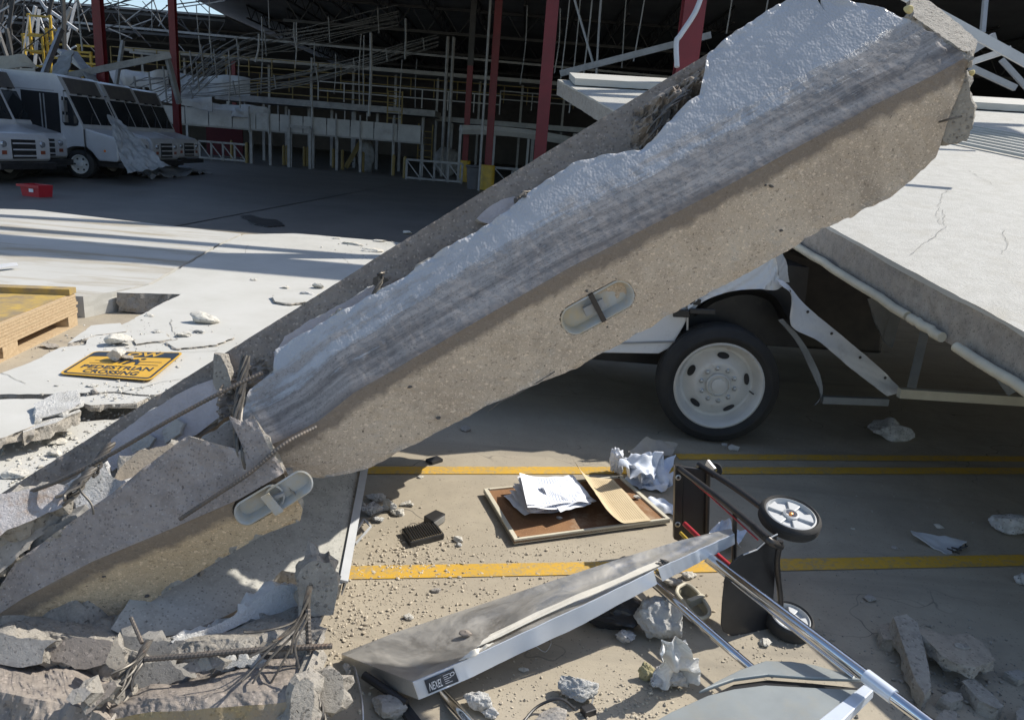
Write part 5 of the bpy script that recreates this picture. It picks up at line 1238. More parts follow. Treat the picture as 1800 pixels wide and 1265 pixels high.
    b = MB(); b.box((-4.3, -1.006, 2.4), (5.2, .01, .02)); b.build('trim_rail', GREYSTEEL, t)
    for xw in (-1.17, -5.6):
        for s in (-1, 1):
            c = V(xw, s*.86, .41); b = MB(); b.lathe([(.26, .06), (.30, .09), (.37, .08), (.41, .04), (.41, -.14), (.26, -.14)], c, (0, s, 0), 28, close=True); wh_ = b.build('wheel', TYRE, t, smooth=True)
            b = MB(); b.lathe([(.27, .07), (.25, .07), (.235, -.02), (.15, -.0), (.09, .01), (.07, .06), (.001, .07)], c, (0, s, 0), 28); b.build('rim', RIMW, wh_, smooth=True)
            if s < 0:
                for k in range(6):
                    a = k*math.pi/3; b = MB(); b.lathe([(.028, 0), (.028, .012), (.001, .012)], c+V(math.cos(a)*.17, -.012, math.sin(a)*.17), (0, -1, 0), 8); b.build('hand_hole', BLACK, wh_)
    return t
def copy_tree(o, parent=None, root=True):
    c = o.copy(); COL.objects.link(c)
    if parent is not None: c.parent = parent
    for ch in o.children: copy_tree(ch, c)
    return c
van = make_van('first van with open side doorway, behind the two grilles at far left', None)
def locv(px, Y, zrot=0): return Vector((Yp(px, 250, Y).x, Y, 0))
spots = [(205, 22.0, 'white van with open side doorway and crumpled metal sheet at its nose'), (266, 24.7, 'second white van, its hood behind the crumpled metal sheet'), (310, 27.6, 'rearmost white van of the row beside the second red column'),
         (44, 20.3, 'white van whose barred grille hides the lower doorway of the next van'), (2, 18.2, 'van cut by the left edge with a dark vertical slatted grille')]
for i, (px, Y, lab) in enumerate(spots):
    v_ = van if i == 0 else copy_tree(van)
    p = locv(px, Y); v_.location = (p.x, Y+1.0 if i < 3 else Y+.8, 0); v_['label'] = lab
    if i >= 3: v_.rotation_euler = (0, 0, R(-6))
# a sliver of one more front end beyond the row
# crumpled metal sheet
t = sheet('crumpled_sheet', [P(186, 206, 20.3), P(204, 210, 20.6), P(300, 292, 20.6), P(226, 302, 19.8)], TRAYM, 40, 40, .14, .8, .02, 5, crease=.9, edge=.04)
tag(t, 'crumpled grey sheet metal hanging from the van windscreen down to the floor', 'metal sheet')
t = sheet('crumpled_sheet', [G(205, 298)+V(0, 0, .25), G(245, 286)+V(0, 0, .5), G(372, 306)+V(0, 0, .1), G(265, 316)+V(0, 0, .05)], TRAYM, 30, 24, .16, .8, .02, 8, crease=.9, edge=.05)
tag(t, 'flat crumpled end of torn sheet metal spread on the floor in front of the vans', 'metal sheet')
# red crate
ct = thing('red_crate', 'red plastic crate with a small white label on the dark floor at left', 'crate', tuple(G(52, 346)))
c = G(52, 346); s_ = .56; b = MB(); rot = Matrix.Rotation(R(-14), 3, 'Z')
x0, y0, h = .25, .19, .26
def crate_pt(x, y, z): return c+rot @ V(x, y+.2, z)
lo = [(-x0*.9, -y0*.9), (x0*.9, -y0*.9), (x0*.9, y0*.9), (-x0*.9, y0*.9)]; hi = [(-x0, -y0), (x0, -y0), (x0, y0), (-x0, y0)]
vs = [crate_pt(x, y, .0) for x, y in lo]+[crate_pt(x, y, h) for x, y in hi]+[crate_pt(x*.95, y*.93, h) for x, y in hi]+[crate_pt(x*.93, y*.9, .02) for x, y in lo]
b.add(vs, [(0, 1, 2, 3)]+[(k, (k+1) % 4, 4+(k+1) % 4, 4+k) for k in range(4)]+[(4+k, 4+(k+1) % 4, 8+(k+1) % 4, 8+k) for k in range(4)]+[(8+k, 8+(k+1) % 4, 12+(k+1) % 4, 12+k) for k in range(4)]+[(12, 13, 14, 15)])
b.build('body', REDP, ct, fix=False)
b = MB(); b.box(crate_pt(0, -y0-.03, h-.03), (2*x0+.1, .03, .05), rot); b.build('rim', REDP, ct)
b = MB(); b.box(crate_pt(.05, -y0*.96-.012, .14), (.11, .012, .07), rot); b.build('label', PAPER, ct)

# ================================================================ PLYWOOD STACK
st = thing('pallet', 'stack of wooden panels with a yellow painted top rim at the left edge', 'pallet', tuple(G(137, 572)))
Br, Bl = G(137, 571), G(0, 638); u = (Bl-Br); u.z = 0; u.normalize()
T1 = Yp(141, 516, Br.y); H = T1.z
w2 = (G(-100, 496, H)-G(141, 505, H)); w2.z = 0; w2.normalize()
def pl_box(o, a, b_, z0, z1, name, mt, parent, L=None, jitter=0):
    bb = MB(); p = [o+u*a[0]+w2*b_[0], o+u*a[1]+w2*b_[0], o+u*a[1]+w2*b_[1], o+u*a[0]+w2*b_[1]]
    p = [Vector((q.x+jitter*.3, q.y+jitter, 0)) for q in p]
    bb.prism([q+V(0, 0, z1) for q in p], (0, 0, 1), z1-z0); return bb.build(name, mt, parent)
O = Vector((Br.x, Br.y, 0)); z = .0
random.seed(3)
for k in range(3):  # bottom deck with fork slots
    pass
for a0, a1 in ((0, .16), (.95, 1.15), (2.0, 2.2)): pl_box(O, (a0, a1), (0, 2.2), .021, .105, 'block', WOOD, st)
pl_box(O, (0, 3.0), (0, 2.2), 0.0, .02, 'board', WOOD, st)
z = .107; nly = 7; th = (H-z-.004)/nly
for k in range(nly):
    pl_box(O, (-.01+random.uniform(-.012, .012), 3.1), (0, 2.3), z+.0015, z+th-.0015, 'board', WOOD, st, jitter=random.uniform(-.008, .008)); z += th
pl_box(O, (.04, 3.1), (.03, 2.25), z, z+.004, 'painted_top', WOODY, st)
pl_box(O, (-.02, .10), (0.0, 2.4), z+.005, z+.055, 'rim_board', WOODY, st)
b = MB()
# second, warped board lying further left on the slab
t = sheet('plastic_board', [G(-60, 470, .26), G(30, 462, .26), G(32, 467, .24), G(-60, 478, .24)], PALESTEEL, 8, 4, .02, 3, .01, 3); tag(t, 'pale bent board tip at the left edge on the white wall panel', 'board')

tag(slab('black_patch', [G(x, y, .03) for x, y in ((422, 379), (440, 377), (462, 384), (486, 386), (500, 396), (470, 398), (448, 394), (436, 386))], UPV, .024, [BLACK, BLACK], jit=.03, rough=.02, step=.05, seed=3), 'flat black jagged patch on the shaded floor beyond the white wall panels', 'mat')  # flat black piece with a jagged outline on the floor
# ================================================================ WARNING SIGN
SGZ = .222
sg = [G(103, 656, SGZ-.006), G(264, 668, SGZ), G(323, 619, SGZ+.004), G(166, 617, SGZ)]
sgo, su, sv = sg[0], sg[1]-sg[0], sg[3]-sg[0]; sw = sg[2]-sg[1]
def sp(a, b_, lift=0): return sgo+su*a+(sv*(1-a)+sw*a)*b_+UPV*lift
SY = mat('sign_yellow', (.62, .36, .04), (.55, .32, .045), ns=5, rough=.4, bump=.05, dirt=(12, .66, .8, (.55, .42, .25)))
SK = mat('sign_black', (.022, .03, .045), (.03, .04, .055), ns=5, rough=.45, bump=0)
sgn = thing('warning_sign', 'yellow and black SLOW PEDESTRIAN CROSSING sign lying flat on the white wall panel', 'sign', tuple(sgo))
def rrect(a0, a1, b0, b1, r_, ra, n=6):
    out = []
    for (ca, cb, s0) in ((a1-r_, b1-ra, 0), (a0+r_, b1-ra, 90), (a0+r_, b0+ra, 180), (a1-r_, b0+ra, 270)):
        for k in range(n+1):
            q = R(s0+90*k/n); out.append((ca+r_*math.cos(q), cb+ra*math.sin(q)))
    return out
b = MB(); b.prism([sp(x, y, 0) for x, y in rrect(0, 1, 0, 1, .06, .08)], (0, 0, 1), .003); b.build('plate', SY, sgn)
outer = rrect(.02, .98, .03, .97, .05, .07); inner = rrect(.045, .955, .065, .76, .035, .05)
b = MB(); N = len(outer); vs = [sp(x, y, .0016) for x, y in outer]+[sp(x, y, .0016) for x, y in inner]
b.add(vs, [(k, (k+1) % N, N+(k+1) % N, N+k) for k in range(N)]); b.build('black_border', SK, sgn, fix=False)
def text_mesh(txt, name, mt, parent, fmap, w_=1., h=1., bold=.02):
    cu = bpy.data.curves.new(name, 'FONT'); cu.body = txt; cu.size = 1; cu.offset = bold; cu.align_x = 'CENTER'; cu.resolution_u = 3
    o = bpy.data.objects.new(name, cu); COL.objects.link(o); dg = bpy.context.evaluated_depsgraph_get()
    me = bpy.data.meshes.new_from_object(o.evaluated_get(dg)); bpy.data.objects.remove(o)
    xs = [v.co.x for v in me.vertices]; ys = [v.co.y for v in me.vertices]; x0, x1, y0, y1 = min(xs), max(xs), min(ys), max(ys)
    o0 = org(parent)
    for v in me.vertices: v.co = fmap((v.co.x-x0)/(x1-x0), (v.co.y-y0)/(y1-y0))-o0
    me.name = name; me.materials.append(mt); return new_obj(name, me, parent)
def fmapper(a0, a1, b0, b1, lift=.002): return lambda x, y: sp(a0+(a1-a0)*x, b0+(b1-b0)*y, lift)
text_mesh('SLOW', 'lettering', SY, sgn, fmapper(.22, .80, .79, .945, .0026), bold=.03)
text_mesh('PEDESTRIAN', 'lettering', SK, sgn, fmapper(.12, .89, .27, .40), bold=.03)
text_mesh('CROSSING', 'lettering', SK, sgn, fmapper(.20, .80, .10, .23), bold=.03)
for a0, a1, b0 in ((.16, .42, .58), (.62, .90, .58), (.14, .40, .47), (.64, .90, .47)):
    b = MB(); b.add([sp(a0, b0, .002), sp(a1, b0, .002), sp(a1, b0+.012, .002), sp(a0, b0+.012, .002)], [(0, 1, 2, 3)]); b.build('stripe', SK, sgn, fix=False)
man = [[(.56, .66), (.60, .68), (.63, .65), (.60, .60), (.55, .60)], [(.63, .70), (.66, .72), (.69, .70), (.68, .66), (.64, .66)], [(.50, .46), (.53, .46), (.58, .56), (.62, .60), (.57, .64), (.52, .56)], [(.57, .57), (.62, .56), (.64, .46), (.67, .46), (.66, .60), (.60, .63)], [(.44, .60), (.52, .66), (.57, .65), (.55, .62), (.45, .57)], [(.36, .50), (.40, .50), (.47, .60), (.44, .63)], [(.44, .50), (.47, .50), (.50, .60), (.47, .63)], [(.40, .63), (.47, .68), (.50, .64), (.44, .60)]]
for k, pg in enumerate(man): b = MB(); b.prism([sp(x, y, .0026+.0003*k) for x, y in pg], (0, 0, 1), .0005); b.build('walking_figure', SK, sgn)
b = MB(); b.lathe([(.008, 0), (.006, .002), (.001, .002)], sp(.5, .06, .001), (0, 0, 1), 10); b.build('bolt_hole', BLACK, sgn)

# ================================================================ CHUNKS ON THE WHITE PANELS
def chunk(px, py, z, wpx, hpx, mt, label, seed, name='concrete_chunk', cat='concrete chunk', dep=None, **k):
    """rock standing at the ground pixel (px,py) on height z, wpx wide and hpx tall in the photograph"""
    p = G(px, py, z); d = (p-CP).dot(Fv); s = d/FPX
    w_ = wpx*s; h = hpx*s*.85
    o = rock(name, p+V(0, (dep or w_*.4)*.4, 0), (w_, dep or w_*.75, max(.008, h)), mt, seed, rot=k.pop('rot', 0), **k)
    return tag(o, label, cat)
PALE = conc('concrete_pale', (.56, .53, .46), (.66, .63, .56), bs=30, bump=1, bd=.012, agscale=60, agl=(.75, .72, .66))
chunk(356, 568, .2, 52, 26, PALE, 'pale angular concrete chunk alone in the middle of the white panel', 101)
chunk(260, 556, .2, 18, 7, PALE, 'small flat pebble left of the lone concrete chunk', 102)
chunk(444, 493, .2, 14, 5, PALE, 'tiny crumb high on the white panel', 103)
chunk(501, 507, .2, 16, 7, PALE, 'small shaded pebble above the curled coating flake', 104)
chunk(558, 507, .2, 22, 16, PALE, 'white block touching the upper edge of the beam flange', 105)
chunk(540, 524, .2, 30, 16, FOAM, 'crumbled white piece beside the curled coating flake', 106, lumpy=.2)
chunk(205, 606, .21, 48, 26, PALE, 'pale chunk lying across the top edge of the warning sign', 107, rot=.4)
chunk(203, 634, .225, 34, 32, PALE, 'pinkish upright chunk standing on the warning sign', 108)
chunk(222, 632, .225, 24, 10, CONC_BR, 'crumbly grey bit on the pictogram of the warning sign', 109)
chunk(320, 592, .2, 28, 12, PALE, 'small chunk beside the sign among thin flakes', 110)
chunk(350, 585, .2, 22, 9, FOAM, 'white crumb right of the small chunk behind the sign', 111)
chunk(275, 585, .2, 18, 8, PALE, 'grey crumb on the fine crack above the sign', 112)
chunk(152, 612, .02, 64, 18, PALE, 'broken panel corner piece at the end of the dirt strip', 113)
chunk(85, 612, .0, 34, 10, CONC_BR, 'flat crumb heap below the end of the wooden stack', 114)
chunk(160, 680, .2, 20, 8, PALE, 'small crumb under the lower left corner of the sign', 115)
chunk(163, 693, .19, 14, 14, CONC, 'dark upright flake on the panel edge below the sign', 116)
chunk(312, 646, .2, 10, 5, PALE, 'tiny pebble right of the warning sign', 117)
chunk(250, 704, .12, 20, 18, CONC_DARK, 'dark chunk leaning on the white panel edge by the beam', 118)
chunk(225, 700, .12, 32, 14, FOAM, 'white crumbly block on the broken panel edge by the beam', 119, lumpy=.2)
chunk(180, 722, .1, 30, 14, FOAM, 'white lump in front of the broken panel edge', 120, lumpy=.2)
chunk(60, 775, .1, 30, 16, PALE, 'squarish pale crumb below the tilted fragment at left', 121)
chunk(88, 782, .1, 46, 12, PALE, 'flat layered crumb pile below the tilted fragment', 122)
chunk(92, 802, .1, 26, 16, PALE, 'pale crumb close to the beam flange at lower left', 123)
chunk(25, 842, .1, 52, 18, PALE, 'long pale crumb heap at the left edge next to the beam', 124)
chunk(110, 765, .1, 26, 8, PALE, 'thin crumb between the fragment and the beam flange', 125)
def frag(pts, z, t_, mts, label, seed, tilt=0, n=None):
    a = [G(x, y, z) for x, y in pts]
    if tilt:
        y0 = min(p.y for p in a); a = [p+V(0, 0, (p.y-y0)*tilt) for p in a]
    return tag(slab('panel_fragment', a, UPV, t_, mts, jit=.008, rough=.02, step=.02, seed=seed, rings=4), label, 'panel fragment')
frag([(-60, 700), (0, 692), (60, 690), (96, 692), (60, 742), (0, 768), (-60, 780)], .26, .06, [WHITE, CONC_BR], 'tilted white fragment with a broken edge at the left border', 131, -.05)
frag([(34, 745), (60, 735), (90, 715), (120, 700), (142, 722), (100, 742), (40, 760)], .24, .07, [FOAM, CONC_BR], 'long tilted concrete fragment with sparkling foam on top', 132)
frag([(60, 712), (100, 694), (138, 690), (142, 712), (110, 726), (62, 738)], .262, .02, [FOAM, FOAM], 'sparkling white foam sheet standing on the tilted fragment', 133, .04)
frag([(478, 520), (500, 515), (530, 516), (560, 518), (548, 530), (512, 533), (484, 530)], .225, .02, [WHITE, CONC_BR], 'curled white coating flake near the upper flange edge', 134, .03)
frag([(232, 590), (290, 584), (300, 596), (240, 604)], .215, .012, [WHITE, CONC_BR], 'thin white flake behind the warning sign', 135)
frag([(290, 600), (370, 585), (412, 592), (380, 606), (310, 612)], .215, .012, [WHITE, CONC_BR], 'broad thin white flake at the flange edge behind the sign', 136)
frag([(120, 700), (190, 690), (262, 697), (240, 708), (160, 712)], .19, .03, [WHITE, CONC_BR], 'cracked white panel rim piece below the sign', 137)
frag([(160, 574), (212, 570), (222, 584), (168, 590), (118, 604)], .20, .04, [WHITE, CONC_BR], 'loose white corner flake beside the pale chunk on the sign', 138, .02)
for i, (x, y, z, w_, h, lab) in enumerate(((618, 430, .2, 40, 6, 'low pale rubble line at the far edge of the white panel'), (650, 442, .2, 46, 8, 'flat pale pieces at the far edge next to the beam flange'), (668, 425, .2, 26, 5, 'thin flake at the far right end of the white panel'), (590, 420, .2, 16, 4, 'small flake where the far shade begins'), (715, 412, 0, 20, 10, 'small block on the floor beyond the far panel edge'))):
    chunk(x, y, z, w_, h, (PALE if i < 5 else BLACK), lab, 140+i)
# ================================================================ THINGS ON THE FLOOR
def setuv(o, nu, nv):
    n = (nu+1)*(nv+1); A = np.zeros(2*n); B = np.zeros(2*n); k = np.arange(n)
    A[:n] = k//(nv+1)/nu; B[:n] = (k % (nv+1))/nv; A[n:] = A[:n]; B[n:] = B[:n]
    for nm, X in (('su', A), ('sv', B)):
        at = o.data.attributes.new(nm, 'FLOAT', 'POINT'); at.data.foreach_set('value', X)
def ruled(name, c1, c2, ink, nl, attr='su', lo=.3, hi=.95, duty=.3):
    t = NT(name); a = t.n('ShaderNodeAttribute', attribute_name=attr).outputs['Fac']; b2 = t.n('ShaderNodeAttribute', attribute_name='sv' if attr == 'su' else 'su').outputs['Fac']
    f = t.math('FRACT', t.math('MULTIPLY', a, nl)); ln = t.math('LESS_THAN', f, duty)
    ln = t.math('MULTIPLY', ln, t.math('MULTIPLY', t.math('GREATER_THAN', a, lo), t.math('LESS_THAN', a, hi)))
    ln = t.math('MULTIPLY', ln, t.math('MULTIPLY', t.math('GREATER_THAN', b2, .06), t.math('LESS_THAN', b2, .94)))
    c = t.mix(t.ramp(t.noise(8, 6), .3, .7), c1, c2); t.base(t.mix(t.math('MULTIPLY', ln, .7), c, ink)); t.rough(.85); t.bump(t.noise(20, 5), .15, .003); return t.m
KRULED = ruled('ruled_kraft', (.58, .47, .30), (.50, .40, .25), (.22, .16, .08), 20)
PRULED = ruled('printed_paper', (.84, .85, .88), (.76, .78, .83), (.22, .28, .42), 22, lo=.08, duty=.35)
# corkboard
cbz = .028
cb4 = [G(850, 861, cbz), G(1092, 838, cbz), G(1178, 914, cbz), G(904, 951, cbz)]
cbt = thing('corkboard', 'corkboard in a cream frame lying face up in the sunlit patch', 'corkboard', tuple(G(1000, 900)))
b = MB(); b.prism([cb4[0], cb4[1], cb4[2], cb4[3]], (0, 0, 1), .012); b.build('cork_panel', CORK, cbt)
cc = sum(cb4, Vector())/4
for k in range(4):
    a, c_ = cb4[k], cb4[(k+1) % 4]; ia, ic = a.lerp(cc, .052), c_.lerp(cc, .052)
    q = [a+V(0, 0, .010), c_+V(0, 0, .010), ic+V(0, 0, .010), ia+V(0, 0, .010)]
    b = MB(); b.prism(q, (0, 0, 1), .026); fr = b.build('frame_bar', CREAM, cbt, bevel=.002)
for k in range(4):
    p = cb4[k].lerp(cc, .06)+V(0, 0, .0105); b = MB(); b.lathe([(.006, 0), (.004, .002), (.001, .002)], p, (0, 0, 1), 8); b.build('screw', DARKSTEEL, cbt)
# loose sheets, folder
ps = thing('paper_stack', 'stack of curled white printed sheets lying on the corkboard', 'papers', tuple(G(960, 900)))
for k in range(9):
    z = .045+.008*k; ox, oy = rng.uniform(-9, 9), rng.uniform(-5, 5)
    def lift(a, nu, nv, k=k):
        i = np.repeat(np.arange(nu+1), nv+1)/nu; 
        i = np.concatenate([i])[:len(a)] if len(a) == len(i) else i
        a = a.copy(); a[:, 2] += .045*(k/9)*np.clip(1-i, 0, 1)**2+.02*np.sin(i*9+k)*.4; return a
    o = sheet('paper', [G(893+ox+k*3, 868-k*3+oy, z), G(985+ox+k*4, 846-k+oy, z), G(1040+ox, 880+oy, z), G(930+ox, 905+oy-k*.5, z)], PRULED if k % 3 else PAPER, 20, 16, .014, 7, .0008, 200+k, ps, fn=lift); setuv(o, 20, 16)
o = sheet('paper', [G(950, 855, .13), G(998, 838, .14), G(1040, 882, .10), G(985, 900, .10)], PRULED, 24, 20, .028, 8, .0008, 230, ps); setuv(o, 24, 20)
def fold(a, nu, nv):
    i = np.repeat(np.arange(nu+1), nv+1)/nu; a = a.copy(); a[:, 2] += .10*np.clip(1-i*2.2, 0, 1)**1.5; return a
fo = sheet('folder', [G(1003, 833, .05), G(1078, 842, .05), G(1145, 914, .045), G(1060, 924, .045)], KRULED, 30, 20, .008, 6, .0015, 240, None, fn=fold); setuv(fo, 30, 20)
tag(fo, 'ruled tan paper folder lying on the right half of the corkboard', 'folder')
chunk(984, 912, .03, 14, 7, FOAM, 'small white crumb on the bare cork of the corkboard', 241)
chunk(1120, 876, .035, 14, 8, PALE, 'small pebble on the right rim of the corkboard', 242)
# rags behind the board
rg = thing('cloth_heap', 'heap of blue white striped cloths behind the right corner of the corkboard', 'cloths', tuple(G(1140, 850)))
for k, c4 in enumerate(([(1090, 835, .10), (1105, 797, .14), (1180, 806, .12), (1180, 850, .05)], [(1100, 840, .05), (1120, 805, .10), (1185, 815, .09), (1170, 862, .03)], [(1085, 832, .14), (1110, 795, .16), (1165, 800, .15), (1150, 835, .12)])):
    o = sheet('cloth', [G(*c) for c in c4], BLUELIN, 34, 34, .09, 7, .003, 250+k, rg, crease=.8, edge=.02)
o = sheet('paper_sheet', [G(1103, 795, .09), G(1135, 770, .12), G(1192, 780, .04), G(1180, 803, .06)], BEIGEF, 20, 16, .03, 6, .002, 255, crease=.6); tag(o, 'beige paper sheet leaning behind the cloths in front of the truck wheel', 'paper')
o = rock('crumpled_paper', G(1083, 838)+V(0, .05, 0), (.09, .08, .19), PAPER, 256, lumpy=.35, cuts=4); tag(o, 'upright crumpled white paper wad left of the cloths', 'paper')
o = sheet('paper_sheet', [G(1120, 885, .02), G(1150, 866, .05), G(1195, 885, .04), G(1185, 905, .01)], BLUELIN, 20, 16, .05, 9, .002, 257, crease=.8); tag(o, 'crumpled grey paper between the corkboard and the hand truck', 'paper')
o = sheet('cloth', [G(1235, 945, .05), G(1262, 915, .10), G(1312, 925, .08), G(1300, 968, .02)], BLUELIN, 30, 24, .08, 8, .003, 258, crease=.8, edge=.02); tag(o, 'pale cloth bundled on the floor behind the hand truck frame', 'cloth')
# pleated brush block, box, flat black box
br = thing('vent_grate', 'black grate with tan ribs lying in the sun left of the corkboard', 'grate', tuple(G(742, 950)))
g4 = [G(706, 928, .03), G(765, 917, .03), G(781, 938, .03), G(722, 953, .03)]
b = MB(); b.prism(g4, (0, 0, 1), .028); b.build('frame', BLACK, br, bevel=.003)
gc_ = sum(g4, Vector())/4; gi = [p.lerp(gc_, .10)+V(0, 0, .002) for p in g4]
b = MB(); b.prism([p+V(0, 0, .001) for p in gi], (0, 0, 1), .002); b.build('bed', mat('tan_bristle', (.42, .34, .22), (.34, .27, .18), ns=30, rough=.95, bump=.6), br)
for k in range(13):
    f = (k+.5)/13; a = gi[0].lerp(gi[1], f); c_ = gi[3].lerp(gi[2], f); b = MB(); b.bar(a+V(0, 0, .004), c_+V(0, 0, .004), .004, .009); b.build('rib', BLACK, br)
g4 = [G(745, 906, .05), G(766, 895, .05), G(783, 902, .05), G(762, 916, .05)]
bxt = thing('small_box', 'small black box with a silver side behind the black grate', 'box', tuple(G(765, 918)))
b = MB(); b.prism([p for p in g4], (0, 0, 1), .046); b.build('case', BLACK, bxt, bevel=.004)
b = MB(); a, c_ = g4[3].lerp(g4[2], .06), g4[3].lerp(g4[2], .94); nn2 = (c_-a).cross(UPV).normalized(); nn2 = nn2 if nn2.y < 0 else -nn2
b.prism([a+nn2*.002-V(0, 0, .008), c_+nn2*.002-V(0, 0, .008), c_+nn2*.002-V(0, 0, .04), a+nn2*.002-V(0, 0, .04)], nn2, .003); b.build('side_panel', GALV, bxt)
g4 = [G(748, 806, .02), G(768, 800, .02), G(779, 806, .02), G(760, 812, .02)]
b = MB(); b.prism(g4, (0, 0, 1), .02); tag(b.build('black_case', BLACK, bevel=.003), 'flat black case in the shade above the far yellow line', 'case')
# foam cluster at the panel foot
for i, (x, y, w_, h, m_, lab) in enumerate(((652, 905, 48, 30, FOAM_DIRTY, 'dirty grey foam lump in front of the leaning panel foot'), (682, 900, 30, 34, FOAM, 'white foam lump leaning on the grey lump near the panel'), (660, 882, 38, 22, FOAM, 'white foam lump at the back of the cluster by the panel'), (630, 892, 26, 16, FOAM, 'small white foam piece touching the leaning panel'), (666, 918, 26, 12, FOAM, 'small foam piece at the front of the cluster'), (700, 905, 34, 16, PALE, 'flat pale chunk on the sunny side of the foam cluster'), (716, 890, 28, 10, PALE, 'flat shard behind the foam cluster'), (806, 952, 20, 14, PALE, 'small chunk alone between the grate and the corkboard'), (805, 960, 14, 10, FOAM, 'white crumb next to the small chunk by the grate'), (740, 840, 14, 6, PALE, 'pebble just below the far yellow line'), (820, 758, 22, 14, CONC, 'small chunk in deep shade under the beam'))):
    chunk(x, y, 0, w_, h, m_, lab, 300+i, name='foam_lump' if 'foam' in lab else 'concrete_chunk', cat='foam lump' if 'foam' in lab else 'concrete chunk', lumpy=.22 if 'foam' in lab else 0)
b = MB(); q = [G(618, 945, .02), G(640, 912, .03), G(652, 925, .03), G(625, 955, .02)]
for k in range(4): b.bar(q[k], q[(k+1) % 4], .008, .008)
tag(b.build('bent_strip', PALESTEEL), 'small pale metal strip bent into a frame lying beside the panel edge trim', 'frame')
tag(rock('red_stopper', G(620, 940)+V(0, 0, 0), (.035, .03, .03), REDP, 5, sub=2), 'small red cap by the panel edge trim', 'stopper')

# ---------------------------------------------------------------- stainless shelf
sh = thing('stainless_shelf', 'dented stainless steel shelf with a small black label lying slanted across the foreground', 'shelf', tuple(G(900, 1150)))
SP = plane3((600, 1148, 2.62), (725, 1197, 2.38), (1285, 930, 3.02))
top = [SP.at(*p) for p in ((600, 1148), (700, 1109), (860, 1057), (980, 1017), (1100, 978), (1200, 948), (1262, 935), (1285, 928), (1290, 936), (1160, 994), (1100, 1022), (1000, 1068), (900, 1114), (840, 1143), (800, 1170), (725, 1197))]
Lb = top[-1]
# dished top surface as a fine grid between the back edge and the front edge
nu, nv = 120, 26
back = [(600, 1148), (700, 1109), (860, 1057), (980, 1017), (1100, 978), (1200, 948), (1285, 928)]
front = [(725, 1197), (800, 1166), (900, 1119), (1000, 1074), (1100, 1026), (1160, 996), (1290, 937)]
def interp(pl_, u): 
    a = np.array(pl_, float); t_ = np.linspace(0, 1, len(a)); return np.interp(u, t_, a[:, 0]), np.interp(u, t_, a[:, 1])
vs = []
for i in range(nu+1):
    u_ = i/nu; p = SP.at(*interp(back, u_)); q = SP.at(*interp(front, u_))
    for j in range(nv+1):
        f = j/nv; c_ = p.lerp(q, f); dent = fb1(u_*5, 2)*.6+float(fbm([[u_*7, f*2.2, .3]], 4, 2)[0]); e = min(1, f*6, (1-f)*6, u_*12, (1-u_)*12)
        vs.append(c_-SP.n*(.010*e+.014*dent*e))
n_ = len(vs); W = nv+1; fs = []
vs2 = [v-SP.n*.0025 for v in vs]
for i in range(nu):
    for j in range(nv): k = i*W+j; fs += [(k, k+1, k+W+1, k+W), (n_+k, n_+k+W, n_+k+W+1, n_+k+1)]
bd = [j for j in range(W)]+[i*W+nv for i in range(1, nu+1)]+[nu*W+j for j in range(nv-1, -1, -1)]+[i*W for i in range(nu-1, 0, -1)]
for i, k in enumerate(bd): k2 = bd[(i+1) % len(bd)]; fs.append((k, n_+k, n_+k2, k2))
b = MB(); b.add(vs+vs2, fs); b.build('top_plate', STAIN, sh, smooth=True)
fdir = (SP.at(1100, 1028)-SP.at(800, 1168)).normalized(); fn_ = fdir.cross(UPV).normalized(); fn_ = fn_ if fn_.y < 0 else -fn_
def apron(name, pa, pb, drop, mt, u0=0, u1=1, out=.004, n=40, amp=.002, seed=1):
    vs = []
    for i in range(n+1):
        f = u0+(u1-u0)*i/n; x, y = interp(pa, f); t_ = SP.at(x, y); 
        x2, y2 = interp(pb, f); r_ = ray(x2, y2); k_ = (t_-CP).dot(fn_)/r_.dot(fn_); q = CP+r_*k_
        w_ = fb1(i*.4, seed)*amp
        for j in range(4): p = t_.lerp(q, j/3)+fn_*(out+w_); vs.append(p)
    vs2 = [v-fn_*.003 for v in vs]; N = len(vs); fs = []
    for i in range(n):
        for j in range(3): k = i*4+j; fs += [(k, k+1, k+5, k+4), (N+k, N+k+4, N+k+5, N+k+1)]
    bd = [0, 1, 2, 3]+[i*4+3 for i in range(1, n+1)]+[n*4+2, n*4+1, n*4]+[i*4 for i in range(n-1, 0, -1)]
    for i, k in enumerate(bd): k2 = bd[(i+1) % len(bd)]; fs.append((k, N+k, N+k2, k2))
    b = MB(); b.add(vs+vs2, fs); return b.build(name, mt, sh, smooth=True)
low = [(735, 1228), (812, 1196), (905, 1150), (1000, 1108), (1100, 1054), (1168, 1018), (1291, 955)]
apron('front_rim', front, low, 0, BRIGHT, 0, .80)
apron('front_rim', front, low, 0, BRIGHT, .822, 1)
# left end rim
a0, a1 = SP.at(600, 1149), SP.at(725, 1198)
def dropto(p, px, py): r_ = ray(px, py); en = (a1-a0).cross(UPV).normalized(); return CP+r_*((p-CP).dot(en)/r_.dot(en))
b0_, b1_ = dropto(a0, 604, 1177), dropto(a1, 736, 1229)
b = MB(); en = (a1-a0).cross(UPV).normalized(); b.prism([a0, a1, b1_, b0_], en, .003); b.build('end_rim', STAIN, sh)
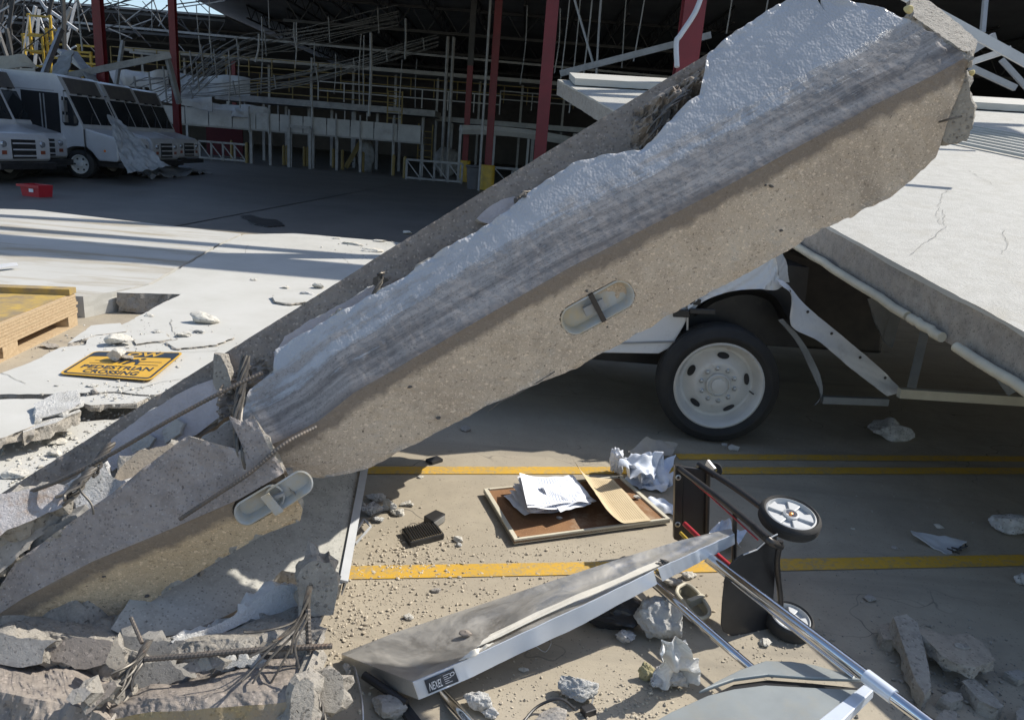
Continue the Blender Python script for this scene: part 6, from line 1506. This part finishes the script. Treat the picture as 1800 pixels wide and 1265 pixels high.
# torn protective film
filmo = sheet('torn_film', [SP.at(838, 1140)+SP.n*.006, SP.at(862, 1118)+SP.n*.01, SP.at(1158, 988)+SP.n*.010, SP.at(1160, 994)+SP.n*.006], FILM, 80, 8, .010, 14, .002, 270, sh, edge=.006)
flm = sheet('torn_film', [SP.at(806, 1164)+SP.n*.006, SP.at(842, 1140)+SP.n*.01, SP.at(870, 1130)+SP.n*.010, SP.at(836, 1152)+SP.n*.006], FILM, 20, 8, .012, 24, .002, 271, sh, edge=.008)
b = MB()
for (x, y, s_, mm_) in ((1170, 988, .03, CRACKM), (1160, 992, .022, CRACKM)): rock('torn_edge', SP.at(x, y)+SP.n*.004, (s_*1.6, s_, s_*.5), mm_, int(x), parent=sh, lumpy=.5, sub=3, sit=False)
rock('mud_clod', SP.at(818, 1110)-SP.n*.006, (.05, .03, .02), CONC_BROWN, 9, parent=sh, sub=3, sit=False)
# label
def ap(u_, v_, lift=.0075):
    x, y = interp(front, u_); t_ = SP.at(x, y); x2, y2 = interp(low, u_); r_ = ray(x2, y2); q = CP+r_*((t_-CP).dot(fn_)/r_.dot(fn_)); return t_.lerp(q, v_)+fn_*lift
u0_, u1_ = .040, .155
lbl = MB(); lbl.prism([ap(u0_, .12), ap(u1_, .12), ap(u1_, .86), ap(u0_, .86)], fn_, .0015); lo_ = lbl.build('label_plate', SK, sh)
text_mesh('NEXEL', 'lettering', PAPER, lo_, lambda x, y: ap(u0_+.007+(.050)*x+.006*y, .74-.42*y, .0085), bold=.01)
for k in range(5):
    b = MB(); v0 = .24+k*.11; b.add([ap(u0_+.068, v0, .0083), ap(u1_-.02-.01*(k % 2), v0, .0083), ap(u1_-.02-.01*(k % 2), v0+.03, .0083), ap(u0_+.068, v0+.03, .0083)], [(0, 1, 2, 3)]); b.build('fine_print', PAPER, lo_, fix=False)
b = MB(); c_ = ap(u1_-.013, .34, .0083); b.lathe([(.0085, .0), (.006, .0005), (.0058, .0)], c_, fn_, 16); b.build('approval_mark', PAPER, lo_)

# ---------------------------------------------------------------- poles
def pole(label, pts, r_, mt=CHROME, name='chrome_pole', sleeve=None, rings=False):
    P_ = [P(*p) for p in pts]
    if sleeve or rings:
        t = thing(name, label, 'pole', tuple(P_[0])); b = MB(); b.tube(P_, r_, 20); b.build('tube', mt, t, smooth=True)
        d = (P_[-1]-P_[0]).normalized()
        if sleeve:
            a = P(*sleeve[0]); c_ = P(*sleeve[1]); b = MB(); b.tube([a, c_], r_*1.22, 20); b.build('sleeve', BRIGHT, t, smooth=True)
        return t
    b = MB(); b.tube(P_, r_, 20); return tag(b.build(name, mt, smooth=True), label, 'pole')
dl = lambda f, a=(1232, 968, 3.0), c=(1655, 1288, 2.14): (a[0]+(c[0]-a[0])*f, a[1]+(c[1]-a[1])*f, 1/((1-f)/a[2]+f/c[2]))
pole('long shiny chrome pole running from the shelf tip to the bottom right', [dl(0), dl(1)], .0195, sleeve=(dl(.685), dl(.80)))
pole('thin chrome rod lying right beneath the long chrome pole', [(1240, 985, 3.0), (1500, 1190, 2.42)], .006)
pole('darker chrome pole leaning from the shelf to the grey sheet', [(1150, 1026, 2.95), (1330, 1182, 2.55)], .016)
pole('chrome pole under the near corner of the stainless shelf', [(762, 1204, 2.62), (850, 1300, 2.2)], .021)
pole('short dark pole at the left end of the stainless shelf', [(640, 1186, 2.5), (715, 1236, 2.4)], .014, DARKSTEEL)
b = MB(); b.prism([P(*c) for c in ((690, 1225, 2.45), (715, 1232, 2.42), (760, 1290, 2.3), (735, 1290, 2.3))], UPV, .02); tag(b.build('bracket', DARKSTEEL), 'dark metal bracket below the label of the stainless shelf', 'bracket')
b = MB(); b.tube(curve_pts([P(*c) for c in ((606, 1188, 2.5), (614, 1176, 2.48), (622, 1172, 2.46), (630, 1200, 2.4), (637, 1240, 2.3), (638, 1300, 2.25))], 24), .004, 8); tag(b.build('bent_wire', GALV, smooth=True), 'bent grey wire hanging beside the left end of the shelf', 'wire')
b = MB(); b.tube(curve_pts([P(*c) for c in ((942, 1135, 2.75), (958, 1145, 2.76), (968, 1132, 2.78), (968, 1120, 2.8))], 16), .0012, 6); tag(b.build('thin_wire', GALV), 'thin curled wire under the front rim of the shelf', 'wire')
tag(rock('pebble', P(606, 1178, 2.48), (.04, .035, .05), CONC_BR, 77, sit=False), 'small pebble caught at the left corner of the shelf', 'pebble')

# ---------------------------------------------------------------- grey sheet at the bottom
SB = plane3((1340, 1168, 2.52), (1520, 1204, 2.40), (1200, 1262, 2.28))
lt = thing('sheet_panel', 'grey green metal shelf panel with a bent upper lip at the bottom edge', 'metal panel', tuple(G(1320, 1250)))
def bend(a, nu, nv):
    return a
def plate(name, pts, lift, th, mt, bev=0):
    b = MB(); b.prism([SB.at(*p)+SB.n*lift for p in pts], SB.n, th); return b.build(name, mt, lt, bevel=bev)
plate('panel_face', [(1060, 1340), (1110, 1290), (1180, 1250), (1245, 1221), (1290, 1210), (1345, 1203), (1420, 1207), (1520, 1212), (1400, 1330)], 0, .012, SHEET, .004)
plate('groove', [(1232, 1224), (1290, 1196), (1350, 1188), (1430, 1194), (1508, 1202), (1500, 1214), (1420, 1209), (1345, 1205), (1290, 1212)], -.014, .01, BLACK)
plate('upper_lip', [(1228, 1219), (1262, 1200), (1300, 1181), (1345, 1165), (1390, 1166), (1430, 1172), (1480, 1186), (1515, 1198), (1430, 1195), (1350, 1189), (1290, 1197), (1245, 1213)], .010, .012, SHEET, .004)
b = MB(); b.prism([SB.at(*p)+SB.n*.006 for p in ((1518, 1205), (1536, 1214), (1450, 1300), (1400, 1320), (1398, 1300))], SB.n, .03); b.build('side_flange', BRIGHT, lt, bevel=.003)

# ---------------------------------------------------------------- hand truck lying on its side
ht = thing('hand_truck', 'black folding hand truck with grey wheels lying on its side', 'hand truck', tuple(G(1385, 1110)))
zt, zb = .43, .06
w1 = G(1388, 910, zt); w2_ = G(1388, 1092, .045)
axd = (w1-w2_).normalized(); axd = V(.03, -.20, 1).normalized()
def cart_wheel(c, r_, ax_, name='wheel', spokes=5):
    b = MB(); b.lathe([(r_*.82, .024), (r_*.88, .030), (r_*.96, .024), (r_, .014), (r_*.985, .008), (r_, .004), (r_*.985, -.002), (r_, -.008), (r_*.985, -.014), (r_, -.018), (r_*.96, -.026), (r_*.88, -.030), (r_*.82, -.024)], c, ax_, 48, close=True); w_ = b.build(name, RUBBER, ht, smooth=True)
    b = MB(); b.lathe([(r_*.83, .022), (r_*.77, .026), (r_*.73, .014), (r_*.70, -.012), (r_*.83, -.016)], c, ax_, 48, close=True); b.build('rim', TUB2, w_, smooth=True)
    b = MB(); b.lathe([(r_*.72, .006), (.03, .006), (.03, -.008), (r_*.72, -.007)], c, ax_, 40, close=True); b.build('disc', TUB2, w_)
    b = MB(); b.lathe([(r_*.26, -.01), (r_*.26, .022), (r_*.20, .026), (r_*.17, .012), (r_*.1, .010), (.001, .010)], c, ax_, 28); b.build('hub', TUB2, w_, smooth=True)
    u1 = ax_.cross(V(0, 1, 0)).normalized(); v1 = ax_.cross(u1)
    for k in range(spokes):
        a = 2*math.pi*k/spokes+.5; rd = u1*math.cos(a)+v1*math.sin(a); tg = ax_.cross(rd)
        b = MB(); b.prism([c+ax_*.016+rd*r_*.25+tg*r_*.08, c+ax_*.018+rd*r_*.73+tg*r_*.24, c+ax_*.018+rd*r_*.73-tg*r_*.24, c+ax_*.016+rd*r_*.25-tg*r_*.08], ax_, .018); b.build('spoke', TUB2, w_, bevel=.003)
    b = MB(); b.lathe([(.008, 0), (.008, .012), (.001, .014)], c+ax_*.014, ax_, 8); b.build('axle_end', mat('brass' if 'brass' not in MATS else 'brass2', (.55, .25, .08), rough=.4, metal=.6, bump=0), w_)
    return w_
TUB2 = mat('pale_grey_plastic', (.50, .51, .52), (.44, .45, .45), ns=9, rough=.45, bump=.1); GREYP = mat('dark_grey_plastic', (.12, .12, .12), rough=.6, bump=0)
d1 = (w1-CP).dot(Fv); rw = 53/FPX*d1
cart_wheel(w1, rw, axd); cart_wheel(w2_, rw*.76, axd)
b = MB(); b.tube([w1-axd*.03, w1-axd*.06+V(-.02, 0, 0)], .009, 10); b.build('axle', DARKSTEEL, ht, smooth=True)
BLKTUBE = mat('black_tube', (.035, .033, .033), (.055, .05, .046), ns=7, rough=.35, metal=.4, bump=.1, bs=90, bd=.001, dirt=(5, .6, .85, (.16, .14, .11)))
def tubeg(name, pts, r_, mt=None, parent=ht, bevel=0):
    b = MB(); b.tube(curve_pts([G(*p) for p in pts], 12), r_, 12); return b.build(name, mt or BLKTUBE, parent, smooth=True)
tubeg('frame_tube', [(1193, 822, zt), (1270, 880, zt), (1350, 946, zt)], .0135)
tubeg('frame_tube', [(1228, 816, zt+.01), (1290, 856, zt+.01), (1345, 896, zt+.01)], .0135)
tubeg('frame_tube', [(1325, 925, zt), (1352, 950, zt-.01), (1372, 960, zt-.05)], .016)
b = MB(); b.tube(curve_pts([G(1372, 950, zt-.02), G(1366, 990, zt-.12), G(1372, 1050, zt-.3), G(1372, 1075, .07)], 16), .0115, 10); b.build('support_tube', BLKTUBE, ht, smooth=True)
# red telescoping handle bars
tubeg('handle_bar', [(1195, 826, zt-.022), (1262, 884, zt-.022), (1332, 948, zt-.022)], .0035, REDP)
tubeg('handle_bar', [(1203, 920, .2), (1222, 938, .19), (1262, 976, .17), (1290, 1000, .16)], .012, REDP)
tubeg('handle_bar', [(1196, 936, .15), (1250, 990, .13)], .008, YELSTEEL)
# toe platform at the far end: black box between rails
pf = [G(1191, 822, zt), G(1245, 818, zt)]
b = MB(); q = [G(1190, 824, zt), G(1196, 812, zt+.01), G(1240, 812, zt+.01), G(1248, 826, zt), G(1246, 946-0, .08), G(1190, 950, .08)]
PA = Plane(G(1192, 822, zt), G(1247, 826, zt), G(1190, 950, .07))
b.prism([PA.at(*p) for p in ((1200, 820), (1246, 826), (1246, 950), (1200, 956))], PA.n, .02); b.build('platform', BLACK, ht, bevel=.004)
b = MB(); b.prism([PA.at(*p)+PA.n*.01 for p in ((1186, 816), (1200, 818), (1198, 952), (1184, 946))], PA.n, .035); sr = b.build('platform_rail', BLKTUBE, ht, bevel=.004)
for (x, y) in ((1191, 837), (1190, 919)):
    b = MB(); b.lathe([(.012, 0), (.014, .004), (.008, .006), (.006, .0)], PA.at(x, y)+PA.n*.011, PA.n, 14); b.build('eyelet', GALV, sr)
b = MB(); b.tube([PA.at(1244, 828)+PA.n*.01, PA.at(1241, 948)+PA.n*.01], .011, 10); b.build('cross_tube', BLKTUBE, ht, smooth=True)
b = MB(); b.tube([G(1292, 900, zt-.01), G(1290, 990, zt-.22)], .010, 10); b.build('cross_tube', BLKTUBE, ht, smooth=True)
# small caster
cc_ = G(1256, 826, zt-.03); b = MB(); b.lathe([(.034, .01), (.036, .008), (.036, -.008), (.034, -.01), (.012, -.01), (.012, .01)], cc_, (-.3, -.9, .3), 24, close=True); cw = b.build('caster', RUBBER, ht, smooth=True)
b = MB(); b.bar(G(1243, 812, zt), G(1256, 826, zt-.03)+V(-.01, -.03, .01), .012, .03); b.build('fork', GALV, cw)
# nose plate
n0, n1 = G(1290, 1118, .0), G(1362, 1102, .0)
NP = Plane(n0, n1, n0+V(.02, .05, .4)); 
b = MB(); b.prism([NP.at(*p) for p in ((1366, 938), (1352, 945), (1330, 965), (1306, 974), (1294, 982), (1284, 992), (1274, 1020), (1270, 1060), (1268, 1098), (1272, 1110), (1286, 1117), (1330, 1112), (1358, 1102), (1360, 1050), (1364, 990))], NP.n, .006); b.build('nose_plate', BLACK, ht, bevel=.002)
b = MB(); b.tube([NP.at(*p)+NP.n*.002 for p in ((1366, 938), (1352, 945), (1330, 965), (1306, 974))], .003, 6); b.build('plate_edge', PALESTEEL, ht)
# oval tray in the sun behind the poles
tr = thing('plastic_caddy', 'oval beige plastic caddy with a cracked middle lying between the poles', 'caddy', tuple(G(1215, 1085)))
o1 = [(1192, 1032), (1206, 1026), (1222, 1036), (1238, 1056), (1247, 1072), (1244, 1082), (1230, 1086), (1216, 1076), (1200, 1056), (1190, 1042)]
pts = curve_pts([G(x, y, .05) for x, y in o1+[o1[0]]], 60)
b = MB(); b.tube([p for p in pts[:-1]], .008, 8, closed=True); b.build('rim', CREAM, tr, smooth=True)
vs = []; N = len(pts)-1; cen = sum(pts[:-1], Vector())/N
for i in range(N): vs += [pts[i]-V(0, 0, .004), pts[i].lerp(cen, .10)-V(0, 0, .046)]
b = MB(); b.add(vs, [(2*i, 2*i+1, (2*i+3) % (2*N), (2*i+2) % (2*N)) for i in range(N)]+[tuple(2*i+1 for i in range(N))]); b.build('basin', mat('caddy_beige', (.36, .34, .27), (.28, .27, .22), ns=9, rough=.6), tr, fix=False)
b = MB(); b.bar(G(1210, 1060, .05), G(1236, 1050, .05), .02, .03); b.build('divider', CREAM, tr)

# ---------------------------------------------------------------- foreground lumps, bag, bucket
def lump(px, py, w_, h, mt, label, seed, name='foam_lump', cat='foam lump', lumpy=.14, cuts=9, dep=None, rot=0, **k): return chunk(px, py, 0, w_, h, mt, label, seed, name, cat, lumpy=lumpy, cuts=cuts, dep=dep, rot=rot, **k)
lump(1158, 1128, 96, 104, FOAM, 'biggest white foam lump, behind the clear plastic bag', 401)
lump(1103, 1132, 44, 30, FOAM_DIRTY, 'small rounded foam lump left of the biggest one', 402)
lump(1176, 1212, 72, 46, FOAM_DIRTY, 'black speckled foam lump in front of the plastic bag', 403)
lump(1137, 1195, 36, 42, conc('mossy', (.35, .30, .14), (.48, .44, .30), bs=30, bump=1, bd=.01), 'yellowish crumbly chunk left of the plastic bag', 404, name='concrete_chunk', cat='concrete chunk')
lump(1010, 1232, 86, 54, FOAM, 'round white foam lump alone below the stainless shelf', 405)
lump(842, 1250, 60, 50, FOAM, 'white foam lump beside the chrome pole at the bottom', 406)
lump(860, 1262, 36, 26, FOAM_DIRTY, 'small foam lump touching the chrome pole at the bottom', 407)
lump(972, 1285, 70, 40, CONC, 'grey concrete block at the bottom edge below the round foam lump', 408, name='concrete_chunk', cat='concrete chunk', lumpy=0)
lump(1212, 1018, 30, 20, PALE, 'pale chunk in the sun beside the shelf tip', 409, name='concrete_chunk', cat='concrete chunk', lumpy=.05)
lump(1180, 1030, 40, 22, PALE, 'flat pale chunk under the shelf tip', 410, name='concrete_chunk', cat='concrete chunk', lumpy=.05)
lump(1345, 1135, 30, 14, PALE, 'small sunlit chunk below the black nose plate', 411, name='concrete_chunk', cat='concrete chunk', lumpy=.05)
lump(680, 1262, 70, 40, CONC, 'shaded grey chunk under the left end of the shelf', 412, name='concrete_chunk', cat='concrete chunk', lumpy=.05)
lump(718, 1148-60, 22, 12, PALE, 'small pebble on the sunny floor above the shelf', 413, name='concrete_chunk', cat='concrete chunk', lumpy=.05)
lump(766, 1042, 20, 10, CONC, 'greyish pebble on the sunny floor below the near yellow line', 414, name='concrete_chunk', cat='concrete chunk', lumpy=.05)
lump(920, 1222-42, 20, 10, PALE, 'small pale crumb in the shade left of the round foam lump', 415, name='concrete_chunk', cat='concrete chunk', lumpy=.05)
t = rock('bucket', G(1080, 1115)+V(0, .08, 0), (.26, .2, .14), BLACK, 420, cuts=2, lumpy=.05); tag(t, 'black crushed bucket in the shadow beneath the stainless shelf', 'bucket')
BAG = NT('clear_bag'); BAG.base((.82, .82, .80)); BAG.rough(.22); BAG.b.inputs['Transmission Weight'].default_value = .35; BAG.b.inputs['IOR'].default_value = 1.05; BAG.bump(BAG.noise(14, 5, .6, 1.5), .8, .02)
t = sheet('plastic_bag', [G(1158, 1150, .20), G(1216, 1140, .22), G(1228, 1200, .02), G(1160, 1206, .02)], BAG.m, 46, 46, .075, 9, .0015, 421, crease=.85, edge=.03); tag(t, 'crumpled clear plastic bag among the foam lumps', 'plastic bag')
pg = thing('plug', 'small black electric plug lying near the bottom edge', 'plug', tuple(G(1034, 1252)))
c_ = G(1034, 1248, .012); b = MB(); b.box(c_, (.045, .035, .024), Matrix.Rotation(.5, 3, 'Z')); b.build('body', BLACK, pg, bevel=.004)
b = MB(); b.tube([c_+V(.01, .02, 0), c_+V(.02, .05, .005)], .003, 6); b.build('prong', GALV, pg)
b = MB(); b.tube(curve_pts([G(905, 1300, .01), G(925, 1262, .02), G(950, 1238, .03), G(985, 1228, .05), G(1010, 1245, .02)], 24), .005, 8); tag(b.build('black_cable', BLACK, smooth=True), 'black cable curling over the grey block at the bottom edge', 'cable')

# ---------------------------------------------------------------- shaded floor at right
chunk(1568, 772, 0, 84, 42, FOAM_DIRTY, 'broad torn white foam slab in front of the fallen bar', 501, name='foam_lump', cat='foam lump', lumpy=.1, cuts=12, rot=.2)
chunk(1293, 792, 0, 26, 14, FOAM, 'small white piece right of the truck wheel on the floor', 502, name='foam_lump', cat='foam lump')
chunk(1274, 783, 0, 12, 7, FOAM, 'tiny white crumb touching the truck tyre', 503, name='foam_lump', cat='foam lump')
chunk(1775, 938, 0, 66, 50, FOAM_DIRTY, 'speckled foam lump at the right edge above the near yellow line', 504, name='foam_lump', cat='foam lump', lumpy=.15, cuts=3)
chunk(1797, 1028, 0, 30, 30, FOAM_DIRTY, 'foam lump cut by the right edge below the near yellow line', 505, name='foam_lump', cat='foam lump', lumpy=.2)
chunk(1530, 1056, 0, 22, 12, CONC, 'small grey chunk alone on the shaded floor', 506)
chunk(1652, 928, 0, 18, 8, PALE, 'white crumb above the long flat splinter at right', 507)
chunk(1574, 965, 0, 14, 7, CONC, 'grey pebble left of the long flat splinter', 508)
chunk(1500, 935-5, 0, 8, 5, PALE, 'tiny white crumb on the shaded floor', 509)
o = sheet('white_splinter', [G(1600, 936, .03), G(1604, 942, .03), G(1668, 972, .01), G(1700, 952, .03)], PALESTEEL, 24, 10, .02, 8, .006, 511); tag(o, 'long flat white splinter with dark shreds above the near yellow line', 'splinter')
for k in range(7):
    a = G(1680+rng.uniform(-10, 20), 966+rng.uniform(-6, 8), .015); b = MB(); b.tube([a, a+V(rng.uniform(-.09, .09), rng.uniform(-.05, .05), rng.uniform(0, .03))], .004, 5); tag(b.build('dark_shred', BLACK), 'thin dark shred at the end of the white splinter', 'shred', 'dark shreds at the end of the white splinter')
def gfrag(pts, z, t_, mts, label, seed, tilt=0.): 
    a = [G(x, y, z) for x, y in pts]; c_ = sum(a, Vector())/len(a)
    a = [p+V(0, 0, (p.y-c_.y)*tilt) for p in a]
    return tag(slab('concrete_shard', a, UPV, t_, mts, jit=.003, rough=.010, step=.012, seed=seed, rings=4), label, 'concrete shard')
gfrag([(1605, 1100), (1640, 1108), (1660, 1116), (1700, 1112), (1730, 1130), (1750, 1160), (1715, 1172), (1680, 1165), (1655, 1150), (1640, 1135)], .10, .04, [CONC_WARM, CONC_BR], 'flat trapezoid concrete shard with a round scar at lower right', 521)
gfrag([(1568, 1090), (1592, 1086), (1612, 1100), (1628, 1150), (1640, 1200), (1628, 1212), (1612, 1190), (1590, 1140)], .09, .07, [CONC_BR, CONC_BR], 'long rough concrete shard leaning at the left of the shard group', 522, .1)
gfrag([(1546, 1098), (1566, 1092), (1580, 1108), (1575, 1124), (1552, 1122)], .05, .05, [CONC_WARM, CONC_BR], 'small shard behind the top of the long rough shard', 523)
gfrag([(1690, 1196), (1710, 1190), (1740, 1215), (1765, 1240), (1755, 1246), (1722, 1230)], .05, .05, [CONC_BR, CONC_BR], 'narrow rough shard below the trapezoid shard', 524)
gfrag([(1652, 1225), (1670, 1214), (1690, 1218), (1694, 1228), (1672, 1234)], .04, .04, [CONC_BR, CONC_BR], 'small rough shard at the foot of the shard group', 525)
gfrag([(1765, 1180), (1790, 1176), (1830, 1190), (1790, 1194)], .03, .03, [CONC, CONC_BR], 'thin shard at the right edge beside the shard group', 526)
gfrag([(1645, 1262), (1660, 1246), (1682, 1250), (1684, 1275), (1650, 1280)], .05, .05, [CONC_BR, CONC_BR], 'shard at the bottom edge under the shard group', 527)
gfrag([(1785, 1250), (1800, 1238), (1850, 1250), (1840, 1290), (1790, 1275)], .05, .05, [CONC_BR, CONC_BR], 'shard in the bottom right corner', 528)
chunk(1664, 1178, 0, 26, 18, FOAM, 'white foam bit tucked under the trapezoid shard', 529, name='foam_lump', cat='foam lump', lumpy=.2)
chunk(1662, 1166, 0, 20, 12, FOAM_DIRTY, 'second foam bit under the trapezoid shard', 530, name='foam_lump', cat='foam lump', lumpy=.2)
chunk(1694, 1140-2, .1, 30, 6, CONC_BR, 'round scar lump on top of the trapezoid shard', 531)

# ---------------------------------------------------------------- crumbs and grit
def grit(name, label, spots, mt, seed, z=0.0):
    """spots: (px, py, spread x px, spread y px, count, min size, max size)"""
    rs = np.random.RandomState(seed); iv, ifc = ico(1); b = MB(); V_ = []; F_ = []; n0 = 0
    for (px, py, sx, sy, n, s0, s1) in spots:
        for k in range(n):
            x, y = px+rs.normal()*sx, py+rs.normal()*sy
            p = G(x, y, z); s = s0*(s1/s0)**(rs.rand()**2.2)
            v = iv*(1+rs.uniform(-.35, .35, (len(iv), 1)))*s*np.array([rs.uniform(.6, 1.1), rs.uniform(.6, 1.1), rs.uniform(.4, .8)])/2
            V_.append(v+np.array((p.x, p.y, z+s*.2))); F_ += [(f[0]+n0, f[1]+n0, f[2]+n0) for f in ifc]; n0 += len(iv)
    b.v = list(map(tuple, np.vstack(V_))); b.f = F_; b.m = [0]*len(F_); o = b.build(name, mt, fix=False); o['label'] = label; return kind(o, 'stuff')
GRITM = mat('grit', (.55, .48, .37), (.36, .31, .24), ns=40, rough=.95, bump=.5)
grit('grit', 'tan crushed concrete crumbs scattered over the sunlit floor', [(720, 985, 60, 26, 700, .003, .022), (700, 1060, 75, 60, 900, .003, .018), (880, 1005, 110, 25, 450, .003, .018), (770, 945, 90, 20, 200, .003, .014), (620, 1075, 35, 45, 500, .003, .02), (1000, 968, 100, 8, 220, .003, .012), (820, 1050, 120, 30, 250, .003, .014), (1120, 1230, 60, 25, 400, .003, .018), (1000, 1250, 90, 30, 260, .003, .014), (1180, 1060, 40, 40, 250, .003, .02), (1340, 1145, 50, 25, 200, .003, .014), (900, 1180, 130, 40, 350, .003, .012), (950, 880, 250, 60, 250, .003, .010), (590, 1180, 30, 50, 350, .003, .02)], GRITM, 3)
grit('grit', 'sparse grey crumbs scattered over the shaded floor at right', [(1650, 1180, 90, 60, 550, .003, .022), (1500, 960, 180, 90, 260, .003, .014), (1450, 830, 220, 40, 120, .003, .012), (1700, 1230, 80, 30, 300, .003, .02), (1300, 800, 100, 20, 60, .003, .012)], CONC_BR, 5)
grit('grit', 'pale crumbs scattered on the white wall panels', [(260, 690, 80, 12, 260, .004, .03), (310, 600, 70, 14, 220, .004, .02), (200, 600, 50, 16, 200, .004, .025), (600, 520, 60, 14, 60, .004, .02), (640, 440, 50, 8, 120, .006, .04)], PALE, 7, .2)
grit('grit', 'pale crumbs scattered on the low white panel by the beam', [(90, 790, 60, 30, 420, .004, .03), (200, 730, 60, 18, 260, .004, .025), (40, 845, 30, 14, 160, .004, .03)], PALE, 9, .1)
grit('grit', 'brown crumbs on the dirt strip below the wooden stack', [(110, 610, 60, 20, 300, .004, .03)], CONC_BR, 11, 0)
